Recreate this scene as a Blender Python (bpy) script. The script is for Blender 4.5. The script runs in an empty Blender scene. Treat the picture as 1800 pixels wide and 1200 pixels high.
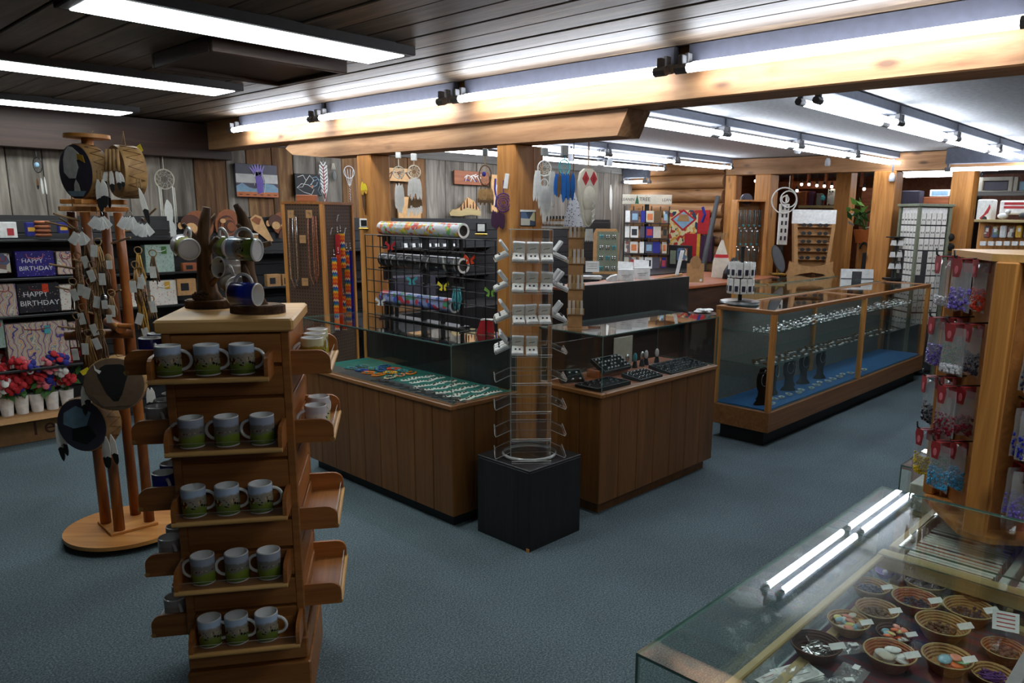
import bpy, math, random
from mathutils import Vector, Matrix
R = math.radians
PI = math.pi
scene = bpy.context.scene
COL = scene.collection
random.seed(7)

# ------------------------------------------------------------------ camera, world, exposure
FPX, CX, CY, CAM_H = 1340.2, 987.0, 652.6, 1.72
_pi, _ro, _ya = R(11.61), R(.821), R(42.14)
FW = Vector((math.cos(_ya)*math.cos(_pi), math.sin(_ya)*math.cos(_pi), -math.sin(_pi)))
RT0 = Vector((math.sin(_ya), -math.cos(_ya), 0))
UP0 = RT0.cross(FW)
RT = RT0*math.cos(_ro) + UP0*math.sin(_ro)
UP = -RT0*math.sin(_ro) + UP0*math.cos(_ro)
EYE = Vector((0, 0, CAM_H))
FACE = _ya - PI/2                      # turn about z that sets a thing's back to the room and its front to the aisle
cd = bpy.data.cameras.new('camera')
cam = bpy.data.objects.new('camera', cd)
COL.objects.link(cam)
cam.matrix_world = Matrix(((RT.x, UP.x, -FW.x, 0), (RT.y, UP.y, -FW.y, 0), (RT.z, UP.z, -FW.z, CAM_H), (0, 0, 0, 1)))
cd.sensor_width = 36
cd.lens = FPX/1800*36
cd.shift_x = (900-CX)/1800
cd.shift_y = (CY-600)/1800
cd.clip_start = .02
scene.camera = cam
w = bpy.data.worlds.new('world')
scene.world = w
w.use_nodes = True
w.node_tree.nodes['Background'].inputs[0].default_value = (.02, .022, .026, 1)
w.node_tree.nodes['Background'].inputs[1].default_value = 1.0
scene.view_settings.view_transform = 'Standard'
scene.view_settings.look = 'None'
scene.view_settings.gamma = 1
scene.view_settings.use_curve_mapping = False
scene.view_settings.exposure = 0.45
TUBE_E, TROFFER_E = 14.0, 10.0
scene.cycles.max_bounces = 10
scene.cycles.transparent_max_bounces = 40
scene.cycles.use_denoising = True
scene.cycles.caustics_reflective = False
scene.cycles.caustics_refractive = False

# ------------------------------------------------------------------ finding points
def ray(px, py): return RT*((px-CX)/FPX) - UP*((py-CY)/FPX) + FW
def at(px, py, x=None, y=None, z=None):
    d = ray(px, py)
    t = x/d.x if x is not None else y/d.y if y is not None else (z-CAM_H)/d.z
    return EYE + d*t
def atp(px, py, p0, n):
    d = ray(px, py)
    n = Vector(n)
    return EYE + d*((Vector(p0)-EYE).dot(n)/d.dot(n))
def fa(px, py, x, y):                  # point on the upright sheet through (x, y) that faces the aisle
    return atp(px, py, (x, y, 0), (FW.x, FW.y, 0))
def mpp(p): return (Vector(p)-EYE).dot(FW)/FPX      # metres that one pixel spans there

# ------------------------------------------------------------------ mesh builder
class MB:
    def __init__(s): s.v, s.f, s.m = [], [], []
    def add(s, vs, fs, mi=0, T=None):
        o = len(s.v)
        s.v += [tuple(T @ Vector(v)) if T is not None else tuple(v) for v in vs]
        s.f += [tuple(i+o for i in f) for f in fs]
        s.m += [mi]*len(fs)
        return s
    def box(s, x0, x1, y0, y1, z0, z1, mi=0, T=None, mside=None):
        vs = [(x, y, z) for z in (z0, z1) for y in (y0, y1) for x in (x0, x1)]
        s.add(vs, [(0, 2, 3, 1), (4, 5, 7, 6), (0, 1, 5, 4), (2, 6, 7, 3), (0, 4, 6, 2), (1, 3, 7, 5)], mi, T)
        return s
    def bbox(s, x0, x1, y0, y1, z0, z1, b=.004, mi=0, T=None):      # box with chamfered upright and flat edges
        pts = []
        for z, i in ((z0, b), (z0+b, 0), (z1-b, 0), (z1, b)):
            X0, X1, Y0, Y1 = x0+i, x1-i, y0+i, y1-i
            pts += [(X0+b, Y0, z), (X1-b, Y0, z), (X1, Y0+b, z), (X1, Y1-b, z), (X1-b, Y1, z), (X0+b, Y1, z), (X0, Y1-b, z), (X0, Y0+b, z)]
        fs = [tuple(range(7, -1, -1)), tuple(range(24, 32))]
        for r in range(3):
            for k in range(8):
                a, c = r*8+k, r*8+(k+1) % 8
                fs.append((a, c, c+8, a+8))
        return s.add(pts, fs, mi, T)
    def cyl(s, p0, p1, r0, r1=None, n=10, caps=True, mi=0, T=None):
        r1 = r0 if r1 is None else r1
        p0, p1 = Vector(p0), Vector(p1)
        d = (p1-p0).normalized()
        a = d.orthogonal().normalized()
        b = d.cross(a)
        vs = []
        for p, r in ((p0, r0), (p1, r1)):
            vs += [p + a*(r*math.cos(2*PI*k/n)) + b*(r*math.sin(2*PI*k/n)) for k in range(n)]
        fs = [(k, (k+1) % n, n+(k+1) % n, n+k) for k in range(n)]
        if caps: fs += [tuple(range(n-1, -1, -1)), tuple(range(n, 2*n))]
        return s.add(vs, fs, mi, T)
    def tube(s, pts, r, n=6, closed=False, mi=0, T=None):
        pts = [Vector(p) for p in pts]
        N = len(pts)
        rr = r if isinstance(r, (list, tuple)) else [r]*N
        vs, prev = [], None
        for i, p in enumerate(pts):
            q0 = pts[(i-1) % N] if (closed or i) else p
            q1 = pts[(i+1) % N] if (closed or i < N-1) else p
            d = (q1-q0)
            d = d.normalized() if d.length > 1e-9 else Vector((0, 0, 1))
            a = d.orthogonal().normalized() if prev is None else (prev - d*prev.dot(d))
            a = a.normalized() if a.length > 1e-6 else d.orthogonal().normalized()
            prev = a
            b = d.cross(a)
            vs += [p + a*(rr[i]*math.cos(2*PI*k/n)) + b*(rr[i]*math.sin(2*PI*k/n)) for k in range(n)]
        fs = []
        for i in range(N if closed else N-1):
            j = (i+1) % N
            fs += [(i*n+k, i*n+(k+1) % n, j*n+(k+1) % n, j*n+k) for k in range(n)]
        if not closed: fs += [tuple(range(n-1, -1, -1)), tuple((N-1)*n+k for k in range(n))]
        return s.add(vs, fs, mi, T)
    def lathe(s, prof, n=20, mi=0, T=None, mis=None):
        vs = [(r*math.cos(2*PI*k/n), r*math.sin(2*PI*k/n), z) for r, z in prof for k in range(n)]
        for i in range(len(prof)-1):
            fs = [(i*n+k, i*n+(k+1) % n, (i+1)*n+(k+1) % n, (i+1)*n+k) for k in range(n)]
            if i == 0:
                o = len(s.v)
                s.add(vs, fs, mis[i] if mis else mi, T)
            else:
                s.f += [tuple(j+o for j in f) for f in fs]
                s.m += [mis[i] if mis else mi]*len(fs)
        return s
    def prism(s, poly, t0, t1, mi=0, T=None, up='y'):    # outline in x-z, thickness along y (or outline x-y, thickness z)
        n = len(poly)
        if up == 'y': vs = [(x, t, z) for t in (t0, t1) for x, z in poly]
        else: vs = [(x, y, t) for t in (t0, t1) for x, y in poly]
        fs = [tuple(range(n)), tuple(range(2*n-1, n-1, -1))] + [(k, n+k, n+(k+1) % n, (k+1) % n) for k in range(n)]
        return s.add(vs, fs, mi, T)
    def ball(s, c, r, nu=10, nv=6, mi=0, T=None):
        r = (r, r, r) if not isinstance(r, (tuple, list)) else r
        prof = [(math.sin(PI*i/nv), -math.cos(PI*i/nv)) for i in range(nv+1)]
        vs = [(c[0]+r[0]*max(a, .02)*math.cos(2*PI*k/nu), c[1]+r[1]*max(a, .02)*math.sin(2*PI*k/nu), c[2]+r[2]*b) for a, b in prof for k in range(nu)]
        fs = [(i*nu+k, i*nu+(k+1) % nu, (i+1)*nu+(k+1) % nu, (i+1)*nu+k) for i in range(nv) for k in range(nu)]
        return s.add(vs, fs, mi, T)
    def build(s, name, mats, parent=None, smooth=False, loc=(0, 0, 0), rot=(0, 0, 0)):
        me = bpy.data.meshes.new(name)
        me.from_pydata(s.v, [], s.f)
        mats = mats if isinstance(mats, (list, tuple)) else [mats]
        for m in mats: me.materials.append(m)
        if len(mats) > 1: me.polygons.foreach_set('material_index', s.m)
        if smooth:
            me.polygons.foreach_set('use_smooth', [True]*len(s.f))
            if smooth == 'a': me.set_sharp_from_angle(angle=R(40))
        me.update()
        return link(name, me, parent, loc, rot)
def link(name, me, parent=None, loc=(0, 0, 0), rot=(0, 0, 0)):
    o = bpy.data.objects.new(name, me)
    COL.objects.link(o)
    o.location = loc
    o.rotation_euler = rot
    if parent: o.parent = parent
    return o
def again(src, parent, loc=None, rot=None):          # another copy of one part
    o = src.copy()
    COL.objects.link(o)
    o.parent = parent
    if loc is not None: o.location = loc
    if rot is not None: o.rotation_euler = rot
    return o
def thing(name, label, cat, loc=(0, 0, 0), rz=0, group=None, rot=None):
    o = bpy.data.objects.new(name, None)
    COL.objects.link(o)
    o.empty_display_size = .05
    o.location = loc
    o.rotation_euler = rot if rot else (0, 0, rz)
    return tag(o, label, cat, group)
def tag(o, label, cat, group=None):
    o['label'] = label
    o['category'] = cat
    if group: o['group'] = group
    return o
def struct(o, kind='structure', label=None):
    o['kind'] = kind
    if label: o['label'] = label
    return o
def dup(root, loc, rz=None, label=None, group=None, rot=None):
    def cp(o, par):
        c = o.copy()
        COL.objects.link(c)
        c.parent = par
        for ch in KIDS.get(o.name, []): cp(ch, c)
        return c
    kids(root)
    c = cp(root, None)
    c.location = loc
    if rot: c.rotation_euler = rot
    elif rz is not None: c.rotation_euler = (0, 0, rz)
    if label: c['label'] = label
    if group: c['group'] = group
    return c
KIDS = {}
def kids(root):
    def walk(o):
        KIDS[o.name] = list(o.children)
        for c in o.children: walk(c)
    if root.name not in KIDS: walk(root)
def TR(loc=(0, 0, 0), rx=0, ry=0, rz=0, s=1):
    return Matrix.Translation(loc) @ Matrix.Rotation(rz, 4, 'Z') @ Matrix.Rotation(ry, 4, 'Y') @ Matrix.Rotation(rx, 4, 'X') @ Matrix.Scale(s, 4)

# ------------------------------------------------------------------ materials
def lin(c):
    return tuple((v/12.92 if v <= .04045 else ((v+.055)/1.055)**2.4) for v in (c[0]/255, c[1]/255, c[2]/255)) + (1,)
class NT:
    def __init__(s, name):
        s.m = bpy.data.materials.new(name)
        s.m.use_nodes = True
        s.t = s.m.node_tree
        s.b = s.t.nodes['Principled BSDF']
        s.out = s.t.nodes['Material Output']
    def n(s, ty, **k):
        nd = s.t.nodes.new(ty)
        for a, v in k.items(): setattr(nd, a, v)
        return nd
    def l(s, a, b): s.t.links.new(a, b)
    def coord(s, scale=(1, 1, 1), rnd=0, src='Object', rot=(0, 0, 0)):
        tc = s.n('ShaderNodeTexCoord')
        mp = s.n('ShaderNodeMapping')
        mp.inputs['Scale'].default_value = scale
        mp.inputs['Rotation'].default_value = rot
        s.l(tc.outputs[src], mp.inputs[0])
        if rnd:
            oi = s.n('ShaderNodeObjectInfo')
            mu = s.n('ShaderNodeMath', operation='MULTIPLY')
            mu.inputs[1].default_value = rnd
            s.l(oi.outputs['Random'], mu.inputs[0])
            ad = s.n('ShaderNodeVectorMath', operation='ADD')
            s.l(mp.outputs[0], ad.inputs[0])
            s.l(mu.outputs[0], ad.inputs[1])
            return ad.outputs[0]
        return mp.outputs[0]
    def noise(s, vec, scale=5, detail=4, rough=.55, dist=0):
        nd = s.n('ShaderNodeTexNoise')
        nd.inputs['Scale'].default_value = scale
        nd.inputs['Detail'].default_value = detail
        nd.inputs['Roughness'].default_value = rough
        nd.inputs['Distortion'].default_value = dist
        s.l(vec, nd.inputs['Vector'])
        return nd
    def ramp(s, fac, stops, mode='LINEAR'):
        nd = s.n('ShaderNodeValToRGB')
        nd.color_ramp.interpolation = mode
        e = nd.color_ramp.elements
        while len(e) < len(stops): e.new(.5)
        for el, (p, c) in zip(e, stops):
            el.position = p
            el.color = c if len(c) == 4 and max(c) <= 1 else lin(c)
        s.l(fac, nd.inputs[0])
        return nd.outputs[0]
    def vary(s, col, amt=.3, sat=0):
        oi = s.n('ShaderNodeObjectInfo')
        mr = s.n('ShaderNodeMapRange')
        mr.inputs[3].default_value = 1-amt
        mr.inputs[4].default_value = 1+amt
        s.l(oi.outputs['Random'], mr.inputs[0])
        hs = s.n('ShaderNodeHueSaturation')
        s.l(mr.outputs[0], hs.inputs['Value'])
        s.l(col, hs.inputs['Color'])
        return hs.outputs[0]
    def bump(s, h, strength=.2, dist=.01):
        b = s.n('ShaderNodeBump')
        b.inputs['Strength'].default_value = strength
        b.inputs['Distance'].default_value = dist
        s.l(h, b.inputs['Height'])
        s.l(b.outputs[0], s.b.inputs['Normal'])
    def base(s, col): s.l(col, s.b.inputs['Base Color'])
def plain(name, c, rough=.5, metal=0, spec=.5, vary=.06, nscale=30):
    t = NT(name)
    t.b.inputs['Roughness'].default_value = rough
    t.b.inputs['Metallic'].default_value = metal
    t.b.inputs['Specular IOR Level'].default_value = spec
    n = t.noise(t.coord(), nscale, 3)
    lo = tuple(max(0, v*(1-vary)) for v in c)
    hi = tuple(min(255, v*(1+vary)) for v in c)
    t.base(t.ramp(n.outputs[0], [(.3, lo), (.7, hi)]))
    return t.m
def wood(name, dark, mid, light, axis='z', rough=.45, var=.18, grain=16, knots=False, bump=.12):
    t = NT(name)
    long_, cross = 1.1, grain
    sc = {'x': (long_, cross, cross), 'y': (cross, long_, cross), 'z': (cross, cross, long_)}[axis]
    v = t.coord(sc, 37)
    n = t.noise(v, 1.0, 6, .62, 1.2)
    col = t.ramp(n.outputs[0], [(.28, dark), (.5, mid), (.72, light)])
    if knots:
        sc2 = {'x': (2.2, 6, 6), 'y': (6, 2.2, 6), 'z': (6, 6, 2.2)}[axis]
        vo = t.n('ShaderNodeTexVoronoi')
        t.l(t.coord(sc2, 11), vo.inputs['Vector'])
        vo.inputs['Scale'].default_value = 1
        k = t.ramp(vo.outputs['Distance'], [(.05, (70, 36, 14)), (.16, (255, 255, 255))])
        mx = t.n('ShaderNodeMix', data_type='RGBA', blend_type='MULTIPLY')
        mx.inputs[0].default_value = .75
        t.l(col, mx.inputs[6])
        t.l(k, mx.inputs[7])
        col = mx.outputs[2]
    t.base(t.vary(col, var))
    t.b.inputs['Roughness'].default_value = rough
    t.bump(n.outputs[0], bump, .006)
    return t.m
def glassy(name, tint=(.93, .97, .95), ior=1.5, rough=0.0, k=1.0, haze=0.0):
    t = NT(name)
    tr = t.n('ShaderNodeBsdfTransparent')
    tr.inputs[0].default_value = tint + (1,)
    gl = t.n('ShaderNodeBsdfGlossy')
    gl.inputs['Roughness'].default_value = rough
    gl.inputs[0].default_value = (k, k, k, 1)
    lw_ = t.n('ShaderNodeLayerWeight')
    lw_.inputs[0].default_value = .5
    pw = t.n('ShaderNodeMath', operation='POWER')
    t.l(lw_.outputs['Facing'], pw.inputs[0]); pw.inputs[1].default_value = 5
    fr = t.n('ShaderNodeMath', operation='MULTIPLY_ADD')
    f0 = ((ior-1)/(ior+1))**2
    t.l(pw.outputs[0], fr.inputs[0]); fr.inputs[1].default_value = 1-f0; fr.inputs[2].default_value = f0
    mx = t.n('ShaderNodeMixShader')
    t.l(fr.outputs[0], mx.inputs[0])
    t.l(tr.outputs[0], mx.inputs[1])
    t.l(gl.outputs[0], mx.inputs[2])
    last = mx.outputs[0]
    if haze:
        df = t.n('ShaderNodeBsdfDiffuse')
        df.inputs[0].default_value = (.8, .82, .82, 1)
        m2 = t.n('ShaderNodeMixShader')
        m2.inputs[0].default_value = haze
        t.l(last, m2.inputs[1])
        t.l(df.outputs[0], m2.inputs[2])
        last = m2.outputs[0]
    t.l(last, t.out.inputs[0])
    return t.m
def emit(name, c, e):
    t = NT(name)
    t.b.inputs['Base Color'].default_value = (.9, .9, .9, 1)
    t.b.inputs['Emission Color'].default_value = c + (1,)
    t.b.inputs['Emission Strength'].default_value = e
    return t.m
def cells(name, cols, scale=30, rough=.5, src='Object', stretch=(1, 1, 1), rnd=20, dots=None):
    t = NT(name)
    vo = t.n('ShaderNodeTexVoronoi')
    vo.inputs['Scale'].default_value = scale
    t.l(t.coord(stretch, rnd, src), vo.inputs['Vector'])
    sp = t.n('ShaderNodeSeparateColor')
    t.l(vo.outputs['Color'], sp.inputs[0])
    n = len(cols)
    col = t.ramp(sp.outputs[0], [(i/n, c) for i, c in enumerate(cols)], 'CONSTANT')
    if dots:
        k = t.ramp(vo.outputs['Distance'], [(0, (255, 255, 255)), (dots[1], (0, 0, 0))], 'CONSTANT')
        mx = t.n('ShaderNodeMix', data_type='RGBA')
        t.l(k, mx.inputs[0])
        mx.inputs[7].default_value = lin(dots[0])
        t.l(col, mx.inputs[6])
        col = mx.outputs[2]
    t.base(col)
    t.b.inputs['Roughness'].default_value = rough
    return t.m

def soft(name, c):                      # thin stuff that lets some light through
    m = plain(name, c, .9)
    t = m.node_tree
    b, o = t.nodes['Principled BSDF'], t.nodes['Material Output']
    tr = t.nodes.new('ShaderNodeBsdfTranslucent')
    tr.inputs[0].default_value = lin(c)
    mx = t.nodes.new('ShaderNodeMixShader')
    mx.inputs[0].default_value = .4
    t.links.new(b.outputs[0], mx.inputs[1])
    t.links.new(tr.outputs[0], mx.inputs[2])
    t.links.new(mx.outputs[0], o.inputs[0])
    return m

M = {}
M['pine'] = wood('golden_pine', (150, 92, 38), (194, 130, 62), (216, 154, 84), 'z', .5, .08, 14, True)
M['pine_y'] = wood('golden_pine_beam', (126, 86, 52), (164, 120, 80), (188, 146, 104), 'y', .6, .06, 14, True)
M['pine_x'] = wood('golden_pine_far_beam', (128, 80, 40), (168, 112, 64), (190, 136, 88), 'x', .55, .06, 14, True)
M['rackwood'] = wood('rack_oak', (126, 78, 36), (152, 96, 46), (170, 112, 58), 'x', .42, .06, 22)
M['rackwood_y'] = wood('rack_oak_deep', (132, 78, 34), (160, 98, 46), (178, 114, 58), 'y', .42, .06, 22)
M['racktop'] = wood('rack_top_maple', (196, 146, 82), (214, 166, 100), (226, 182, 120), 'x', .38, .03, 18)
M['casewood'] = wood('case_panel_wood', (92, 58, 26), (112, 72, 34), (126, 84, 42), 'z', .4, .08, 18)
M['caserail'] = wood('case_rail_wood', (120, 76, 38), (142, 94, 50), (160, 110, 62), 'x', .4, .04, 20)
M['caserail_y'] = wood('case_rail_wood_deep', (120, 76, 38), (142, 94, 50), (160, 110, 62), 'y', .4, .04, 20)
M['palewood'] = wood('pale_case_wood', (150, 128, 82), (176, 154, 104), (192, 172, 124), 'x', .5, .05, 22)
M['palewood_y'] = wood('pale_case_wood_deep', (150, 128, 82), (176, 154, 104), (192, 172, 124), 'y', .5, .05, 22)
M['barn'] = wood('weathered_board', (78, 72, 64), (120, 112, 102), (156, 148, 136), 'z', .85, .3, 12, False, .3)
M['barnwarm'] = wood('weathered_brown_board', (70, 46, 26), (120, 84, 50), (158, 122, 80), 'z', .8, .25, 12, False, .3)
M['barntrim'] = wood('weathered_trim', (96, 92, 88), (126, 122, 118), (150, 146, 140), 'x', .85, .1, 14)
M['ceil'] = wood('dark_ceiling_plank', (50, 38, 28), (84, 68, 52), (120, 102, 82), 'y', .5, .3, 16, False, .3)
M['darkwood'] = wood('dark_header_wood', (38, 21, 11), (54, 31, 18), (68, 42, 26), 'x', .5, .1, 14)
M['log'] = wood('wall_log', (118, 78, 46), (160, 114, 72), (188, 144, 98), 'y', .55, .15, 10, True)
M['logpole'] = wood('charred_pole', (44, 22, 10), (128, 70, 28), (184, 112, 50), 'z', .38, .12, 6, True, .05)
M['plywood'] = wood('plywood_disc', (150, 92, 38), (186, 124, 58), (206, 146, 78), 'x', .45, .03, 10)
M['redwood'] = wood('reddish_shelf_wood', (110, 56, 28), (146, 80, 44), (170, 100, 60), 'x', .5, .1, 14)
M['blackwood'] = wood('black_ash_laminate', (16, 15, 15), (27, 25, 25), (38, 36, 35), 'z', .4, .05, 30)
M['branch'] = wood('bark_branch', (52, 36, 24), (104, 76, 50), (142, 110, 78), 'z', .85, .1, 26, False, .5)
M['bark'] = wood('bark_slice', (38, 26, 18), (72, 50, 34), (98, 72, 50), 'x', .9, .1, 30, False, .6)
M['white'] = plain('white_card', (228, 228, 224), .6)
M['whitecer'] = plain('white_ceramic', (222, 222, 222), .16, 0, .6, .02)
M['beamstrip'] = plain('grey_fixture_strip', (66, 68, 80), .8)
M['housing'] = plain('grey_fixture_enamel', (96, 100, 112), .7)
M['lampwhite'] = plain('white_lamp_enamel', (205, 208, 214), .5)
M['holder'] = plain('lampholder_grey', (96, 96, 98), .5)
M['offwhite'] = plain('white_ceiling_board', (196, 198, 202), .9)
M['black'] = plain('black_paint', (18, 18, 19), .5)
M['blackshelf'] = plain('black_slatwall', (34, 34, 35), .55)
M['wire'] = plain('black_wire', (14, 14, 15), .4)
M['grey'] = plain('grey_paint', (110, 112, 108), .6)
M['steel'] = plain('brushed_steel', (170, 172, 172), .3, 1)
M['silver'] = plain('silver', (205, 205, 205), .22, 1)
M['brass'] = plain('brass', (190, 150, 70), .3, 1)
M['darkgrey'] = plain('dark_grey', (58, 58, 60), .6)
M['teal'] = plain('teal_cloth', (20, 104, 92), .9)
M['bluecloth'] = plain('blue_felt', (24, 92, 150), .95)
M['felt'] = plain('black_velvet', (10, 10, 11), .95, 0, .2)
M['cardboard'] = plain('cardboard', (160, 118, 74), .8)
M['kraft'] = plain('kraft_board', (176, 132, 84), .8)
M['peg'] = None
M['red'] = plain('red_card', (150, 28, 32), .55)
M['redcloth'] = plain('red_petal', (176, 30, 36), .8)
M['pink'] = plain('pink_petal', (214, 110, 118), .8)
M['bluecl'] = plain('blue_petal', (40, 44, 130), .8)
M['leafgreen'] = plain('green_leaf', (56, 104, 40), .7)
M['palegreen'] = plain('pale_green_leaf', (120, 170, 70), .7)
M['feather'] = soft('white_feather', (243, 241, 236))
M['feathergrey'] = soft('brown_feather', (128, 102, 74))
M['featherblack'] = plain('black_feather_tip', (20, 20, 22), .8)
M['featherblue'] = soft('blue_feather', (46, 120, 200))
M['hide'] = wood('rawhide', (104, 74, 40), (158, 120, 72), (186, 150, 100), 'x', .6, .1, 6)
M['leather'] = plain('brown_leather', (96, 66, 40), .7)
M['thong'] = plain('tan_thong', (150, 120, 84), .8)
M['yellow'] = plain('yellow_tag', (226, 206, 40), .6)
M['purple'] = plain('purple_yarn', (88, 50, 116), .8)
M['turq'] = plain('turquoise', (70, 160, 170), .5)
M['cream'] = soft('cream_hide', (228, 222, 206))
M['paper'] = plain('tag_paper', (216, 214, 206), .7)
M['text'] = plain('dark_print', (40, 40, 42), .7)
M['redtext'] = plain('red_print', (176, 50, 54), .7)
M['whitetext'] = plain('white_print', (226, 226, 226), .7)
M['greentext'] = plain('green_print', (30, 92, 60), .7)
M['yellowbead'] = plain('yellow_beads', (214, 186, 24), .3)
M['green'] = plain('green_beads', (24, 120, 52), .3)
M['orange'] = plain('orange_beads', (214, 66, 30), .3)
M['skyblue'] = plain('light_blue_beads', (60, 156, 200), .3)
M['royal'] = plain('blue_beads', (34, 36, 150), .25)
M['violet'] = plain('violet_beads', (120, 100, 190), .25)
M['crimson'] = plain('crimson_beads', (130, 14, 40), .3)
M['clearbead'] = plain('silver_beads', (206, 206, 210), .25)
M['darkbead'] = plain('charcoal_beads', (46, 46, 62), .3)
M['greenbox'] = plain('sage_green_paint', (112, 118, 98), .6)
M['glass'] = glassy('case_glass', (.95, .98, .965))
M['acrylic'] = glassy('clear_acrylic', (.975, .98, .98), 1.49)
M['plastic'] = glassy('clear_bag_plastic', (.93, .93, .93), 1.75, .12, 1.0, .17)
M['edge'] = plain('glass_edge', (96, 128, 118), .25)
M['acredge'] = plain('acrylic_edge', (186, 188, 184), .2)
M['tube'] = emit('fluorescent_tube', (.86, .92, 1.0), TUBE_E)
M['diffuser'] = emit('troffer_diffuser', (.84, .93, .95), TROFFER_E)
M['spot'] = emit('small_spot_lamp', (1, .88, .7), 6)
# carpet
t = NT('blue_carpet')
v = t.coord()
n1 = t.noise(v, 130, 4, .8)
n2 = t.noise(v, 1.3, 4)
c1 = t.ramp(n1.outputs[0], [(.34, (48, 62, 68)), (.5, (86, 104, 110)), (.66, (142, 160, 163))])
c2 = t.ramp(n2.outputs[0], [(.3, (215, 215, 215)), (.7, (255, 255, 255))])
mx = t.n('ShaderNodeMix', data_type='RGBA', blend_type='MULTIPLY')
mx.inputs[0].default_value = 1
t.l(c1, mx.inputs[6]); t.l(c2, mx.inputs[7])
t.base(mx.outputs[2])
t.b.inputs['Roughness'].default_value = .95
t.bump(n1.outputs[0], .5, .004)
M['carpet'] = t.m
# pegboard: dark board with a grid of drilled holes
t = NT('brown_pegboard')
mp = t.coord((40, 40, 40))
fr = t.n('ShaderNodeVectorMath', operation='FRACTION')
t.l(mp, fr.inputs[0])
sb = t.n('ShaderNodeVectorMath', operation='SUBTRACT')
t.l(fr.outputs[0], sb.inputs[0]); sb.inputs[1].default_value = (.5, .5, .5)
ml = t.n('ShaderNodeVectorMath', operation='MULTIPLY')
t.l(sb.outputs[0], ml.inputs[0]); ml.inputs[1].default_value = (1, 0, 1)
ln = t.n('ShaderNodeVectorMath', operation='LENGTH')
t.l(ml.outputs[0], ln.inputs[0])
t.base(t.ramp(ln.outputs['Value'], [(0, (18, 13, 10)), (.17, (18, 13, 10)), (.22, (84, 60, 42))]))
t.b.inputs['Roughness'].default_value = .7
M['peg'] = t.m
# printed mugs
def mugprint(name, low, mid, high, sky, figures=True, band=(.36, .58), fs=55):
    t = NT(name)
    tc = t.n('ShaderNodeTexCoord')
    sp = t.n('ShaderNodeSeparateXYZ')
    t.l(tc.outputs['Object'], sp.inputs[0])
    nz = t.noise(tc.outputs['Object'], 26, 4, .6)
    ad = t.n('ShaderNodeMath', operation='MULTIPLY_ADD')
    t.l(nz.outputs[0], ad.inputs[0]); ad.inputs[1].default_value = .034
    t.l(sp.outputs[2], ad.inputs[2])
    mr = t.n('ShaderNodeMapRange')
    mr.inputs[1].default_value = .012; mr.inputs[2].default_value = .118
    t.l(ad.outputs[0], mr.inputs[0])
    col = t.ramp(mr.outputs[0], [(0, low), (.36, mid), (.46, high), (.66, high), (.72, sky), (1, sky)])
    if figures:
        vo = t.n('ShaderNodeTexVoronoi')
        vo.inputs['Scale'].default_value = 130
        t.l(t.coord((1, 1, .55)), vo.inputs['Vector'])
        a = t.ramp(t.noise(tc.outputs['Object'], fs, 5, .7).outputs[0], [(0, (0, 0, 0)), (.52, (255, 255, 255))], 'CONSTANT')
        b = t.ramp(mr.outputs[0], [(0, (0, 0, 0)), (band[0], (255, 255, 255)), (band[1], (0, 0, 0))], 'CONSTANT')
        c = t.n('ShaderNodeMath', operation='MULTIPLY')
        t.l(a, c.inputs[0]); t.l(b, c.inputs[1])
        m2 = t.n('ShaderNodeMix', data_type='RGBA')
        t.l(c.outputs[0], m2.inputs[0])
        t.l(col, m2.inputs[6])
        hc = t.ramp(vo.outputs['Color'], [(0, (24, 22, 20)), (.4, (90, 40, 22)), (.6, (190, 170, 120)), (.8, (30, 26, 22))], 'CONSTANT')
        t.l(hc, m2.inputs[7])
        col = m2.outputs[2]
    t.base(col)
    t.b.inputs['Roughness'].default_value = .18
    return t.m
M['mug_a'] = mugprint('meadow_riders_print', (70, 92, 30), (112, 128, 52), (150, 140, 128), (176, 194, 220))
M['mug_b'] = mugprint('meadow_print', (72, 98, 30), (120, 138, 50), (120, 116, 112), (150, 158, 176), True, (.47, .53), 120)
M['mug_y'] = mugprint('yellow_grass_print', (150, 150, 30), (190, 180, 50), (150, 130, 40), (214, 210, 170), True)
M['mug_blue'] = mugprint('night_blue_print', (70, 52, 36), (24, 28, 92), (30, 50, 170), (50, 60, 150), False)
M['mug_grey'] = mugprint('grey_wash_print', (110, 104, 92), (140, 130, 118), (160, 156, 150), (170, 170, 172), False)
M['mug_c'] = mugprint('pale_tipi_print', (196, 196, 110), (206, 204, 130), (216, 206, 196), (196, 190, 196), True)
M['stars'] = cells('star_paper', [(34, 26, 110), (40, 30, 124), (34, 26, 110), (44, 36, 130)], 60, .35, dots=((220, 190, 200), .16))
M['darkstars'] = cells('black_party_paper', [(22, 22, 30), (28, 28, 38), (20, 20, 28)], 60, .4, dots=((210, 170, 150), .17))
M['sage'] = cells('sage_baby_paper', [(150, 172, 160), (160, 180, 168), (150, 172, 160)], 55, .5, dots=((96, 110, 90), .2))
M['baby'] = cells('white_baby_paper', [(214, 208, 196), (222, 216, 204)], 55, .5, dots=((206, 132, 110), .24))
t = NT('wavy_paper')
wv = t.n('ShaderNodeTexWave', wave_type='BANDS', bands_direction='X')
wv.inputs['Scale'].default_value = 7; wv.inputs['Distortion'].default_value = 9; wv.inputs['Detail'].default_value = 1.2; wv.inputs['Detail Scale'].default_value = 2
t.l(t.coord((1, 1, 1), 9), wv.inputs['Vector'])
t.base(t.ramp(wv.outputs[0], [(0, (60, 50, 130)), (.16, (210, 196, 176)), (.3, (190, 70, 50)), (.42, (214, 200, 180)), (.56, (206, 140, 50)), (.7, (216, 204, 184)), (.84, (90, 120, 130)), (1, (214, 200, 180))]))
t.b.inputs['Roughness'].default_value = .4
M['wavy'] = t.m
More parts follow.
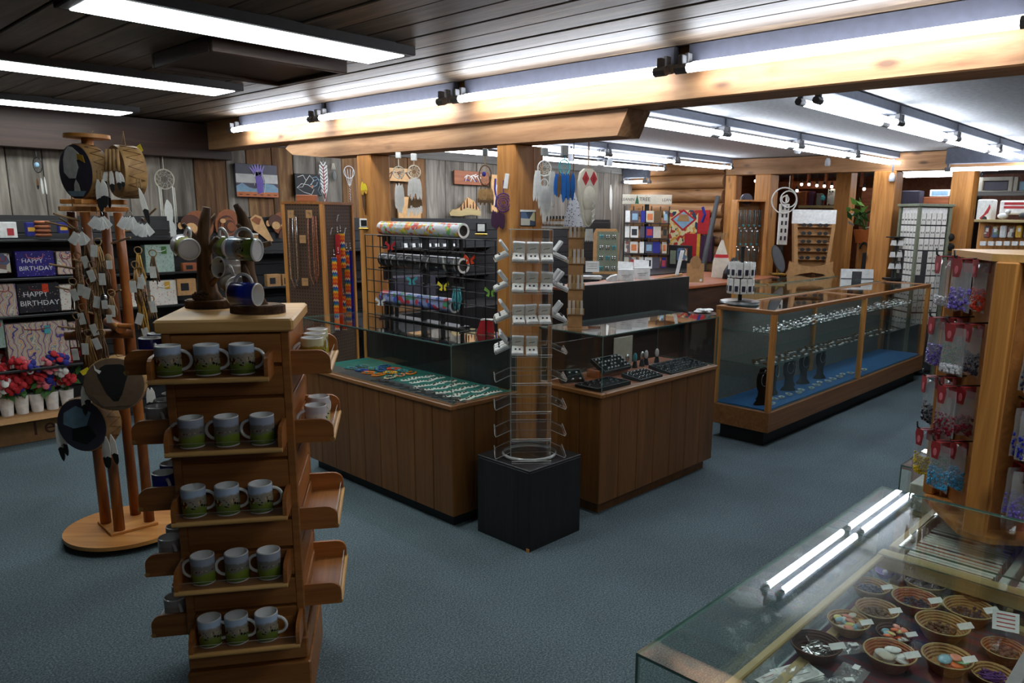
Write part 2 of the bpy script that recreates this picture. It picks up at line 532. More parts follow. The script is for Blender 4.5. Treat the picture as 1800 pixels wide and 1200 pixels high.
M['confetti'] = cells('confetti_wrap', [(188, 190, 192), (196, 198, 200), (222, 120, 60), (190, 192, 194), (214, 190, 70), (180, 184, 190), (196, 70, 60), (190, 192, 194), (120, 180, 110)], 46, .3)
M['balloon'] = cells('balloon_wrap', [(150, 160, 204), (150, 160, 204), (196, 60, 70), (150, 160, 204), (60, 90, 180), (70, 150, 110), (150, 160, 204)], 26, .3)
t = NT('black_swirl_wrap')
wv = t.n('ShaderNodeTexWave', wave_type='RINGS')
wv.inputs['Scale'].default_value = 4; wv.inputs['Distortion'].default_value = 12; wv.inputs['Detail'].default_value = .5
t.l(t.coord(), wv.inputs['Vector'])
t.base(t.ramp(wv.outputs[0], [(0, (150, 146, 136)), (.06, (24, 24, 25)), (1, (20, 20, 21))]))
t.b.inputs['Roughness'].default_value = .3
M['swirl'] = t.m
M['rug'] = cells('patterned_rug', [(206, 186, 130), (170, 50, 36), (212, 196, 150), (40, 60, 80), (206, 150, 60), (214, 198, 150)], 22, .9, stretch=(1, 1, 1))
t = NT('beaded_strip')
sx = t.n('ShaderNodeSeparateXYZ')
t.l(t.coord((1, 1, 1), 3), sx.inputs[0])
pp = t.n('ShaderNodeMath', operation='PINGPONG'); pp.inputs[1].default_value = .008
t.l(sx.outputs[0], pp.inputs[0])
aa = t.n('ShaderNodeMath', operation='MULTIPLY_ADD'); aa.inputs[1].default_value = 1.6
t.l(pp.outputs[0], aa.inputs[0]); t.l(sx.outputs[2], aa.inputs[2])
ff = t.n('ShaderNodeMath', operation='MULTIPLY'); ff.inputs[1].default_value = 9
t.l(aa.outputs[0], ff.inputs[0])
fr = t.n('ShaderNodeMath', operation='FRACT')
t.l(ff.outputs[0], fr.inputs[0])
t.base(t.ramp(fr.outputs[0], [(0, (226, 90, 24)), (.16, (240, 180, 40)), (.3, (40, 120, 130)), (.44, (36, 60, 160)), (.58, (226, 200, 150)), (.72, (220, 60, 40)), (.88, (236, 130, 30))], 'CONSTANT'))
t.b.inputs['Roughness'].default_value = .4
M['beadstrip'] = t.m
M['seeds'] = cells('seed_beads', [(120, 90, 66), (160, 120, 90), (90, 70, 54), (190, 150, 110)], 260, .5)
M['seedred'] = cells('red_seed_beads', [(120, 60, 40), (150, 84, 56), (96, 48, 36), (170, 120, 80)], 260, .5)
M['bookcov'] = cells('card_covers', [(190, 184, 170), (90, 110, 140), (150, 70, 60), (60, 70, 90), (200, 190, 150), (110, 130, 100)], 14, .4)
M['cdcov'] = cells('disc_covers', [(120, 90, 80), (80, 90, 120), (190, 180, 160), (140, 60, 50), (90, 80, 80), (200, 196, 190)], 22, .4)
M['mags'] = cells('magazine_edges', [(150, 140, 140), (100, 96, 110), (180, 170, 160), (150, 90, 90), (120, 124, 140), (190, 186, 180)], 1, .5, stretch=(170, .6, .6))
M['coil'] = None
def coil(name, a, b, c):
    t = NT(name)
    tc = t.n('ShaderNodeTexCoord')
    sp = t.n('ShaderNodeSeparateXYZ')
    t.l(tc.outputs['Object'], sp.inputs[0])
    at2 = t.n('ShaderNodeMath', operation='ARCTAN2')
    t.l(sp.outputs[1], at2.inputs[0]); t.l(sp.outputs[0], at2.inputs[1])
    m = t.n('ShaderNodeMath', operation='MULTIPLY'); m.inputs[1].default_value = 3.5
    t.l(at2.outputs[0], m.inputs[0])
    sn = t.n('ShaderNodeMath', operation='SINE')
    t.l(m.outputs[0], sn.inputs[0])
    z = t.n('ShaderNodeMath', operation='MULTIPLY'); z.inputs[1].default_value = 900
    t.l(sp.outputs[2], z.inputs[0])
    zs = t.n('ShaderNodeMath', operation='SINE')
    t.l(z.outputs[0], zs.inputs[0])
    mm = t.n('ShaderNodeMath', operation='MULTIPLY')
    t.l(sn.outputs[0], mm.inputs[0]); t.l(zs.outputs[0], mm.inputs[1])
    t.base(t.ramp(mm.outputs[0], [(0, a), (.1, b), (.62, a), (.75, c)]))
    t.b.inputs['Roughness'].default_value = .8
    t.bump(zs.outputs[0], .5, .002)
    return t.m
M['coil_a'] = coil('coil_straw', (176, 138, 84), (150, 108, 60), (110, 44, 22))
M['coil_b'] = coil('coil_rust', (160, 84, 44), (176, 138, 90), (130, 40, 22))
M['coil_c'] = coil('coil_brown', (70, 40, 24), (60, 34, 20), (90, 54, 32))

# ================================================================== SETTING
fl = MB().box(-2.6, 15, -3, 7.1, -.1, 0).build('floor', M['carpet'])
struct(fl, label='blue grey speckled carpet')
CZ = 2.46
cl = struct(MB().box(-2.6, 3.0, -3, 7.1, CZ+.02, CZ+.1).build('ceiling', M['darkwood']), label='dark boarded ceiling over the mug rack')
x = -2.6
pl = None
k = 0
while x < 2.99:
    wd = .148
    if pl is None: pl = MB().bbox(-wd/2+.003, wd/2-.003, -5.05, 5.05, -.02, .02, .004).build('plank', M['ceil'], cl, loc=(x+wd/2, 2.05, CZ+.01))
    else: again(pl, cl, (x+wd/2, 2.05, CZ+.01+random.uniform(-.004, .003)))
    x += wd
struct(MB().box(3.0, 15, -3, 7.1, CZ+.01, CZ+.1).build('ceiling', M['offwhite']), label='white ceiling over the glass cases')
# left wall: upright weathered boards
wl = struct(MB().box(-2.6, 9.35, 7.02, 7.15, 0, 2.6).build('wall_left', M['darkwood']), label='wall of upright weathered boards')
rb = random.Random(3)
x = .3
while x < 9.0:
    wd = rb.uniform(.16, .3)
    warm = rb.random() < .42 and x < 5.2
    MB().bbox(-wd/2+.003, wd/2-.003, 0, .03, 0, 2.45, .004).build('plank', M['barnwarm' if warm else 'barn'], wl, loc=(x+wd/2, 6.985+rb.uniform(0, .008), 0))
    x += wd
struct(MB().bbox(3.2, 9.0, 6.95, 6.984, 2.3, 2.45).build('trim_1', M['barntrim']), label='grey board along the top of the weathered wall')
struct(MB().bbox(-2.6, 3.2, 6.86, 6.98, 2.15, 2.44).build('trim_2', M['darkwood']), label='dark header over the weathered boards')
# log wall at the back
lw = struct(MB().box(9.32, 9.45, 5.45, 7.1, 0, 2.5).build('wall_back', M['darkwood']), label='back wall of stacked round logs')
for i in range(13):
    r = .098
    MB().cyl((0, -.78, 0), (0, .78, 0), r*rb.uniform(.95, 1.06), n=12).build('log', M['log'], lw, smooth='a', loc=(9.27+rb.uniform(-.01, .01), 6.24, .1+i*.19))
struct(MB().box(14.2, 14.35, -3, 7.1, 0, 2.6).build('wall_far', M['redwood']), label='far end wall in red brown boards')
struct(MB().box(-2.75, -2.6, -3, 7.1, 0, 2.6).build('wall_front', M['darkwood']), label='wall behind the viewer')
struct(MB().box(-2.75, 15, -3.15, -3, 0, 2.6).build('wall_right', M['redwood']), label='wall on the right side')
struct(MB().box(9.45, 14.3, 7.1, 7.25, 0, 2.6).build('wall_side', M['redwood']), label='side wall of the far room')

# beams and posts
bm_ = thing('ceiling_beam', 'long squared pine beam carrying the nearest row of light tubes', 'beam', (3.1, 2, 2.342))
MB().bbox(-.1, .1, -5, 4.95, -.117, .117, .006).build('beam_timber', M['pine_y'], bm_)
lb = thing('support_beam', 'short pine beam with slanted end resting on the two near posts', 'beam', (3.12, 0, 2.162))
pr_ = [(2.40, -.062), (2.335, .062), (5.52, .062), (5.6, .02), (5.5, -.03), (5.3, -.045), (5.1, -.062)]
MB().prism([(y, z) for y, z in pr_], -.09, .09, T=Matrix(((0, 1, 0, 0), (1, 0, 0, 0), (0, 0, 1, 0), (0, 0, 0, 1)))).build('beam_timber', M['pine_y'], lb)
fb = thing('ceiling_beam', 'broad pine beam across the far side of the white ceiling', 'beam', (9.25, 2, 2.36))
MB().bbox(-.1, .1, -5, 3.4, -.1, .1, .006).build('beam_timber', M['pine_y'], fb)
def post(x, y, s, label, z1=2.1, mat='pine'):
    p = thing('post', label, 'post', (x, y, 0))
    MB().bbox(-s/2, s/2, -s/2, s/2, 0, z1, .008).build('timber', M[mat], p)
    return p
post(3.115, 4.58, .16, 'square pine post behind the wire grid')
p2 = post(3.11, 3.19, .15, 'square pine post behind the clear earring tower')
MB().cyl((.1, .09, .9), (.1, .09, 2.1), .012, n=10).build('conduit', M['cream'], p2, smooth='a')
MB().bbox(.115, .2, -.03, .09, 0, 2.1, .004).build('timber', M['pine'], p2)
post(9.25, 4.85, .22, 'far pine post beside the hanging keyring stand', 2.26)
post(11.0, 4.53, .22, 'far brown post right of the sunglasses rack', 2.46)
post(9.25, 3.32, .25, 'far pine post behind the small black tag stand', 2.26)
post(9.25, 2.5, .22, 'far pine post right of the grey earring tower', 2.26)
post(9.25, 5.33, .16, 'slim board post at the end of the log wall', 2.26)

# ------------------------------------------------------------------ light fittings
ORD = ['first', 'second', 'third', 'fourth', 'fifth', 'sixth', 'seventh', 'eighth', 'ninth', 'tenth', 'eleventh', 'twelfth']
def tubes(label, p, L, rz, group, drop=0.0, side=False, single=False):
    t = thing('fluorescent_light', label, 'light', p, rz, group)
    zc = CZ - p[2]
    if side:                                    # strip fixed to the side of the beam
        MB().bbox(-L/2, L/2, .075, .115, .02, .115, .004).build('housing', M['beamstrip'], t)
        pos = [(0, 0), (.045, .014)]
    else:
        MB().bbox(-L/2, L/2, -.05, .05, .055, zc, .006).build('housing', M['housing'], t)
        pos = [(-.05, 0), (.05, 0)] if not single else [(0, 0)]
    tb = hl = None
    for (y, z) in pos:
        if tb is None: tb = MB().cyl((-L/2+.05, 0, 0), (L/2-.05, 0, 0), .019, n=8).build('tube', M['tube'], t, smooth='a', loc=(0, y, z))
        else: again(tb, t, (0, y, z))
        for sx in (-1, 1):
            c = (sx*(L/2-.02), y, z)
            if hl is None: hl = MB().cyl((-.03, 0, 0), (.03, 0, 0), .021, n=8).bbox(-.012, .012, -.016, .016, 0, .055, .003).build('lampholder', M['holder'], t, loc=c)
            else: again(hl, t, c)
    return t
for i, (a, b) in enumerate([(4.93, 6.17), (3.53, 4.88), (2.03, 3.44), (.62, 1.96)]):
    tubes('twin tube light on the near beam, %s from its left end' % ORD[i], (2.88, (a+b)/2, 2.335), b-a, -PI/2, 'tube lights along the near beam', side=True)
for Y, x0, n, nm in ((3.23, 4.08, 4, 'middle'), (1.95, 4.12, 5, 'nearest right'), (5.28, 3.9, 4, 'third'), (6.22, 3.75, 4, 'rear')):
    for i in range(n):
        if i*1.285+x0 > 8.2: continue
        xx = x0+i*1.285
        if nm == 'rear' and i == 3: pass
        tubes('twin tube light in the %s white ceiling row, %s from the near beam' % (nm, ORD[i]), (xx+.63, Y, 2.345), 1.26, 0, 'tube lights under the white ceiling')
tubes('short tube light in front of the log wall', tuple(at(1118, 320, x=8.95)), .42, PI/2, None)
tubes('tube light set crosswise above the bead rack', tuple(at(1775, 295, x=8.9)), 1.2, PI/2, None, single=True)
for i, (px, py, X) in enumerate(((1368, 312, 10.5), (1640, 321, 11.2), (1650, 329, 12.2), (1720, 319, 11), (1625, 318, 10.2))):
    p = at(px, py, x=X)
    tubes('distant tube light in the far room, %s' % ['above the sunglasses rack', 'above the grey earring tower', 'lowest over the grey earring tower', 'beside the high window', 'next to the far pine post'][i], (p.x, p.y, 2.36), [.5, 1, 1.1, .5, .9][i], PI/2, None)
for i, (y0, x0) in enumerate(((3.12, .98), (4.78, .98), (6.42, .98), (.12, 1.35), (-1.2, -.6))):  # last two are out of view, added as fill light for the foreground
    t = thing('troffer_light', ['nearest long flat panel light in view under the dark ceiling', 'middle long flat panel light in view under the dark ceiling', 'rearmost long flat panel light in view under the dark ceiling', 'unseen panel light added to brighten the basket case', 'unseen fill panel light added behind the viewer'][i], 'light', (x0+.61, y0, 2.44), 0, 'panel lights under the dark ceiling')
    MB().bbox(-.66, .66, -.175, -.14, -.03, .02, .004).bbox(-.66, .66, .14, .175, -.03, .02, .004).bbox(-.66, -.62, -.14, .14, -.03, .02, .004).bbox(.62, .66, -.14, .14, -.03, .02, .004).build('frame', M['darkgrey'], t)
    MB().bbox(-.62, .62, -.14, .14, -.034, -.027, .002).build('diffuser', M['diffuser'], t)
    MB().box(-.61, .61, -.13, .13, .0, .015).build('housing', M['housing'], t)
t = thing('ceiling_hatch', 'shallow dark wooden hatch between the panel lights', 'hatch', tuple(at(440, 118, z=2.4)))
MB().bbox(-.3, .3, -.3, .3, 0, .03, .004).build('cover', M['darkwood'], t)
MB().bbox(-.33, .33, -.33, -.3, -.02, .05, .004).bbox(-.33, .33, .3, .33, -.02, .05, .004).bbox(-.33, -.3, -.3, .3, -.02, .05, .004).bbox(.3, .33, -.3, .3, -.02, .05, .004).build('frame', M['darkwood'], t)
for i, (px, py, X) in enumerate(((1004, 276, 6.4), (1072, 285, 7.4), (1455, 285, 9.1), (1402, 262, 7.4), (1568, 312, 9.1))):
    p = at(px, py, x=X)
    t = thing('spot_lamp', ['white spot lamp behind the white dreamcatcher', 'white spot lamp above the cradleboard', 'white spot lamp on the far beam', 'white dome sensor on the white ceiling', 'white dome lamp under the far beam'][i], 'lamp', p)
    MB().lathe([(.018, .05), (.032, .02), (.036, -.03), (.026, -.045), (.001, -.047)], 14).build('lamp_shade', M['lampwhite'], t, smooth='a')
    MB().cyl((0, 0, .06), (0, 0, max(.08, CZ-p.z if i != 2 else .1)), .01).build('stem', M['housing'], t)

# ================================================================== GLASS COUNTERS
def pane(x0, x1, y0, y1, z0, z1, parent, name='pane', mat='glass', edge='edge', e=.003):
    mb = MB()
    mb.box(x0, x1, y0, y1, z0, z1, 0)
    d = [x1-x0, y1-y0, z1-z0]
    ax = d.index(min(d))
    # the narrow sides of the sheet are its ground edges
    pairs = [(0, 1), (0, 1), (2, 3), (2, 3), (4, 5), (4, 5)]
    order = ['z', 'z', 'y', 'y', 'x', 'x']
    mb.m = [0 if order[i] == 'xyz'[ax] else 1 for i in range(6)]
    return mb.build(name, [M[mat], M[edge]], parent)
def counter(name, label, x0, x1, y0, y1, zrail, ztop, front, end, toe=.07, toecol='black', mat=None, matname='cloth', inset=.04):
    """glass case on a panelled base; front = 'x' (long face towards -x) or 'y'"""
    cx, cy = (x0+x1)/2, (y0+y1)/2
    t = thing(name, label, 'display case', (cx, cy, 0))
    X0, X1, Y0, Y1 = x0-cx, x1-cx, y0-cy, y1-cy
    MB().box(X0+inset, X1-inset, Y0+inset, Y1-inset, 0, toe+.01).build('toe_kick', M[toecol], t)
    MB().box(X0+.015, X1-.015, Y0+.015, Y1-.015, toe, zrail-.03).build('carcass', M['casewood'], t)
    def boards(a0, a1, fixed, axis):
        n = max(1, round((a1-a0)/.165))
        wdt = (a1-a0)/n
        o = None
        for i in range(n):
            c = a0+wdt*(i+.5)
            lc = (fixed, c, 0) if axis == 'y' else (c, fixed, 0)
            if o is None:
                o = (MB().bbox(-.008, .008, -wdt/2+.002, wdt/2-.002, toe, zrail-.028, .003) if axis == 'y' else MB().bbox(-wdt/2+.002, wdt/2-.002, -.008, .008, toe, zrail-.028, .003)).build('panel', M['casewood'], t, loc=lc)
            else: again(o, t, lc)
    boards(Y0, Y1, X0+.008, 'y')
    boards(X0, X1, Y0+.008, 'x')
    MB().bbox(X0-.012, X0+.03, Y0-.012, Y1, zrail-.03, zrail, .006).build('rail', M['caserail_y'], t)
    MB().bbox(X0+.03, X1, Y0-.012, Y0+.03, zrail-.03, zrail, .006).build('rail', M['caserail'], t)
    MB().box(X0+.03, X1-.01, Y0+.03, Y1-.01, zrail-.03, zrail-.006).build('shelf', M[mat or 'felt'], t)
    g = .006
    pane(X0, X1, Y0, Y1, ztop-g, ztop, t, 'top_pane')
    pane(X0, X0+g, Y0, Y1, zrail, ztop-g, t)
    pane(X0+g, X1, Y0, Y0+g, zrail, ztop-g, t)
    pane(X1-g, X1, Y0+g, Y1, zrail, ztop-g, t)
    MB().box(X0+.004, X0+.012, Y0-.001, Y1, ztop-.013, ztop-.0065).build('seal', M['darkgrey'], t)
    return t
cl1 = counter('jewellery_case', 'glass topped case on panelled base holding earring cards on teal cloth', 2.55, 3.04, 3.1, 4.62, .71, 1.037, 'x', 'y', mat='teal')
MB().box(-.24, -.09, -.76, .76, .7045, .707).build('strip', M['darkgrey'], cl1)
MB().box(.236, .242, -.75, .75, .71, 1.02).build('back_panel', M['blackwood'], cl1)
cl2 = counter('jewellery_case', 'glass topped case on panelled base holding trays of rings on black velvet', 3.255, 4.49, 2.64, 3.13, .735, 1.064, 'y', 'x', toecol='casewood', mat='redwood')
MB().box(-.55, .3, .228, .234, .74, .95).build('back_panel', M['darkwood'], cl2)

# small goods in the left case: earring cards and bracelets on teal cloth
card = None
rc = random.Random(5)
def earring_card(i, p):
    global card
    lb_ = 'small white earring card lying on the teal cloth of the left case'
    if card is None:
        card = thing('earring_card', lb_, 'earring card', p, .3, 'earring cards on the teal cloth')
        MB().bbox(-.028, .028, -.02, .02, 0, .003, .0008).build('card', M['paper'], card)
        MB().ball((-.01, 0, .007), (.005, .007, .004), 7, 4).ball((.012, 0, .007), (.005, .007, .004), 7, 4).build('earrings', M['leather'], card)
        MB().tube([(-.01, .006, .006), (-.012, .014, .008), (-.006, .014, .006)], .0008, 4).tube([(.012, .006, .006), (.01, .014, .008), (.016, .014, .006)], .0008, 4).build('ear_wires', M['silver'], card)
    else: dup(card, p, rc.uniform(-.3, .9) - .3)
n = 0
for r_ in range(8):
    for c in range(7):
        yy = 3.17+c*.105+rc.uniform(-.015, .015)
        xx = 2.66+r_*.05+rc.uniform(-.008, .008)
        if xx > 3.0 or yy < 3.12: continue
        if c > 4 and r_ < 2: continue
        earring_card(n, (xx, yy, .7045)); n += 1
br = None
for i in range(14):
    yy, xx = 3.92+ (i % 5)*.1 + rc.uniform(-.02, .02), 2.72+(i//5)*.09+rc.uniform(-.01, .01)
    lb_ = 'beaded cuff bracelet lying on the teal cloth at the far end of the left case'
    if br is None:
        br = thing('bracelet', lb_, 'bracelet', (xx, yy, .706), .4, 'bracelets on the teal cloth')
        MB().tube([(.045*math.cos(a), .028*math.sin(a), .006) for a in [R(25+31*k) for k in range(11)]], .006, 6).build('band', M['beadstrip'], br, smooth=True)
        MB().ball((0, -.0, .012), .001).ball((-.0, .028, .012), (.012, .006, .006), 8, 5).build('stone', M['turq'], br, smooth=True)
    else: dup(br, (xx, yy, .706), rc.uniform(0, 3))
rg = None
for i in range(11):
    yy = 3.14+i*.075
    lb_ = 'small ring on a dark roll along the front of the left case'
    p = (2.625+.012*(i % 2), yy, .706)
    if rg is None:
        rg = thing('watch', 'dark wristwatch laid along the front of the left case', 'watch', p, .5, 'watches along the front of the left case')
        MB().bbox(-.011, .011, -.05, .05, 0, .006, .002).build('strap', M['black'], rg)
        MB().cyl((0, 0, .004), (0, 0, .011), .014, n=12).build('dial', M['silver'], rg)
    else: dup(rg, p, .5+rc.uniform(-.2, .2))

# ring trays in the right case
ORD2 = ['first', 'second', 'third', 'fourth', 'fifth', 'sixth', 'seventh', 'eighth', 'ninth', 'tenth', 'eleventh', 'twelfth', 'thirteenth']
def ring_tray(label, x, y, z, w_, d_, rz, nx, ny, tilt=0, kind='ring'):
    short = {3.43: 'flat near ring tray', 3.4: 'tilted left tray', 3.72: 'raised ring display', 3.8: 'middle ring tray', 4.22: 'crowded far ring tray'}[x]
    t = thing('ring_tray', label, 'tray', (x, y, z), rz, rot=(tilt, 0, rz))
    MB().bbox(-w_/2, w_/2, -d_/2, d_/2, 0, .012, .003).build('pad', M['felt'], t)
    MB().box(-w_/2-.006, w_/2+.006, -d_/2-.006, -d_/2, 0, .024).box(-w_/2-.006, w_/2+.006, d_/2, d_/2+.006, 0, .024).box(-w_/2-.006, -w_/2, -d_/2, d_/2, 0, .024).box(w_/2, w_/2+.006, -d_/2, d_/2, 0, .024).build('rim', M['black'], t)
    o = None
    rr = random.Random(int(x*100))
    M_ = Matrix.Rotation(rz, 4, 'Z') @ Matrix.Rotation(tilt, 4, 'X')
    for i in range(nx):
        for j in range(ny):
            if rr.random() < .2: continue
            p = Vector((x, y, z)) + M_ @ Vector((-w_/2+(i+.5)*w_/nx+rr.uniform(-.003, .003), -d_/2+(j+.5)*d_/ny, .012))
            lb2 = 'silver ring, %s in the %s row of the %s' % (ORD2[i], ORD2[j], short)
            if o is None:
                o = thing('ring', lb2, 'ring', p, 0, 'rings in the ' + short, rot=(tilt, 0, rz))
                MB().tube([(.009*math.cos(2*PI*k/10), 0, .007+.009*math.sin(2*PI*k/10)) for k in range(10)], .0018, 5, True).build('band', M['silver'], o, smooth=True)
                MB().ball((0, 0, .018), (.007, .006, .005), 8, 5).build('stone', M[['turq', 'darkbead', 'silver', 'clearbead'][(i+j+int(x*7)) % 4]], o, smooth=True)
            else: dup(o, p, None, lb2, None, (tilt, 0, rz+rr.uniform(-.4, .4)))
ring_tray('flat black ring tray at the near corner of the right case', 3.43, 2.77, .73, .3, .16, 0, 6, 3)
ring_tray('tilted black tray at the left end of the right case', 3.4, 3.0, .74, .14, .12, -.5, 3, 2, .5)
ring_tray('raised ring display behind the near tray', 3.72, 2.95, .79, .26, .12, 0, 8, 4, .5)
ring_tray('dark ring tray in the middle of the right case', 3.8, 2.76, .73, .22, .14, 0, 6, 3, .12)
ring_tray('crowded ring tray at the far front corner of the right case', 4.22, 2.77, .73, .42, .17, 0, 13, 5, .16)
t = thing('riser', 'small wooden riser carrying the raised ring display', 'riser', (3.72, 2.97, .729))
MB().bbox(-.15, .15, -.05, .05, 0, .05, .003).build('block', M['redwood'], t)
for i, (x, y, m) in enumerate(((4.02, 2.98, 'turq'), (4.1, 2.98, 'silver'), (4.16, 2.99, 'clearbead'), (4.27, 2.98, 'whitecer'), (3.95, 2.99, 'silver'))):
    t = thing('stone_pendant', ['light blue', 'silver', 'grey crystal', 'round white', 'dull silver'][i] + ' stone pendant standing at the back of the right case', 'pendant', (x, y, .77))
    MB().ball((0, 0, .03), (.018, .012, .03), 10, 6).build('stone', M[m], t, smooth=True)
    MB().cyl((0, 0, -.042), (0, 0, .004), .02, .012, 10).build('foot', M['black'], t)
t = thing('backing_card', 'tall pale card hung inside the right case', 'card', tuple(at(1095, 620, y=3.08)))
MB().bbox(-.1, .1, -.004, .004, -.11, .11, .002).build('card', M['cream'], t)

# ------------------------------------------------------------------ long case behind, with wooden frame
def long_case():
    x0, x1, y0, y1 = 5.17, 8.72, 2.57, 3.07
    t = thing('long_display_case', 'long wood framed glass case with blue felt floor and two glass shelves', 'display case', ((x0+x1)/2, (y0+y1)/2, 0))
    a, b = x0-(x0+x1)/2, x1-(x0+x1)/2
    c, d = -.25, .25
    MB().box(a+.06, b-.06, c+.06, d-.06, 0, .12).build('toe_kick', M['black'], t)
    MB().bbox(a, b, c, d, .12, .28, .004).build('base', M['caserail'], t)
    MB().box(a+.03, b-.03, c+.03, d-.03, .28, .292).build('felt', M['bluecloth'], t)
    zt = 1.05
    up = None
    for px_ in (a+.02, (a+b)/2-.02, b-.02):
        for py_ in (c+.02, d-.02):
            if up is None: up = MB().bbox(-.02, .02, -.02, .02, .28, zt-.03, .003).build('upright', M['pine'], t, loc=(px_, py_, 0))
            else: again(up, t, (px_, py_, 0))
    for py_ in (c+.018, d-.018): MB().bbox(a, b, py_-.018, py_+.018, zt-.03, zt, .003).build('rail', M['caserail'], t)
    for px_ in (a+.018, b-.018, (a+b)/2-.02): MB().bbox(px_-.018, px_+.018, c+.03, d-.03, zt-.03, zt, .003).build('rail', M['caserail_y'], t)
    pane(a+.03, b-.03, c+.03, d-.03, zt-.012, zt-.006, t, 'top_pane')
    pane(a+.03, b-.03, c+.012, c+.018, .285, zt-.03, t)
    pane(a+.012, a+.018, c+.03, d-.03, .285, zt-.03, t)
    for z in (.87, .62): pane(a+.05, b-.05, c+.06, d-.03, z-.006, z, t, 'glass_shelf')
    MB().box(a+.04, b-.04, d-.012, d-.006, .29, zt-.03).build('back_panel', M['grey'], t)
    return t
long_case()
tagt = cardt = None
rc = random.Random(8)
for z, nm in ((.87, 'upper'), (.62, 'lower')):
    for i in range(62):
        x = 5.3+i*.053
        if z == .62 and i > 50: continue
        for y in ((2.68, 2.76, 2.84) if z > .8 else (2.7, 2.79)):
            if rc.random() < .25: continue
            p = (x+rc.uniform(-.015, .015), y+rc.uniform(-.02, .02), z)
            lb_ = 'small silver trinket with white price tag on the %s glass shelf of the long case' % nm
            g_ = 'trinkets on the %s glass shelf' % nm
            if tagt is None or tagt['group'] != g_:
                tagt = thing('trinket', lb_, 'trinket', p, rc.uniform(0, 3), g_)
                MB().bbox(-.012, .012, -.03, -.012, 0, .003, .0008).build('price_tag', M['white'], tagt)
                MB().ball((0, .008, .008), (.018, .012, .008), 7, 4).build('body', M['silver' if z > .8 else 'feathergrey'], tagt)
            else: dup(tagt, p, rc.uniform(-.5, .5))
bust = None
for i, (x, y, h) in enumerate(((5.33, 2.72, .26), (5.5, 2.8, .27), (5.72, 2.82, .25), (5.95, 2.8, .22), (6.12, 2.86, .24), (6.3, 2.83, .22), (6.62, 2.82, .2))):
    lb_ = 'black velvet necklace bust in the long case, %s from its near end' % ORD[i]
    if bust is None:
        bust = thing('necklace_bust', lb_, 'jewellery bust', (x, y, .294), -.5, 'black necklace busts in the long case')
        MB().lathe([(.001, .26), (.04, .25), (.05, .2), (.045, .14), (.03, .1), (.035, .04), (.06, .01), (.062, 0)], 12, T=Matrix.Diagonal((1.1, .5, 1, 1))).build('stand', M['felt'], bust, smooth='a')
        MB().tube([(.03*math.sin(a), -.03, .2-.05*math.cos(a)) for a in [R(-150+30*k) for k in range(11)]], .003, 5).build('necklace', M['silver'], bust, smooth=True)
    else: dup(bust, (x, y, .294), rc.uniform(-.9, .1), lb_)
pl_ = None
for i in range(16):
    p = (5.42+i*.125+rc.uniform(-.03, .03), 2.66+rc.uniform(0, .07), .292)
    lb_ = 'pale carved shell dish on the blue felt of the long case'
    if pl_ is None:
        pl_ = thing('shell_dish', lb_, 'dish', p, 0, 'dishes on the blue felt')
        MB().lathe([(.001, .004), (.025, .004), (.036, .014), (.038, .014), (.028, 0), (.001, 0)], 12, T=Matrix.Diagonal((1, .7, 1, 1))).build('dish', M['feather'], pl_, smooth='a')
        MB().ball((0, 0, .01), (.014, .009, .008), 8, 5).build('stone', M['turq'], pl_, smooth=True)
    else: dup(pl_, p, rc.uniform(0, 3))

# ================================================================== MUG RACK
RZ = R(-35)
RC = Vector((1.186, 2.585, 0))
rk = thing('mug_rack', 'square wooden slatwall tower with mug trays on its sides', 'display rack', RC, RZ)
HW, HD, ZT = .19, .215, 1.38
MB().bbox(-.208, .208, -.232, .232, ZT-.042, ZT, .007).build('top_board', M['racktop'], rk)
MB().box(-HW+.02, HW-.02, -HD+.02, HD-.02, .0, ZT-.042).build('core', M['rackwood'], rk)
s_ = .0
def slat(L, axis, z0, z1):
    if axis == 'x': return MB().bbox(-L/2, L/2, -.01, .01, z0, z1, .003)
    return MB().bbox(-.01, .01, -L/2, L/2, z0, z1, .003)
zs = [ZT-.045-.1066*i for i in range(11)]
fx = fy = None
for i in range(10):
    z1 = zs[i]
    z0 = zs[i+1]
    for sy in (-1, 1):
        lc = (-.0, sy*(HD-.01), z0)
        if fx is None: fx = slat(2*HW-.05, 'x', .006, .1066-.005).build('slat', M['rackwood'], rk, loc=lc)
        else: again(fx, rk, lc)
    for sx in (-1, 1):
        lc = (sx*(HW-.01), 0, z0)
        if fy is None: fy = slat(2*HD-.05, 'y', .006, .1066-.005).build('slat', M['rackwood_y'], rk, loc=lc)
        else: again(fy, rk, lc)
cp = None
for sx in (-1, 1):
    for sy in (-1, 1):
        lc = (sx*(HW-.0125), sy*(HD-.0125), 0)
        if cp is None: cp = MB().bbox(-.0135, .0135, -.0135, .0135, .25, ZT-.043, .003).build('corner_post', M['rackwood'], rk, loc=lc)
        else: again(cp, rk, lc)
MB().bbox(-HW-.012, HW+.012, -HD-.012, HD+.012, .0, .16, .005).bbox(-HW-.006, HW+.006, -HD-.006, HD+.006, .17, .25, .005).build('base_moulding', M['rackwood'], rk)
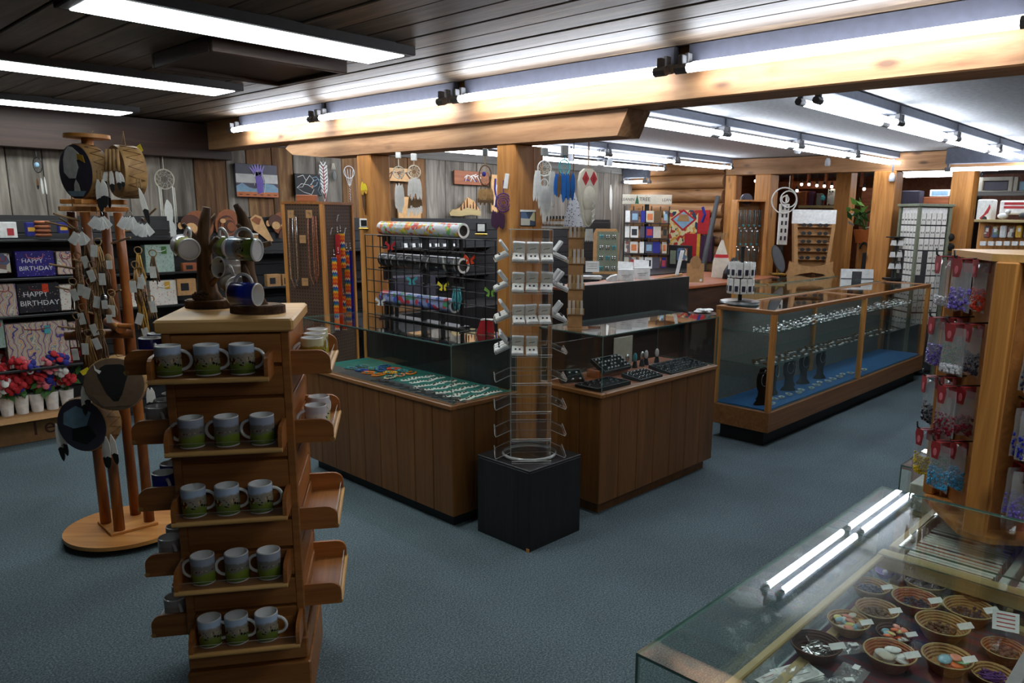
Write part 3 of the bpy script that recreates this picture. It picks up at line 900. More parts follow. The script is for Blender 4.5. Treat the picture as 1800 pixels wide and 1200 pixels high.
# trays
ETH = .012
def endpoly(): return [(0, 0), (.125, 0), (.125, .03)] + [(.125-.04+.04*math.cos(a), .045+.035*math.sin(a)) for a in (R(0), R(22), R(45), R(67), R(90))] + [(0, .08)]
def tray(Wd, loc, rz, name='tray'):
    """shelf with its back edge on local x, reaching out along -y"""
    sh = MB().bbox(-Wd/2, Wd/2, -.115, 0, 0, .01, .002).build(name, M['rackwood'], rk, loc=loc, rot=(0, 0, rz))
    T = Matrix(((0, 0, 1, 0), (-1, 0, 0, 0), (0, 1, 0, 0), (0, 0, 0, 1)))   # outline (reach, height) -> across the tray
    e = MB().prism(endpoly(), -ETH/2, ETH/2, T=T, up='z').build('end_panel', M['rackwood_y'], sh, loc=(-Wd/2, 0, -.004))
    again(e, sh, (Wd/2, 0, -.004))
    MB().box(-Wd/2+.006, Wd/2-.006, -.006, 0, .01, .05).build('back_strip', M['rackwood'], sh)
    MB().cyl((-Wd/2-.006, -.121, .004), (Wd/2+.006, -.121, .004), .0085, n=10).build('front_lip', M['racktop'], sh, smooth='a')
    mb = MB().box(-Wd/2+.004, Wd/2-.004, -.117, -.1145, .01, .036, 0)
    mb.m = [1, 1, 0, 0, 1, 1]
    mb.build('front_guard', [M['acrylic'], M['acredge']], sh)
    return sh
FZ = [1.203, .972, .742, .508, .284]
WT = .332
TX = [-.021, .007, .008, -.003, .024]
for z in FZ:
    tray(WT, (-.012+TX[FZ.index(z)], -HD, z), 0)
    tray(.34, (-HW, 0, z), -PI/2)
RZS = (1.194, .958, .645, .36)
for z in RZS:
    tray(.36, (HW, -.01, z), PI/2)
# mugs
MUG = {}
def mug(label, kind, p, rz, group, rot=None, pm='mug_a'):
    key = pm
    if key in MUG:
        return dup(MUG[key], p, rz, label, group, rot)
    t = thing('mug', label, 'mug', p, rz, group, rot)
    r = .0378
    MB().lathe([(.001, .004), (.03, .004), (.031, 0), (.036, .001), (r, .006), (r, .0925), (r-.001, .095), (r-.003, .0955), (r-.0045, .093), (r-.0045, .01), (.001, .008)], 24, mis=[1, 1, 1, 1, 0, 1, 1, 1, 1, 1]).build('body', [M[pm], M['whitecer']], t, smooth='a')
    MB().tube([(r-.004, 0, .078)] + [(r-.004+.032*math.sin(a), 0, .048+.03*math.cos(a)) for a in [R(10+20*k) for k in range(9)]] + [(r-.004, 0, .018)], .0055, 8).build('handle', M['whitecer'], t, smooth=True)
    MUG[key] = t
    return t
def rloc(x, y, z): return RC + Matrix.Rotation(RZ, 3, 'Z') @ Vector((x, y, z))
nm3 = ['left', 'middle', 'right']
row = ['top', 'second', 'third', 'fourth', 'lowest']
rm = random.Random(4)
for i, z in enumerate(FZ):
    for k in range(3):
        xs = [(-.146, -.035, .067), (-.098, .006, .113), (-.109, -.008, .094), (-.099, .005, .106), (-.094, -.01, .085)][i][k]
        hd = 0 if i in (0, 2, 4) else PI
        if i == 0: hd = R(8)
        pm = 'mug_a' if i in (0, 2, 4) else 'mug_b'
        mug('white mug with %s, %s of three in the %s front tray' % ('meadow and riders print' if pm == 'mug_a' else 'green meadow print', nm3[k], row[i]), 'mug', rloc(-.012+xs, -HD-.062, z+.012), RZ+hd+R(rm.uniform(-14, 8)), 'mugs in the front trays', pm=pm)
    nl = [2, 3, 2, 2, 2][i]
    for k in range(nl):
        pm = ['mug_blue', 'mug_grey', 'mug_blue', 'mug_grey', 'mug_grey'][i]
        mug('%s mug in the %s tray on the rack\'s left face, %s from the near end' % ('blue' if pm == 'mug_blue' else 'grey', row[i], ORD[k]), 'mug', rloc(-HW-.062, -.1+k*.098, z+.0105), RZ+R([-60, 20, 0][k]), 'mugs in the left face trays', pm=pm)
for i, (z, n) in enumerate(((RZS[0], 3), (RZS[1], 2))):
    for k in range(n):
        pm = 'mug_y' if i == 0 else 'mug_c'
        mug('%s mug, right face of the rack, %s tray, %s from the near end' % (['yellow', 'pale'][i], ['top', 'second'][i], ORD[k]), 'mug', rloc(HW+.062, [-.11, -.01, .09][k] if i == 0 else [-.11, .02][k], z+.0105), RZ+R([200, 60, 90][k]), 'mugs in the right face trays', pm=pm)
# two branch mug trees on the rack
def mugtree(label, px, py, pxr, pxtop, branches, rz=0):
    b = at(px, py, z=ZT)
    s = mpp(b)
    t = thing('mug_tree', label, 'mug tree', (b.x, b.y, ZT), FACE)
    r = pxr*s
    pts = [(r*(1+.05*math.sin(3*a))*math.cos(a), r*.75*(1+.05*math.cos(2*a))*math.sin(a)) for a in [2*PI*k/20 for k in range(20)]]
    MB().prism(pts, 0, .026, up='z').build('slice_base', M['bark'], t)
    MB().prism([(x*.9, y*.9) for x, y in pts], .026, .029, up='z').build('slice_top', M['branch'], t)
    L = [((q[0]-px)*s, 0, (py-q[1])*s) for q in pxtop]
    MB().tube([(x, y, max(.015, z)) for x, y, z in L], [q[2]*s for q in pxtop], 10).build('trunk', M['branch'], t, smooth=True)
    for (x0, y0, x1, y1, dy, r0) in branches:
        p0 = ((x0-px)*s, 0, (py-y0)*s)
        p1 = ((x1-px)*s, dy, (py-y1)*s)
        m_ = tuple((a+c)/2 for a, c in zip(p0, p1))
        MB().tube([p0, (m_[0], m_[1], m_[2]+.004), p1], [r0*s, r0*s*.85, r0*s*.6], 8).build('branch', M['branch'], t, smooth=True)
    return t, b, s
t1, b1, s1 = mugtree('tall branch mug tree standing on a bark slice beside a pinecone', 369, 540, 43, [(372, 540, 24), (368, 512, 17), (366, 470, 14), (367, 420, 11), (371, 395, 10), (377, 368, 7)],
    [(369, 445, 346, 396, -.05, 6), (370, 410, 386, 380, .03, 6), (369, 480, 402, 455, -.03, 6), (368, 455, 400, 418, -.04, 6), (368, 508, 404, 480, -.05, 6)])
t2, b2, s2 = mugtree('short branch mug tree on a dark bark slice at the front of the rack top', 452, 549, 47, [(456, 549, 18), (447, 515, 13), (441, 480, 12), (440, 440, 11), (441, 400, 12), (436, 380, 8), (428, 364, 5)],
    [(443, 500, 447, 465, -.06, 6), (441, 420, 440, 398, -.05, 6), (441, 445, 484, 428, .0, 7), (441, 450, 420, 425, .03, 5)])
# pinecone
pc = thing('pinecone', 'brown pinecone lying on the bark slice of the tall mug tree', 'pinecone', atp(361, 519, b1 + Vector((-FW.x, -FW.y, 0))*.0, (FW.x, FW.y, 0)) - Vector((FW.x, FW.y, 0))*.035)
mb = MB().ball((0, 0, 0), (.024, .018, .016), 8, 6)
for k in range(60):
    a, bq = k*2.4, -1+2*(k+.5)/60
    d = Vector((bq, math.sqrt(1-bq*bq)*math.cos(a), math.sqrt(1-bq*bq)*math.sin(a)))
    c = Vector((d.x*.028, d.y*.019, d.z*.017))
    mb.cyl(c*.8, c*1.25+Vector((.004, 0, 0)), .006, .003, 5)
mb.build('scales', M['bark'], pc)
# mugs hung on the trees: axis given in aisle-facing coordinates (right, away, up)
def hung(label, px, py, axis, up_, pm, off=0.0, k=1.0):
    p = atp(px, py, (b1 if px < 420 and off >= 0 else b2), (FW.x, FW.y, 0)) - Vector((FW.x, FW.y, 0))*off
    A_ = Matrix.Rotation(FACE, 3, 'Z')
    z = (A_ @ Vector(axis)).normalized()                # bottom to rim
    h = A_ @ Vector(up_)
    x = (h - z*h.dot(z)).normalized()                   # where the handle points
    y = z.cross(x)
    m3 = Matrix((x, y, z)).transposed()
    p = p - z*.047
    mug(label, 'mug', p, 0, 'mugs hung on branch trees', m3.to_euler(), pm)
hung('pale yellow tipi mug hung bottom outward on the tall mug tree', 343, 433, (-.62, .72, .12), (.35, -.1, 1), 'mug_c', .07)
hung('green meadow mug hung between the two mug trees, base outward', 402, 434, (-.75, .66, .05), (-.3, 0, 1), 'mug_b', .02)
hung('meadow mug hung level on the short mug tree, base to the right', 445, 436, (-1, .15, .06), (.1, -.05, 1), 'mug_a', .07)
hung('grey mug hung open end outward between the trees', 411, 470, (-.5, -.82, .1), (.75, .3, .7), 'mug_grey', .03)
hung('brown and white mug hung base outward low behind the short tree', 402, 502, (-.6, .78, .1), (-.2, 0, 1), 'mug_grey', -.04)
hung('deep blue mug lying on the front bark slice with rim to the right', 448, 512, (1, -.16, -.02), (.05, -.12, 1), 'mug_blue', .085)

# ================================================================== DRUM STAND
DS = Vector((1.297, 4.305, 0))
ds = thing('drum_stand', 'charred log pole stand on a round plywood disc', 'display stand', DS, R(-47))
MB().cyl((0, 0, .035), (0, 0, .055), .3, n=40).build('base_disc', M['plywood'], ds, smooth='a')
MB().bbox(-.115, .115, -.115, .115, .055, .07, .002).build('base_plate', M['plywood'], ds, rot=(0, 0, R(45)))
for k in range(3):
    a = R(20+120*k)
    MB().cyl((.2*math.cos(a), .2*math.sin(a), 0), (.2*math.cos(a), .2*math.sin(a), .036), .025, n=10).build('foot', M['rackwood'], ds)
for k in range(4):
    a = R(90*k+8)
    x, y = .108*math.cos(a), .108*math.sin(a)
    MB().tube([(x, y, .07), (x*1.03, y, .5), (x*.95, y*1.05, 1.0), (x, y, 1.4), (x*.98, y, 1.7)], [.027, .025, .026, .023, .022], 10).build('pole', M['logpole'], ds, smooth=True)
cr = MB().cyl((-.15, 0, 0), (.15, 0, 0), .025, n=10).build('crosspiece', M['logpole'], ds, smooth='a', loc=(0, -.07, 1.1), rot=(0, 0, R(20)))
again(cr, ds, (.05, -.02, 1.14), (0, 0, R(-50)))
for z in (1.715, 1.75):
    MB().bbox(-.15, .15, -.018, .018, -.012, .012, .003).bbox(-.018, .018, -.15, .15, -.012, .012, .003).build('top_frame', M['pine'], ds, loc=(0, 0, z), rot=(0, 0, R(40 if z < 1.73 else 5)))
MB().cyl((0, 0, 1.74), (0, 0, 2.05), .026, n=12).build('centre_post', M['pine'], ds, smooth='a')
MB().cyl((0, 0, 2.05), (0, 0, 2.068), .1, n=24).build('top_disc', M['plywood'], ds, smooth='a')
peg_ = None
pegs = []
for k, (a, z) in enumerate(((200, 1.62), (250, 1.66), (300, 1.62), (340, 1.55), (20, 1.6), (220, 1.42), (270, 1.45), (320, 1.3), (230, 1.12), (280, 1.2), (5, 1.35), (190, 1.3))):
    d = Vector((math.cos(R(a)), math.sin(R(a)), .25)).normalized()
    p0 = Vector((.09*math.cos(R(a)), .09*math.sin(R(a)), z))
    MB().cyl(p0, p0+d*.13, .006, .005, 6).build('peg', M['thong'], ds)
    pegs.append(DS + Matrix.Rotation(R(-47), 3, 'Z') @ (p0+d*.11))
def feather_bm(mb, top, L, wd, tip=.35, lean=0.0, m0=0, m1=1, y=0.0):
    """hanging feather: pale vane with a dark tip"""
    x, yy, z = top
    pts = [(0, 0), (wd*.45, -L*.12), (wd*.5, -L*(1-tip))]
    q = [(x-wd*.06, z), (x+wd*.06, z), (x+wd*.22+lean*.08, z-L*.08), (x+wd*.42+lean*.2, z-L*.2), (x+wd*.5+lean*.4, z-L*.42), (x+wd*.48+lean*.6, z-L*(1-tip)), (x+lean*.55, z-L*(1-tip)*.94), (x-wd*.4+lean*.6, z-L*(1-tip)*1.03), (x-wd*.4+lean*.4, z-L*.42), (x-wd*.3+lean*.2, z-L*.2), (x-wd*.14+lean*.08, z-L*.08)]
    mb.prism(q[::-1], yy-.0015+y, yy+.0015+y, m0)
    q = [(x+wd*.48+lean*.6, z-L*(1-tip)), (x+wd*.4+lean*.8, z-L*.84), (x+wd*.2+lean*.94, z-L*.95), (x+lean, z-L), (x-wd*.2+lean*.94, z-L*.94), (x-wd*.34+lean*.8, z-L*.83), (x-wd*.4+lean*.6, z-L*(1-tip)*1.03), (x+lean*.55, z-L*(1-tip)*.94)]
    mb.prism(q[::-1], yy-.0015+y, yy+.0015+y, m1)
    return mb
def feathers(parent, spots, L=.11, wd=.024, mats=('feather', 'featherblack'), tip=.35):
    for (x, y, z, ln, lean) in spots:
        feather_bm(MB(), (0, 0, 0), ln or L, wd, tip, lean).build('feather', [M[mats[0]], M[mats[1]]], parent, loc=(x, y, z))
def drum(label, px, py, off, r, h, facing, head, art=None):
    """hoop drum; facing = angle of the painted head in aisle coordinates (0 = towards the viewer, + = to the left)"""
    p = atp(px, py, DS - Vector((FW.x, FW.y, 0))*off, (FW.x, FW.y, 0))
    t = thing('hand_drum', label, 'drum', p, FACE - facing)
    T = Matrix.Rotation(PI/2, 4, 'X')
    MB().lathe([(r*.97, -h/2), (r, -h/2+.008), (r*1.01, 0), (r, h/2-.008), (r*.97, h/2)], 32, T=T).build('hoop', M['hide'], t, smooth='a')
    MB().lathe([(r*.97, h/2), (r*.9, h/2+.002), (.001, h/2+.002)], 32, T=T).build('drum_head', M[head], t, smooth='a')
    MB().lathe([(.001, -h/2-.001), (r*.97, -h/2)], 32, T=T).build('back_head', M['hide'], t, smooth='a')
    pts = []
    n = 18
    for k in range(n*2):
        a = PI*k/n
        yy = (h*.36 if k % 2 else -h*.36)
        pts.append((r*1.015*math.cos(a), yy, r*1.015*math.sin(a)))
    MB().tube(pts, .0022, 4, True).build('lacing', M['leather'], t)
    return t
def decal(parent, poly, y, mat, name='painting', th=.0012):
    return MB().prism(poly[::-1], y-th, y, 0).build(name, M[mat], parent)
M['slate'] = plain('slate_paint', (66, 62, 76), .5)
M['skinbrown'] = plain('brown_paint', (96, 76, 58), .6)
M['blkpaint'] = plain('black_animal_paint', (16, 14, 15), .6)
M['whitepaint'] = plain('white_paint', (226, 224, 218), .5)
M['bluepaint'] = plain('pale_blue_paint', (130, 164, 186), .5)
M['goldpaint'] = plain('yellow_paint', (208, 160, 50), .5)
M['purplepaint'] = plain('purple_paint', (104, 76, 170), .5)
M['orangepaint'] = plain('orange_paint', (200, 110, 50), .5)
fwv = Vector((FW.x, FW.y, 0))
d1 = drum('round hide drum with white eagle head painting at the top of the pole stand', 150, 303, .02, .132, .095, R(26), 'slate')
e = -.0505
decal(d1, [(-.06, .1), (-.03, .12), (.0, .115), (.045, .085), (.06, .06), (.02, .055), (.03, .02), (.0, -.03), (-.05, -.03), (-.085, .0), (-.08, .06)], e, 'whitepaint')
decal(d1, [(.03, .085), (.075, .075), (.085, .04), (.06, .05), (.03, .06)], e-.0006, 'goldpaint')
decal(d1, [(-.0, -.035), (.02, -.06), (.03, -.1), (-.02, -.1), (-.015, -.06)], e, 'whitepaint')
decal(d1, [(-.07, -.09), (.07, -.09), (.045, -.115), (-.045, -.115)], e-.0006, 'bluepaint')
MB().tube([(-.02, 0, .13), (-.0, .06, .2), (.03, 0, .135)], .002, 5).build('hanging_cord', M['thong'], d1)
feathers(d1, [(.1, .0, -.02, .13, .0), (.12, .02, -.03, .14, .01), (.05, .03, -.1, .12, 0)], wd=.035)
d2 = drum('round hide drum hung at the top right of the pole stand with a yellow tag', 222, 302, .0, .125, .1, R(-140), 'hide')
MB().bbox(-.022, .022, -.001, .001, -.018, .018, .0005).build('price_tag', M['yellow'], d2, loc=(-.02, -.06, .11), rot=(0, R(25), R(20)))
MB().tube([(-.02, 0, .125), (-.01, .0, .19), (.03, 0, .13)], .002, 5).build('hanging_cord', M['thong'], d2)
d3 = drum('dark hide drum with black bison head painting low on the pole stand', 205, 672, .17, .135, .085, R(-18), 'skinbrown')
e = -.0455
decal(d3, [(-.055, .085), (-.03, .1), (.035, .1), (.06, .085), (.065, .05), (.05, .01), (.03, -.05), (.01, -.085), (-.012, -.085), (-.035, -.045), (-.06, .02), (-.07, .05)], e, 'blkpaint')
decal(d3, [(-.06, .055), (-.078, .075), (-.08, .105), (-.072, .08), (-.05, .07)], e-.0006, 'whitepaint')
decal(d3, [(.055, .06), (.075, .078), (.08, .105), (.085, .075), (.06, .05)], e-.0006, 'whitepaint')
decal(d3, [(-.1, -.05), (-.03, -.06), (.05, -.06), (.1, -.05), (.06, -.11), (-.06, -.11)], e, 'skinbrown')
feathers(d3, [(-.15, .0, -.01, .15, 0), (-.13, -.02, .0, .12, .0), (.14, -.02, -.03, .12, .0), (.155, -.02, -.03, .12, 0)], wd=.03)
MB().bbox(-.02, .02, -.001, .001, -.012, .012, .0005).build('price_tag', M['yellow'], d3, loc=(-.12, -.04, .07), rot=(0, R(-30), 0))
d4 = drum('dark hide drum with teal and blue painting hung lowest on the pole stand', 158, 742, .1, .14, .11, R(8), 'slate')
decal(d4, [(-.09, .06), (-.02, .1), (.06, .07), (.03, .0), (-.04, -.02), (-.1, .0)], -.058, 'bluepaint')
decal(d4, [(-.05, -.02), (.04, .0), (.08, -.05), (.02, -.1), (-.06, -.08)], -.0586, 'blkpaint')
feathers(d4, [(-.15, -.05, .0, .2, .02), (-.135, -.05, .0, .17, .03), (.13, -.06, -.05, .17, .0), (.15, -.05, -.04, .16, .02), (.11, -.05, -.06, .16, 0)], wd=.038)
# things hung on the pegs
def strand_bundle(label, px, py, L, wd, mat, n, off, cat='leather strand', tag_=True, loops=True):
    p = atp(px, py, DS - fwv*off, fwv)
    t = thing(cat.replace(' ', '_'), label, cat, p, FACE)
    rr = random.Random(int(px*7+py))
    for k in range(n):
        x = (k-(n-1)/2)*wd/max(1, n)
        l = L*rr.uniform(.75, 1)
        MB().tube([(x*.3, 0, 0), (x*.8, rr.uniform(-.008, .008), -l*.4), (x*1.1, rr.uniform(-.01, .01), -l*.75), (x*1.25, 0, -l)], [.0035, .0042, .004, .0025], 5).build('strand', M[mat], t, smooth=True)
    if loops: MB().tube([(.018*math.cos(a), .004*math.sin(2*a), .012+.018*math.sin(a)) for a in [2*PI*k/12 for k in range(12)]], .003, 5, True).build('loop', M['thong'], t, smooth=True)
    if tag_:
        MB().bbox(-.016, .016, -.001, .001, -.028, .028, .0006).build('price_tag', M['paper'], t, loc=(rr.uniform(-.02, .02), -.012, -L*rr.uniform(.15, .8)), rot=(0, R(rr.uniform(-20, 20)), 0))
    return t
BUN = [(150, 425, .2, .05, 'leather', 6, .18, 'brown'), (172, 430, .16, .05, 'hide', 5, .2, 'tan'), (163, 470, .17, .06, 'thong', 6, .2, 'pale tan'), (186, 470, .12, .04, 'leather', 5, .22, 'dark brown'),
       (136, 455, .2, .04, 'seeds', 5, .18, 'seed beaded'), (145, 545, .18, .06, 'leather', 6, .19, 'lower brown'), (170, 550, .16, .05, 'hide', 6, .2, 'lower tan'), (135, 560, .22, .03, 'leather', 3, .2, 'long dark'),
       (243, 445, .16, .04, 'yellowcord', 6, .16, 'golden braided'), (245, 480, .16, .05, 'seeds', 7, .17, 'thick seed beaded'), (247, 520, .2, .05, 'yellowcord', 5, .16, 'lower golden'), (269, 450, .14, .04, 'leather', 5, .14, 'rightmost brown'), (265, 530, .1, .05, 'thong', 5, .14, 'lower right tan'), (196, 520, .1, .04, 'thong', 4, .2, 'short pale'),
       (158, 500, .16, .05, 'seeds', 6, .2, 'dark seed beaded'), (176, 500, .18, .05, 'thong', 6, .21, 'pale fringed'), (155, 590, .18, .05, 'hide', 6, .2, 'lowest tan'), (178, 590, .16, .05, 'leather', 6, .21, 'lowest brown'), (238, 470, .2, .03, 'hide', 5, .17, 'slim tan'), (252, 560, .16, .04, 'yellowcord', 5, .15, 'lowest golden'), (128, 500, .16, .04, 'leather', 5, .18, 'leftmost brown')]
M['yellowcord'] = plain('golden_cord', (176, 130, 50), .7)
for i, (px, py, L, wd, mt, n, off, nm) in enumerate(BUN):
    strand_bundle('%s strand bundle hung from a peg of the pole stand' % nm, px, py, L, wd, mt, n, off, 'strand bundle')
for i, (px, py, off, nm) in enumerate(((176, 388, .2, 'in front of the pole with the eagle drum feathers'), (228, 388, .18, 'right of the middle pole'), (250, 400, .17, 'at the right edge of the pole stand'), (142, 415, .2, 'above the brown strands at the left'))):
    p = atp(px, py, DS - fwv*off, fwv)
    t = thing('tag_bunch', 'bunch of blank white tags hung %s' % nm, 'tags', p, FACE)
    MB().tube([(.014*math.cos(a), 0, .03+.018*math.sin(a)) for a in [2*PI*k/10 for k in range(10)]], .0018, 5, True).build('ring', M['silver'], t)
    rr = random.Random(i)
    for k in range(5):
        MB().bbox(-.018, .018, -.0008, .0008, -.055, 0, .0004).build('tag', M['white'], t, loc=(rr.uniform(-.012, .012), -.004*k, .012), rot=(0, R(-45+22*k+rr.uniform(-8, 8)), 0))
for i, (px, py, off, ang, nm) in enumerate(((118, 392, .12, 62, 'left'), (265, 375, .1, -66, 'right'))):
    p = atp(px, py, DS - fwv*off, fwv)
    t = thing('drum_stick', 'drum beater stick jutting out to the %s of the pole stand' % nm, 'drum stick', p, FACE)
    MB().cyl((-.05, .03, .022) if i == 0 else (-.05, .03, -.03), (.06, -.03, -.03) if i == 0 else (.045, -.03, .026), .0045, n=7).build('shaft', M['thong'], t)
    MB().ball((.062, -.031, -.031) if i == 0 else (-.052, .03, -.031), .012, 8, 5).build('tip', M['leather'], t)
p = atp(196, 285, DS - fwv*.16, fwv)
t = thing('feather_bunch', 'bunch of brown quivers and striped feathers hung between the two upper drums', 'feathers', p, FACE)
for k in range(4):
    MB().tube([(-.02+.018*k, 0, .06), (-.024+.018*k, 0, 0), (-.028+.02*k, -.005, -.04)], [.006, .009, .008], 7).build('quill', M['hide'], t, smooth=True)
feathers(t, [(-.03, 0, -.03, .09, -.02), (-.005, -.006, -.03, .11, 0), (.02, -.003, -.03, .1, .01), (.035, 0, -.045, .07, .01)], wd=.024)
for i, (px, py, off) in enumerate(((175, 315, .2), (244, 330, .14))):
    p = atp(px, py, DS - fwv*off, fwv)
    t = thing('feather_drop', ['white feather pair with black tips hanging over the eagle drum rim', 'long white feather with black tip hanging from the upper right drum'][i], 'feather', p, FACE)
    MB().tube([(-.006, 0, .04), (-.008, 0, 0)], .003, 5).tube([(.01, 0, .04), (.012, 0, 0)], .003, 5).build('cord', M['thong'], t)
    feathers(t, [(-.01, 0, 0, .15, .005), (.015, -.003, -.0, .13, .0)] if i == 0 else [(0, 0, 0, .17, .035)], wd=.04 if i == 0 else .03, tip=.4)
p = atp(215, 572, DS - fwv*.2, fwv)
t = thing('rattle', 'wooden ball rattle on the crosspiece of the pole stand', 'rattle', p, FACE)
MB().ball((-.03, 0, 0), .016, 10, 6).build('ball', M['plywood'], t, smooth=True)
MB().cyl((-.02, 0, 0), (.05, 0, -.006), .011, .015, 9).build('handle', M['logpole'], t, smooth='a')
for i, (px, py) in enumerate(((190, 450), (182, 520), (190, 545))):
    p = atp(px, py, DS - fwv*.23, fwv)
    t = thing('hide_pouch', ['small hide pouch with two round wooden buttons', 'silver wire charm with a white tag', 'brown medicine pouch with a white tag'][i] + ' hung on the pole stand', 'pouch', p, FACE)
    MB().ball((0, 0, -.01), (.018, .01, .022), 9, 6).build('bag', M[['thong', 'silver', 'leather'][i]], t, smooth=True)
    MB().bbox(-.014, .014, -.001, .001, -.06, -.02, .0006).build('price_tag', M['paper'], t, loc=(.008, -.012, 0))

# ================================================================== GIFT WALL
sw = struct(MB().box(.6, 8.6, 6.9, 6.96, 0, 1.66).build('trim_3', M['blackshelf']), label='black slatted display board along the left wall')
grv = None
for i in range(16):
    if grv is None: grv = MB().bbox(-4, 4, -.012, 0, 0, .094, .003).build('slat', M['blackshelf'], sw, loc=(4.6, 6.899, .03+i*.1))
    else: again(grv, sw, (4.6, 6.899, .03+i*.1))
def wb(x0, y0, x1, y1, Y):
    """the upright rectangle at depth Y that covers those two corners"""
    a, b = at(x0, y0, y=Y), at(x1, y1, y=Y)
    c, d = at(x0, y1, y=Y), at(x1, y0, y=Y)
    return ((a.x+c.x)/2, (b.x+d.x)/2, (b.z+c.z)/2, (a.z+d.z)/2)
def wtext(s, size, mat, parent, loc, rot, name='lettering', align='CENTER'):
    cu = bpy.data.curves.new(name, 'FONT')
    cu.body = s
    cu.size = size
    cu.align_x = align
    cu.align_y = 'CENTER'
    cu.extrude = .0006
    cu.resolution_u = 3
    cu.materials.append(M[mat])
    tmp = bpy.data.objects.new('lettering_curve', cu)
    COL.objects.link(tmp)
    bpy.context.view_layer.update()
    me = bpy.data.meshes.new_from_object(tmp.evaluated_get(bpy.context.evaluated_depsgraph_get()))
    me.name = name
    bpy.data.objects.remove(tmp)
    if not me.materials: me.materials.append(M[mat])
    return link(name, me, parent, loc, rot)
shelfn = 0
def wshelf(x0, x1, z, label, dpt=.3):
    t = thing('wall_shelf', label, 'shelf', ((x0+x1)/2, 6.885-dpt/2, z))
    MB().bbox(-(x1-x0)/2, (x1-x0)/2, -dpt/2, dpt/2, -.018, 0, .003).build('board', M['black'], t)
    br_ = MB().prism([(-.06, -.018), (.06, -.018), (.06, -.08)], -.004, .004, T=Matrix.Rotation(PI/2, 4, 'Z')).build('bracket', M['black'], t, loc=(-(x1-x0)/2+.1, dpt/2-.07, 0))
    again(br_, t, ((x1-x0)/2-.1, dpt/2-.07, 0))
    return t
def gift_bag(x0, y0, x1, y1, mat, label, Y=6.62, text=None, tcol='whitetext', handle='redtext', tagc=None, d_=.09):
    X0, X1, z0, z1 = wb(x0, y0, x1, y1, Y)
    wd, h = X1-X0, z1-z0
    t = thing('gift_bag', label, 'gift bag', ((X0+X1)/2, Y+d_/2, z0))
    MB().bbox(-wd/2, wd/2, -d_/2, d_/2, 0, h, .003).build('bag', M[mat], t)
    for sy in (-1, 1):
        MB().tube([(-wd*.22, sy*d_*.5, h-.02), (-wd*.2, sy*(d_*.5+.004), h-.045), (0, sy*(d_*.5+.006), h-.055), (wd*.2, sy*(d_*.5+.004), h-.045), (wd*.22, sy*d_*.5, h-.02)], .003, 5).build('handle', M[handle], t, smooth=True)
    if text:
        for k, line in enumerate(text):
            wtext(line, h*.24, tcol, t, (-.0 if k else -wd*.08, -d_/2-.001, h*(.62-.3*k)), (PI/2, 0, 0))
    if tagc:
        MB().bbox(-.02, .02, -.003, 0, -.03, .03, .001).build('gift_tag', M[tagc], t, loc=(wd*.16, -d_/2-.002, h*.82))
    return t
# shelves carrying rows of goods
for (y, xa, xb, nm) in ((420, -20, 300, 'top shelf of the left wall'), (487, -20, 320, 'second shelf of the left wall'), (552, -20, 320, 'third shelf of the left wall'), (646, -20, 330, 'lowest shelf of the left wall')):
    a, b = at(xa, y+xa*-.0, y=6.6), at(xb, y, y=6.6)
    z = at(60, y, y=6.6).z
    wshelf(a.x-.3, 3.15, z-.003, 'black %s' % nm)
for (y, nm) in ((440, 'upper'), (498, 'middle'), (560, 'lower')):
    z = at(560, y, y=6.6).z
    wshelf(3.25, 6.3, z, 'black %s shelf of the wall behind the necklace tower' % nm)
gift_bag(28, 441, 96, 486, 'stars', 'deep blue starry gift bag lettered happy birthday, on the second shelf', text=['HAPPY', 'BIRTHDAY'], handle='pink')
gift_bag(31, 497, 106, 549, 'darkstars', 'black party gift bag lettered happy birthday, on the third shelf', text=['HAPPY', 'BIRTHDAY'], handle='red', tagc='orange')
gift_bag(12, 566, 122, 643, 'wavy', 'large wavy striped gift bag on the lowest shelf', handle='red', tagc='turq')
gift_bag(-12, 499, 30, 556, 'wavy', 'small wavy striped gift bag at the left end of the third shelf')
gift_bag(-6, 446, 18, 480, 'cdcov', 'speckled brown gift bag at the left end of the second shelf')
gift_bag(100, 442, 134, 482, 'wavy', 'pink wavy gift bag behind the left strands of the pole stand')
gift_bag(106, 500, 134, 545, 'baby', 'pale grey gift bag right of the black party bag')
gift_bag(256, 430, 306, 483, 'sage', 'sage green baby gift bag with animals', tagc='leafgreen', handle='paper')
gift_bag(264, 493, 311, 538, 'baby', 'white baby gift bag with orange motifs', tagc='goldpaint', handle='paper')
gift_bag(122, 566, 150, 610, 'wavy', 'narrow wavy gift bag right of the large wavy one')
gift_bag(214, 500, 240, 540, 'baby', 'white patterned gift bag behind the golden strands')
gift_bag(-10, 562, 8, 612, 'sage', 'grey gift bag at the left end of the lowest shelf')
def wbox(name, label, cat, x0, y0, x1, y1, mat, Y=6.6, d_=.06, extra=None, zb=None):
    X0, X1, z0, z1 = wb(x0, y0, x1, y1, Y)
    if zb is not None: z0 = zb
    t = thing(name, label, cat, ((X0+X1)/2, Y+d_/2, z0))
    MB().bbox(-(X1-X0)/2, (X1-X0)/2, -d_/2, d_/2, 0, z1-z0, .002).build('body', M[mat], t)
    if extra: extra(t, (X1-X0), z1-z0, -d_/2)
    return t
def facepic(mat, fx0=.2, fx1=.8, fz0=.25, fz1=.75):
    def f(t, w_, h, y): MB().box((fx0-.5)*w_, (fx1-.5)*w_, y-.0015, y, fz0*h, fz1*h).build('front_picture', M[mat], t)
    return f
wbox('toy_box', 'white toy box with brown animal picture on the top shelf', 'box', -10, 390, 30, 418, 'white', extra=facepic('redtext', .55, .85, .15, .6))
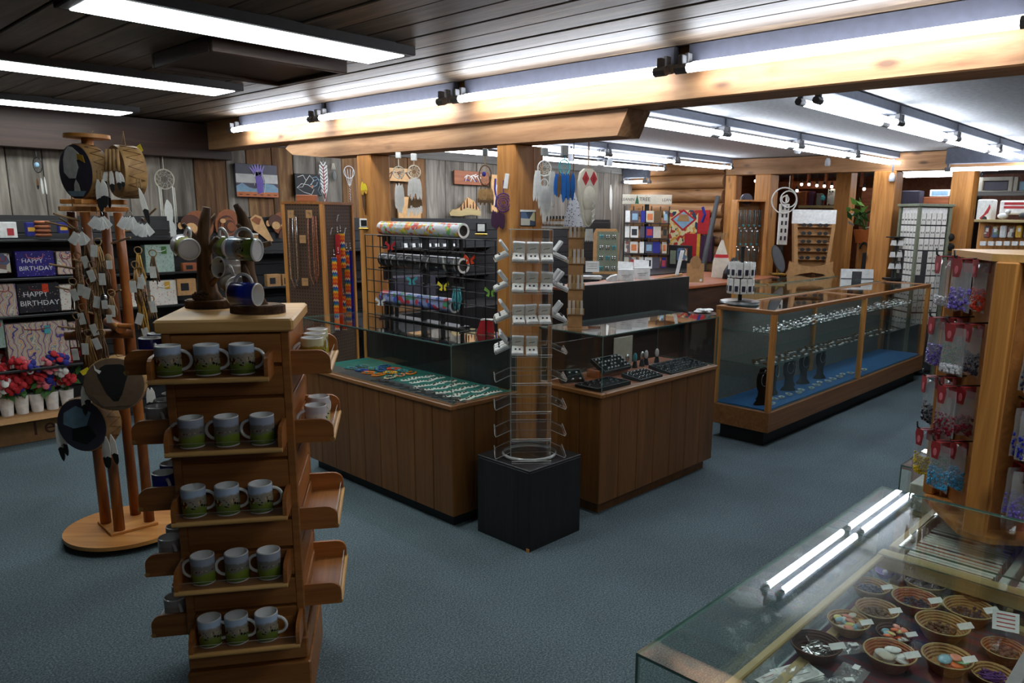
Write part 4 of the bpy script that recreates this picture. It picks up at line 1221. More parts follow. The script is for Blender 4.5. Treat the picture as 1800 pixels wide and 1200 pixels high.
wbox('card_box', 'blue and yellow picture box left of the copper coils', 'box', 47, 391, 67, 415, 'bluecl', extra=facepic('goldpaint', .1, .75, .35, .65))
wbox('card_box', 'blue picture box behind the left pole of the stand', 'box', 104, 391, 122, 410, 'bluecl', extra=facepic('goldpaint', .1, .8, .3, .6))
t = thing('copper_coil', 'stack of shiny copper beads on the top shelf', 'ornament', at(77, 417, y=6.6))
for k in range(4): MB().tube([(.04*math.cos(a), .03*math.sin(a), .016+.03*k) for a in [2*PI*j/10 for j in range(10)]], .014, 6, True).build('bead_ring', M['redwood'], t, smooth=True)
for i, (x0, y0, x1, y1) in enumerate(((312, 490, 345, 519), (470, 482, 494, 506), (497, 482, 512, 506), (322, 462, 350, 478))):
    wbox('gift_box', ['brown boxed kit left of the tall mug tree', 'kraft boxed kit left of the necklace tower', 'kraft boxed kit half hidden by the necklace tower', 'brown flat box above the boxed kit'][i], 'box', x0, y0, x1, y1, 'kraft' if i < 3 else 'redwood', extra=facepic('black', .18, .6, .3, .75))
for i, (px, py) in enumerate(((282, 413), (440, 420))):
    t = thing('trinket_box', ['small black trinket box under the white feather hanger', 'small pale box behind the short mug tree', 'white card box left of the necklace tower', 'blue tin left of the necklace tower'][i], 'box', at(px, py, y=6.65))
    MB().bbox(-.06, .06, -.03, .03, 0, .045, .004).build('body', M[['black', 'cardboard', 'white', 'bluecl'][i]], t)
    MB().bbox(-.063, .063, -.033, .033, .036, .05, .003).build('lid', M[['black', 'paper', 'white', 'white'][i]], t)
# wooden layered animals on top of the slat board
M['woodlight'] = plain('light_wood_inlay', (214, 166, 110), .5)
M['woodmid'] = plain('mid_wood_inlay', (150, 84, 44), .5)
M['wooddark'] = plain('dark_wood_inlay', (84, 44, 26), .5)
def disc(parent, x, z, rx, rz_, y, mat, th=.008, name='inlay'):
    pts = [(x+rx*math.cos(2*PI*k/16), z+rz_*math.sin(2*PI*k/16)) for k in range(16)]
    return MB().prism(pts[::-1], y-th, y).build(name, M[mat], parent)
for i, (px, py, k, nm) in enumerate(((343, 405, 1.0, 'wooden inlay monkey wall figure left of the tall mug tree'), (402, 408, 1.1, 'dark wooden lion wall figure between the two mug trees'), (455, 408, 1.0, 'pale faced wooden wall figure behind the short mug tree'), (490, 400, .8, 'wooden inlay monkey wall figure left of the necklace tower'))):
    p = at(px, py, y=6.875)
    t = thing('wooden_animal', nm, 'figure', p)
    if i == 1:
        disc(t, 0, .06, .11*k, .13*k, 0, 'woodmid', .012, 'mane')
        for q in range(4): disc(t, -.02+.01*q, .05, .08-.015*q, .1-.02*q, -.013-.006*q, ['wooddark', 'woodmid'][q % 2], .006, 'mane_layer')
        disc(t, -.06, .1, .025, .02, -.03, 'woodlight', .008, 'ear')
    elif i == 2:
        MB().prism([(-.08, .12), (-.03, .16), (.03, .14), (.06, .06), (.13, -.08), (.09, -.09), (.02, -.03), (-.05, .02)], -.012, 0).build('body', M['woodlight'], t)
        MB().prism([(-.07, .11), (-.03, .14), (.02, .12), (.0, .07)], -.02, -.012).build('face', M['woodmid'], t)
    else:
        disc(t, .03, .04, .13*k, .13*k, 0, 'woodmid', .01, 'body')
        disc(t, -.04, .06, .085*k, .075*k, -.01, 'wooddark', .012, 'head')
        for sx in (-1, 1): disc(t, -.04+sx*.085*k, .04, .022, .028, -.01, 'woodlight', .008, 'ear')
        disc(t, -.04, .02, .05*k, .045*k, -.022, 'woodlight', .01, 'muzzle')
        MB().prism([(-.0, -.03), (.03, .0), (.02, -.1), (-.02, -.09)], -.02, -.01).build('arm', M['wooddark'], t)
# cartons and cups of paper flowers on the floor
a = at(-30, 800, z=0)
ct = thing('carton', 'long brown cardboard carton on the floor below the paper flowers', 'carton', (1.12, 6.62, 0))
MB().bbox(-.75, .75, -.02, .16, 0, .2, .002).build('body', M['cardboard'], ct)
MB().box(-.74, .74, -.19, -.02, .198, .2).build('flap', M['cardboard'], ct, rot=(R(0), 0, 0))
wtext('Ter', .17, 'wooddark', ct, (at(84, 762, y=6.6).x-1.12, -.0215, .1), (PI/2, 0, 0))
rf = random.Random(12)
for i in range(6):
    px = -8+i*27
    b = at(px, 742, y=6.66)
    t = thing('flower_bouquet', 'bouquet of red, pink and blue cloth flowers in a white cup, %s from the left' % ORD[i], 'bouquet', (b.x, 6.72, .2), 0, 'cloth flowers in white cups')
    MB().lathe([(.001, 0), (.038, 0), (.05, .14), (.047, .14), (.036, .005)], 14).build('cup', M['white'], t, smooth='a')
    for k in range(17):
        x, y, z = rf.uniform(-.09, .09), rf.uniform(-.11, .05), rf.uniform(.19, .44)
        m = rf.choice(['redcloth', 'redcloth', 'redcloth', 'pink', 'bluecl', 'feather'] if i else ['feather', 'redcloth', 'feather', 'bluecl'])
        MB().tube([(0, 0, .1), (x*.4, y*.4, z*.6), (x, y, z)], .003, 4).build('stem', M['leafgreen'], t)
        fl_ = MB()
        for q in range(5):
            a = 2*PI*q/5+k
            fl_.ball((.03*math.cos(a), .014*math.sin(2*a)-.008, .03*math.sin(a)), (.026, .008, .026), 7, 4)
        fl_.ball((0, -.02, 0), (.014, .01, .014), 6, 4)
        fl_.build('flower', M[m], t, smooth=True, loc=(x, y, z), rot=(rf.uniform(-.6, .3), 0, rf.uniform(-.5, .5)))
    for k in range(5):
        x, z = rf.uniform(-.11, .11), rf.uniform(.12, .3)
        MB().prism([(0, -.04), (.02, 0), (0, .05), (-.02, 0)], -.001, .001).build('leaf', M['leafgreen'], t, loc=(x, -.06, z), rot=(rf.uniform(-.5, .5), rf.uniform(-1, 1), 0))

# ================================================================== WALL ART AND HANGING PIECES
WY = 6.97
def art(label, x0, y0, x1, y1, mat, cat='painting', Y=WY, d_=.03, name='canvas_painting'):
    X0, X1, z0, z1 = wb(x0, y0, x1, y1, Y)
    t = thing(name, label, cat, ((X0+X1)/2, Y-d_/2, (z0+z1)/2))
    MB().bbox(-(X1-X0)/2, (X1-X0)/2, -d_/2, d_/2, -(z1-z0)/2, (z1-z0)/2, .003).build('canvas', M[mat], t)
    return t, X1-X0, z1-z0
def strokes(parent, lines, y, mat, r, name='painted_line'):
    mb = MB()
    for L in lines: mb.tube([(x, y, z) for x, z in L], r, 4)
    return mb.build(name, M[mat], parent)
t, W_, H_ = art('canvas painting of a purple winged hand shape over blue hills', 412, 289, 485, 347, 'slate')
y = -.0155
decal(t, [(-W_/2, -.02), (W_/2, -.02), (W_/2, .06), (-W_/2, .06)], y-.0001, 'feather', 'sky_band')
decal(t, [(-W_/2, -.13), (-W_/2, -.05), (-W_*.36, -.02), (-W_*.2, -.06), (-.02, -.07), (W_*.2, -.02), (W_*.4, -.03), (W_/2, -.06), (W_/2, -.13)], y-.001, 'bluepaint', 'hills')
decal(t, [(-W_/2, -H_/2+.005), (W_/2, -H_/2+.005), (W_/2, -.1), (-W_/2, -.1)], y-.002, 'orangepaint', 'foreground_band')
for k in range(6): decal(t, [(-W_/2+.02+k*W_/6, -H_/2+.02), (-W_/2+.05+k*W_/6, -H_/2+.02), (-W_/2+.05+k*W_/6, -.12), (-W_/2+.02+k*W_/6, -.12)], y-.003, 'wooddark', 'face_motif')
wing = [(0, -.12), (.05, -.1), (.06, .0), (.04, .06), (.02, .06), (0, .06), (-.02, .05), (-.01, -.04)]
decal(t, [(x, z) for x, z in wing], y-.003, 'purplepaint', 'wing')
for k in range(6):
    a = R(62+14*k)
    x0, z0 = .015+.03*math.cos(a), .04+.01*math.sin(a)
    c, s = math.cos(a), math.sin(a)
    q = [(x0-.015*s, z0+.015*c), (x0+.085*c-.008*s, z0+.09*s), (x0+.1*c, z0+.108*s), (x0+.015*s, z0-.015*c)]
    decal(t, q[::-1], y-.0045, 'violet', 'wing_feather')
strokes(t, [[(-.03, -.04), (-.02, .06), (.0, .09), (.02, .05), (.05, .07), (.075, .0), (.06, -.11)]], y-.004, 'whitepaint', .0035)
t, W_, H_ = art('small black canvas with swirling white and blue animal heads', 516, 306, 561, 344, 'blkpaint')
strokes(t, [[(-.11, .07), (-.05, .09), (-.02, .04), (-.06, -.02), (-.12, -.03), (-.05, -.07), (.03, -.09), (.06, -.04)], [(-.02, .04), (.02, .09), (.06, .05), (.03, 0)], [(-.12, -.03), (-.07, .01), (0, 0), (.05, -.03)]], -.017, 'whitepaint', .003)
strokes(t, [[(.02, .0), (.06, .04), (.11, .06), (.13, .0), (.1, -.05), (.13, -.09)], [(.05, .07), (.09, .08), (.12, .05)], [(.04, -.02), (.09, .0), (.1, .03)]], -.017, 'bluepaint', .0035)
strokes(t, [[(.03, -.02), (.05, .0), (.03, -.03)]], -.017, 'orangepaint', .006)
# cut-out feather, key hook, wire owl on the wall left of the first post
p = at(569, 318, y=WY-.02)
t = thing('feather_cutout', 'white metal feather cutout with red quill on the weathered wall', 'wall ornament', p)
out = [(0, -.2), (-.025, -.12), (-.05, -.06), (-.055, .04), (-.035, .14), (.005, .19), (.04, .12), (.045, .03), (.035, -.08)]
for k in range(9):
    z = -.12+.033*k
    wl_ = .045 if 1 < k < 8 else .03
    MB().prism([(0, z-.01), (wl_, z+.03), (wl_*.9, z+.045), (0, z+.008)], -.004, 0).prism([(0, z+.008), (-wl_*.9, z+.045), (-wl_, z+.03), (0, z-.01)], -.004, 0).build('barb', M['whitepaint'], t)
MB().tube([(.02, -.002, -.22), (0, -.002, -.1), (0, -.002, .14)], .005, 5).build('quill', M['redtext'], t)
MB().tube([(out[i][0], -.002, out[i][1]) for i in range(9)], .0035, 4, True).build('outline', M['whitepaint'], t)
p = at(586, 305, y=WY-.02)
t = thing('pendant_ornament', 'small grey stone pendant on a straw tuft hung on the weathered wall', 'wall ornament', p)
MB().tube([(0, 0, .13), (.003, 0, .0)], .002, 4).build('cord', M['thong'], t)
MB().ball((0, -.012, -.02), (.025, .014, .05), 9, 6).build('stone', M['grey'], t, smooth=True)
for k in range(5): MB().tube([(-.01+.005*k, -.005, .1), (-.02+.01*k, -.008, .04)], .003, 4).build('straw', M['cream'], t)
p = at(614, 315, y=WY-.02)
t = thing('wire_owl', 'white beaded wire ornament left of the first post', 'wall ornament', p)
mb = MB().tube([(.06*math.cos(a), 0, .07+.06*math.sin(a)) for a in [2*PI*k/16 for k in range(16)]], .004, 5, True)
for k in range(4): mb.tube([(-.05+.033*k, 0, .1), (-.03+.02*k, 0, .0), (-.01+.007*k, 0, -.06)], .003, 4)
mb.tube([(0, 0, -.05), (0, 0, -.22)], .003, 4).build('wirework', M['white'], t)
for k in range(6): MB().ball((.0, -.004, -.08-.025*k), .008, 7, 5).build('bead', M['silver'], t, smooth=True)
# dreamcatchers
def catcher(name, label, px, py, rpx, drops, cord, plane, mats, hoop='cream', web='cream', extra=None, tl=.0, rz=None, clip=None, aspect=1.0):
    p = plane(px, py)
    s = mpp(p)
    t = thing(name, label, 'dreamcatcher', p, FACE if rz is None else rz)
    r = rpx*s
    MB().tube([(r*aspect*math.cos(2*PI*k/24), 0, r*math.sin(2*PI*k/24)) for k in range(24)], max(.0035, r*.06), 6, True).build('hoop', M[hoop], t, smooth=True)
    mb = MB()
    for ring, q in ((.86, 10), (.62, 10), (.38, 8)):
        pts = []
        for k in range(q*2):
            a = 2*PI*k/(q*2)+ring
            f = ring if k % 2 else ring+.16
            pts.append((r*aspect*f*math.cos(a), 0, r*f*math.sin(a)))
        mb.tube(pts, .0012, 4, True)
    for k in range(10):
        a = 2*PI*k/10
        mb.tube([(r*aspect*.98*math.cos(a), 0, r*.98*math.sin(a)), (r*aspect*.3*math.cos(a+.5), 0, r*.3*math.sin(a+.5))], .0011, 4)
    mb.build('web', M[web], t)
    MB().tube([(0, 0, r), (0, 0, r+cord*s)], .003, 5).build('hanging_cord', M[web], t)
    for (dx, y0, L, wd, mt, tp) in drops:
        if tp: feather_bm(MB(), (0, 0, 0), L*s, wd*s, .35, dx*s*.1).build('feather', [M[mt], M[tp]], t, loc=(dx*s, -.004-abs(dx)*s*.02, -y0*s))
        else:
            MB().tube([(0, 0, 0), (.004, -.003, -L*s*.5), (0, 0, -L*s)], wd*s*.5, 5).build('string', M[mt], t, smooth=True, loc=(dx*s, 0, -y0*s))
    if clip:
        MB().bbox(-clip[0]*s/2, clip[0]*s/2, -.012, .012, r+(cord-clip[1])*s, r+cord*s, .003).build('clip', M[clip[2]], t)
    if extra: extra(t, s, r)
    return t
wallp = lambda px, py: at(px, py, y=6.9)
beamp = lambda px, py: at(px, py, x=3.02)
catcher('dreamcatcher', 'ivory dreamcatcher with long white fluffy tail on the weathered wall right of the pole stand', 289, 315, 17, [(-11, 12, 70, 2.4, 'feather', None), (13, 12, 75, 2.4, 'feather', None), (-8, 14, 85, 2, 'cream', None), (2, 35, 44, 17, 'feather', 'feather'), (6, 70, 40, 14, 'feather', 'feather'), (8, 100, 34, 8, 'feather', 'feather'), (16, 14, 60, 2, 'cream', None)], 30, wallp, None)
catcher('dreamcatcher', 'small dark dreamcatcher with blue stone on the boards at the left edge', 66, 290, 13, [(-3, 22, 20, 5, 'leather', 'featherblack'), (4, 22, 28, 4, 'feather', 'feather'), (10, 20, 30, 3, 'feather', 'feather')], 30, wallp, None, hoop='black', web='darkgrey', aspect=.6, extra=lambda t, s, r: MB().ball((0, -.008, 0), (.02, .01, .02), 8, 5).build('stone', M['bluepaint'], t, smooth=True))
catcher('dreamcatcher', 'small white dreamcatcher clipped to the beam beside the first post', 701, 303, 10, [(0, 18, 52, 9, 'feather', 'feather'), (-5, 19, 44, 7, 'feather', 'feather'), (5, 20, 42, 7, 'feather', 'feather'), (-2, 22, 48, 6, 'feather', 'feather'), (3, 22, 50, 6, 'feather', 'feather')], 24, beamp, None, clip=(9, 10, 'white'))
def whitefan(t, s, r):
    rr = random.Random(4)
    for k in range(12): feather_bm(MB(), (0, 0, 0), rr.uniform(26, 40)*s, rr.uniform(3.5, 5.5)*s, .3, (k-6)*.4*s).build('feather', [M['feather'], M['feather']], t, loc=((-9+1.7*k)*s, -.006-.002*(k % 3), -(9+abs(k-6)*.6)*s))
    for k in range(6): feather_bm(MB(), (0, 0, 0), rr.uniform(30, 40)*s, 5*s, .4, (k-3)*1.2*s).build('feather', [M['feathergrey'], M['feather']], t, loc=((-9+3.6*k)*s, .002*(k % 2), -40*s))
catcher('dreamcatcher', 'white dreamcatcher with brown lower feathers clipped to the beam', 728, 302, 11, [], 20, beamp, None, extra=whitefan, clip=(10, 12, 'white'))
def brownfan(t, s, r):
    MB().ball((-2*s, -.006, 2*s), (.012, .006, .014), 8, 5).build('stone', M['bluecl'], t, smooth=True)
    for k in range(8): feather_bm(MB(), (0, 0, 0), (26+4*(k % 2))*s, 6*s, .3, (k-4)*.6*s).build('feather', [M['hide'], M['feathergrey']], t, loc=((-10+3*k)*s, -.004-.002*(k % 2), -22*s))
    for sx in (-9, 0, 9): MB().tube([(sx*s*.6, 0, -r*.8), (sx*s, 0, -24*s)], .003, 4).build('thong', M['leather'], t)
catcher('dreamcatcher', 'oval brown leather dreamcatcher with blue stone hung by a bulldog clip', 853, 308, 17, [], 28, beamp, None, hoop='leather', web='thong', aspect=.62, extra=brownfan, clip=(9, 12, 'steel'))
def purp(t, s, r):
    MB().bbox(-4*s, 4*s, -.006, .0, r+8*s, r+34*s, .003).build('price_tag', M['white'], t, rot=(0, R(8), 0))
    mb = MB()
    for k in range(6): feather_bm(MB(), (0, 0, 0), 30*s, 8*s, .4, -1*s).build('feather', [M['purplebr'], M['purplebr']], t, loc=((-18+3.5*k)*s, -.004-.002*(k % 2), -(13+2*(k % 3))*s))
    for q in (.75, .5, .28): MB().tube([(r*q*math.cos(2*PI*k/18), -.004, r*q*math.sin(2*PI*k/18)) for k in range(18)], .0025, 5, True).build('crochet_ring', M['purple'], t)
M['purplebr'] = plain('dark_purple_feather', (70, 34, 62), .85)
catcher('dreamcatcher', 'round purple crocheted dreamcatcher with dark purple feathers on the second post', 885, 356, 16, [], 22, lambda px, py: at(px, py, x=3.015), None, hoop='purple', web='purple', extra=purp, aspect=.85)
def bigwhite(t, s, r):
    MB().tube([(7*s*math.cos(2*PI*k/18), 0, -25*s+7*s*math.sin(2*PI*k/18)) for k in range(18)], .003, 5, True).build('small_hoop', M['feather'], t, smooth=True)
    rr = random.Random(2)
    for k in range(26):
        x = -18+1.45*k
        top = 4 if abs(x) > 9 else 30
        feather_bm(MB(), (0, 0, 0), (48+rr.uniform(-14, 18) - (12 if abs(x) > 14 else 0))*s, rr.uniform(4, 6.5)*s, .35, (x*.08+rr.uniform(-2, 2))*s).build('feather', [M['feather'], M['feather']], t, loc=(x*s, -.004-.002*(k % 3), -top*s))
catcher('dreamcatcher', 'large white double hoop dreamcatcher with a mass of white feathers', 957, 296, 13, [], 22, lambda px, py: at(px, py, x=3.02), None, hoop='feather', web='cream', extra=bigwhite, rz=FACE+R(28), clip=(12, 14, 'grey'))
def bluefan(t, s, r):
    rr = random.Random(3)
    for k in range(13):
        x = -17+2.8*k
        m = ['featherblue', 'featherblue', 'feathergrey', 'featherblue'][k % 4]
        feather_bm(MB(), (0, 0, 0), (38+rr.uniform(-5, 12))*s, 8*s, .3, x*.1*s).build('feather', [M[m], M[m]], t, loc=(x*s, -.004-.003*(k % 3), -(8+rr.uniform(0, 6))*s))
catcher('dreamcatcher', 'turquoise dreamcatcher with blue and grey feathers clipped to the beam', 992, 294, 13, [], 24, lambda px, py: at(px, py, x=3.02), None, hoop='turq', web='turq', extra=bluefan, rz=FACE+R(28), clip=(13, 18, 'steel'), aspect=.85)
# cradleboard
p = at(1033, 345, x=3.06)
s = mpp(p)
t = thing('cradleboard', 'white hide cradleboard with two red diamond motifs hung from the beam', 'cradleboard', p, FACE+R(28))
out = [(-16, 40), (-8, 47), (6, 47), (15, 40), (18, 25), (17, 0), (14, -25), (9, -45), (2, -53), (-5, -50), (-12, -30), (-17, 0), (-19, 25)]
MB().prism([(x*s, z*s) for x, z in out[::-1]][::-1], -.012, .012).build('board', M['cream'], t)
for cx_ in (-7, 9):
    decal(t, [(cx_*s, 18*s), ((cx_+7)*s, 30*s), (cx_*s, 43*s), ((cx_-7)*s, 30*s)], -.0125, 'redtext', 'diamond_motif')
    decal(t, [(cx_*s, 24*s), ((cx_+3)*s, 30*s), (cx_*s, 36*s), ((cx_-3)*s, 30*s)], -.0138, 'red', 'diamond_centre')
MB().ball((1*s, -.012, -6*s), (14*s, .02, 24*s), 14, 8).ball((0, -.01, -28*s), (9*s, .016, 22*s), 12, 7).build('wrap', M['cream'], t, smooth=True)
MB().tube([((3+ (3 if k % 2 else -2))*s, -.044, (-8-4.5*k)*s) for k in range(9)], .003, 5).build('lacing', M['paper'], t)
MB().tube([(0, 0, 47*s), (0, 0, 2.11-p.z)], .004, 5).build('hanging_cord', M['thong'], t)
for k in range(9): MB().tube([((-2+1.6*k)*s, 0, -56*s), ((-3+1.9*k)*s, 0, (-78+2*(k % 2))*s)], .003, 4).build('fringe', M['paper'], t)
# printed cloth behind the white dreamcatcher
M['spotcloth'] = cells('dotted_white_cloth', [(206, 206, 212), (214, 214, 218)], 90, .9, dots=((90, 90, 120), .3))
p = at(1005, 370, x=3.16)
s = mpp(p)
t = thing('cloth_bag', 'white dotted cloth hood hanging behind the blue dreamcatcher', 'cloth', p, FACE)
MB().prism([(-14*s, -28*s), (26*s, -28*s), (24*s, -12*s), (12*s, 12*s), (2*s, 38*s), (-6*s, 10*s), (-12*s, -8*s)], -.02, .02).build('cloth', M['spotcloth'], t)
MB().tube([(2*s, 0, 38*s), (2*s, 0, 2.11-p.z)], .003, 4).build('hanging_cord', M['thong'], t)
# white feather on the grey boards
p = at(1073, 345, y=6.9)
s = mpp(p)
t = thing('hanging_feather', 'single white feather hung on the grey boards by the log wall', 'feather', p)
feather_bm(MB(), (0, 0, 0), 44*s, 8*s, .35, 2*s).build('feather', [M['feather'], M['feather']], t, loc=(0, 0, 20*s))
MB().tube([(0, 0, 20*s), (0, 0, 44*s)], .004, 4).build('cord', M['darkgrey'], t)
# knife-like quill on the first post
p = at(638, 338, x=3.02)
s = mpp(p)
t = thing('quill_pouch', 'brown leather quill sheath with yellow feathers hung on the first post', 'ornament', p, FACE)
MB().prism([(-3*s, 8*s), (3*s, 8*s), (4*s, -20*s), (3*s, -39*s), (0, -26*s)], -.008, .008).build('sheath', M['leather'], t)
feathers(t, [(0, -.012, .07, .09, .0), (.015, -.014, .06, .07, .01)], wd=.025, mats=('yellow', 'goldpaint'))
MB().tube([(-1*s, 0, 24*s), (0, 0, 5*s)], .003, 4).build('cord', M['thong'], t)
# plaques on the grey wall
for i, (x0, y0, x1, y1, mt, nm) in enumerate(((683, 296, 722, 319, 'woodlight', 'pale wooden plaque with painted running horses'), (797, 301, 858, 325, 'redwood', 'dark wooden plaque with white and blue running horses'), (698, 346, 738, 384, 'woodlight', 'pale wooden plaque behind the brown feathers'))):
    t, W_, H_ = art(nm, x0, y0, x1, y1, mt, 'plaque', 6.95, .02, 'wooden_plaque')
    if i < 2:
        for q, dx in enumerate((-.06, .05) if i == 0 else (-.03, .05)):
            c = 'wooddark' if i == 0 else 'whitepaint'
            strokes(t, [[(dx-.09, .0), (dx-.05, .03), (dx, .02), (dx+.05, .035), (dx+.08, .0)], [(dx-.05, .02), (dx-.08, -.04)], [(dx+.02, .02), (dx+.07, -.04)], [(dx+.05, .03), (dx+.09, .045)]], -.0115, c, .006)
        if i == 1: strokes(t, [[(-.12, -.03), (-.08, -.02), (-.05, -.03)], [(.02, -.02), (.07, -.035)]], -.0115, 'bluecl', .006)
p = at(818, 373, y=6.9)
s = mpp(p)
t = thing('live_edge_carving', 'live edge wooden slab with carved forest scene on the grey wall', 'carving', p)
MB().prism([(-38*s, -2*s), (-30*s, 5*s), (-10*s, 3*s), (0, 8*s), (20*s, 6*s), (34*s, 2*s), (33*s, -6*s), (10*s, -4*s), (-15*s, -7*s), (-36*s, -6*s)], -.02, .0).build('slab', M['palewood'], t)
MB().prism([(-25*s, 3*s), (-12*s, 8*s), (5*s, 26*s), (20*s, 20*s), (33*s, 4*s), (20*s, 2*s)], -.004, .006).build('backing', M['woodlight'], t)
for k in range(6): MB().prism([((-12+7*k)*s, 2*s), ((-9+7*k)*s, 2*s), ((-10.5+7*k)*s, (14+5*(k % 3))*s)], -.016, -.006).build('carved_tree', M['wooddark'], t)
p = at(920, 332, y=6.9)
t, W_, H_ = art('tall pale board with blue and white brush strokes behind the second post', 862, 307, 875, 372, 'woodlight', 'painting', 6.93, .02, 'painted_board')
strokes(t, [[(0, .17), (-.01, .05), (.01, -.05), (0, -.16)]], -.0115, 'bluecl', .014)
strokes(t, [[(.02, .1), (.0, -.02), (-.02, -.14)]], -.0125, 'whitepaint', .008)

# ================================================================== NECKLACE TOWER (pegboard)
NC = Vector((3.09, 5.22, 0))                  # its nearest corner
NA = R(59.4+7)
TC = NC + Vector((math.cos(NA), math.sin(NA), 0))*.251
NT_ = thing('necklace_tower', 'revolving pegboard tower with oak corner posts carrying necklaces', 'display rack', TC, 0)
zt_ = 1.77
oc = [(.251*math.cos(NA+PI+R(90*k)), .251*math.sin(NA+PI+R(90*k))) for k in range(4)]
rotn = 0
def rot2(p, a): return (p[0]*math.cos(a)-p[1]*math.sin(a), p[0]*math.sin(a)+p[1]*math.cos(a))
MB().prism([rot2((x*1.07, y*1.07), rotn) for x, y in oc], zt_, zt_+.02, up='z').build('top_board', M['rackwood'], NT_)
MB().prism([rot2((x*1.07, y*1.07), rotn) for x, y in oc], .5, .53, up='z').build('bottom_board', M['rackwood'], NT_)
MB().cyl((0, 0, 0), (0, 0, .5), .2, .2, 20).build('pedestal', M['black'], NT_)
for k in range(4):
    a, b = rot2(oc[k], rotn), rot2(oc[(k+1) % 4], rotn)
    m_ = ((a[0]+b[0])/2, (a[1]+b[1])/2)
    ang = math.atan2(b[1]-a[1], b[0]-a[0])
    L = math.hypot(b[0]-a[0], b[1]-a[1])
    MB().box(-L/2+.012, L/2-.012, -.006, .006, .53, zt_).build('pegboard_panel', M['peg'], NT_, loc=(m_[0], m_[1], 0), rot=(0, 0, ang))
    MB().bbox(-.016, .016, -.012, .016, .53, zt_, .003).build('corner_post', M['pine'], NT_, loc=(a[0], a[1], 0), rot=(0, 0, ang))
MB().bbox(-.075, .075, -.03, .03, 0, .05, .004).build('top_box', M['redwood'], thing('wooden_box', 'small reddish wooden box on top of the necklace tower', 'box', (TC.x-.1, TC.y-.02, zt_+.02), FACE))
NEAR = Vector((FW.x, FW.y, 0)).normalized()
TP = NC - Vector((math.cos(R(59.4)), math.sin(R(59.4)), 0))*.02
def tp(px, py):
    k = 0 if px < 568 else 1
    nl = NA+PI+R(-45 if k == 0 else 45)
    n_ = Vector((math.cos(nl), math.sin(nl), 0))
    return atp(px, py, TC + n_*(.1775+.026), n_)
TFL, TFR = NA+PI+R(-45)+PI/2, NA+PI+R(45)+PI/2
for i, (px, py, L, wd, mt, nm) in enumerate(((512, 378, 128, 13, 'seeds', 'dark seed necklace hanging left on the necklace tower'), (517, 380, 124, 8, 'silver', 'thin silver chain hanging left on the necklace tower'), (546, 378, 122, 12, 'seedred', 'red seed necklace hanging in the middle of the tower panel'), (552, 380, 116, 7, 'seedred', 'narrower red seed necklace on the tower panel'))):
    p = tp(px, py)
    s = mpp(p)
    t = thing('necklace', nm, 'necklace', p, FACE)
    MB().tube([(-wd*.4*s, 0, 0)] + [(-wd*.5*s, -.004, -L*s*q) for q in (.3, .6, .85)] + [(0, -.006, -L*s)] + [(wd*.5*s, -.004, -L*s*q) for q in (.85, .6, .3)] + [(wd*.4*s, 0, 0)], .0055 if mt != 'silver' else .003, 6).build('strand', M[mt], t, smooth=True)
    MB().tube([(0, .03, .01), (0, -.012, 0), (0, -.016, .012)], .002, 5).build('hook', M['steel'], t)
for i, (px, py) in enumerate(((512, 376), (544, 376), (533, 420), (537, 495))):
    p = tp(px, py)
    t = thing('price_card', 'kraft price card on the necklace tower, ' + ['top left', 'top right', 'in the middle row', 'lowest'][i], 'card', p - NEAR*.012, FACE)
    MB().bbox(-.024, .024, -.001, .001, -.03, .028, .001).build('card', M['kraft'], t)
    MB().tube([(-.01, -.002, .018), (0, -.006, .01), (.01, -.002, .012)], .0016, 4).build('hook', M['steel'], t)
for i, (px, py, L, wd, mt) in enumerate(((588, 452, 130, 9, 'beadstrip'), (596, 448, 126, 8, 'orange'), (600, 410, 60, 14, 'beadstrip'), (594, 412, 52, 8, 'redcloth'), (610, 440, 110, 9, 'beadstrip'), (617, 440, 120, 6, 'royal'), (604, 520, 60, 8, 'beadstrip'))):
    p = tp(px, py)
    s = mpp(p)
    t = thing('beaded_lanyard', ['long zigzag beaded lanyard at the left of the bright bunch', 'long orange beaded lanyard beside it', 'short rainbow beaded lanyard at the top of the bunch', 'short red beaded lanyard at the top of the bunch', 'long blue and orange zigzag lanyard at the right of the bunch', 'long dark blue beaded lanyard at the right edge', 'lower lanyard with pale figures in the middle of the bunch'][i], 'lanyard', p - NEAR*(.012+.006*(i % 3)), FACE)
    MB().bbox(-wd*s/2, wd*s/2, -.003, .003, -L*s, 0, .002).build('bead_band', M[mt], t)
    MB().tube([(0, 0, 0), (0, 0, 14*s)], .002, 5).ball((0, 0, 4*s), .008, 7, 5).build('clasp', M['silver'], t, smooth=True)
for i, (px, py) in enumerate(((594, 385), (583, 408), (607, 408))):
    p = tp(px, py)
    t = thing('wire_hook', 'steel display hook above the bright lanyards, ' + ['upper', 'left', 'right'][i], 'hook', p, FACE)
    MB().tube([(0, .03, .03), (0, 0, .03), (0, -.03, -.02), (0, -.04, .0)], .003, 6).build('wire', M['steel'], t, smooth=True)

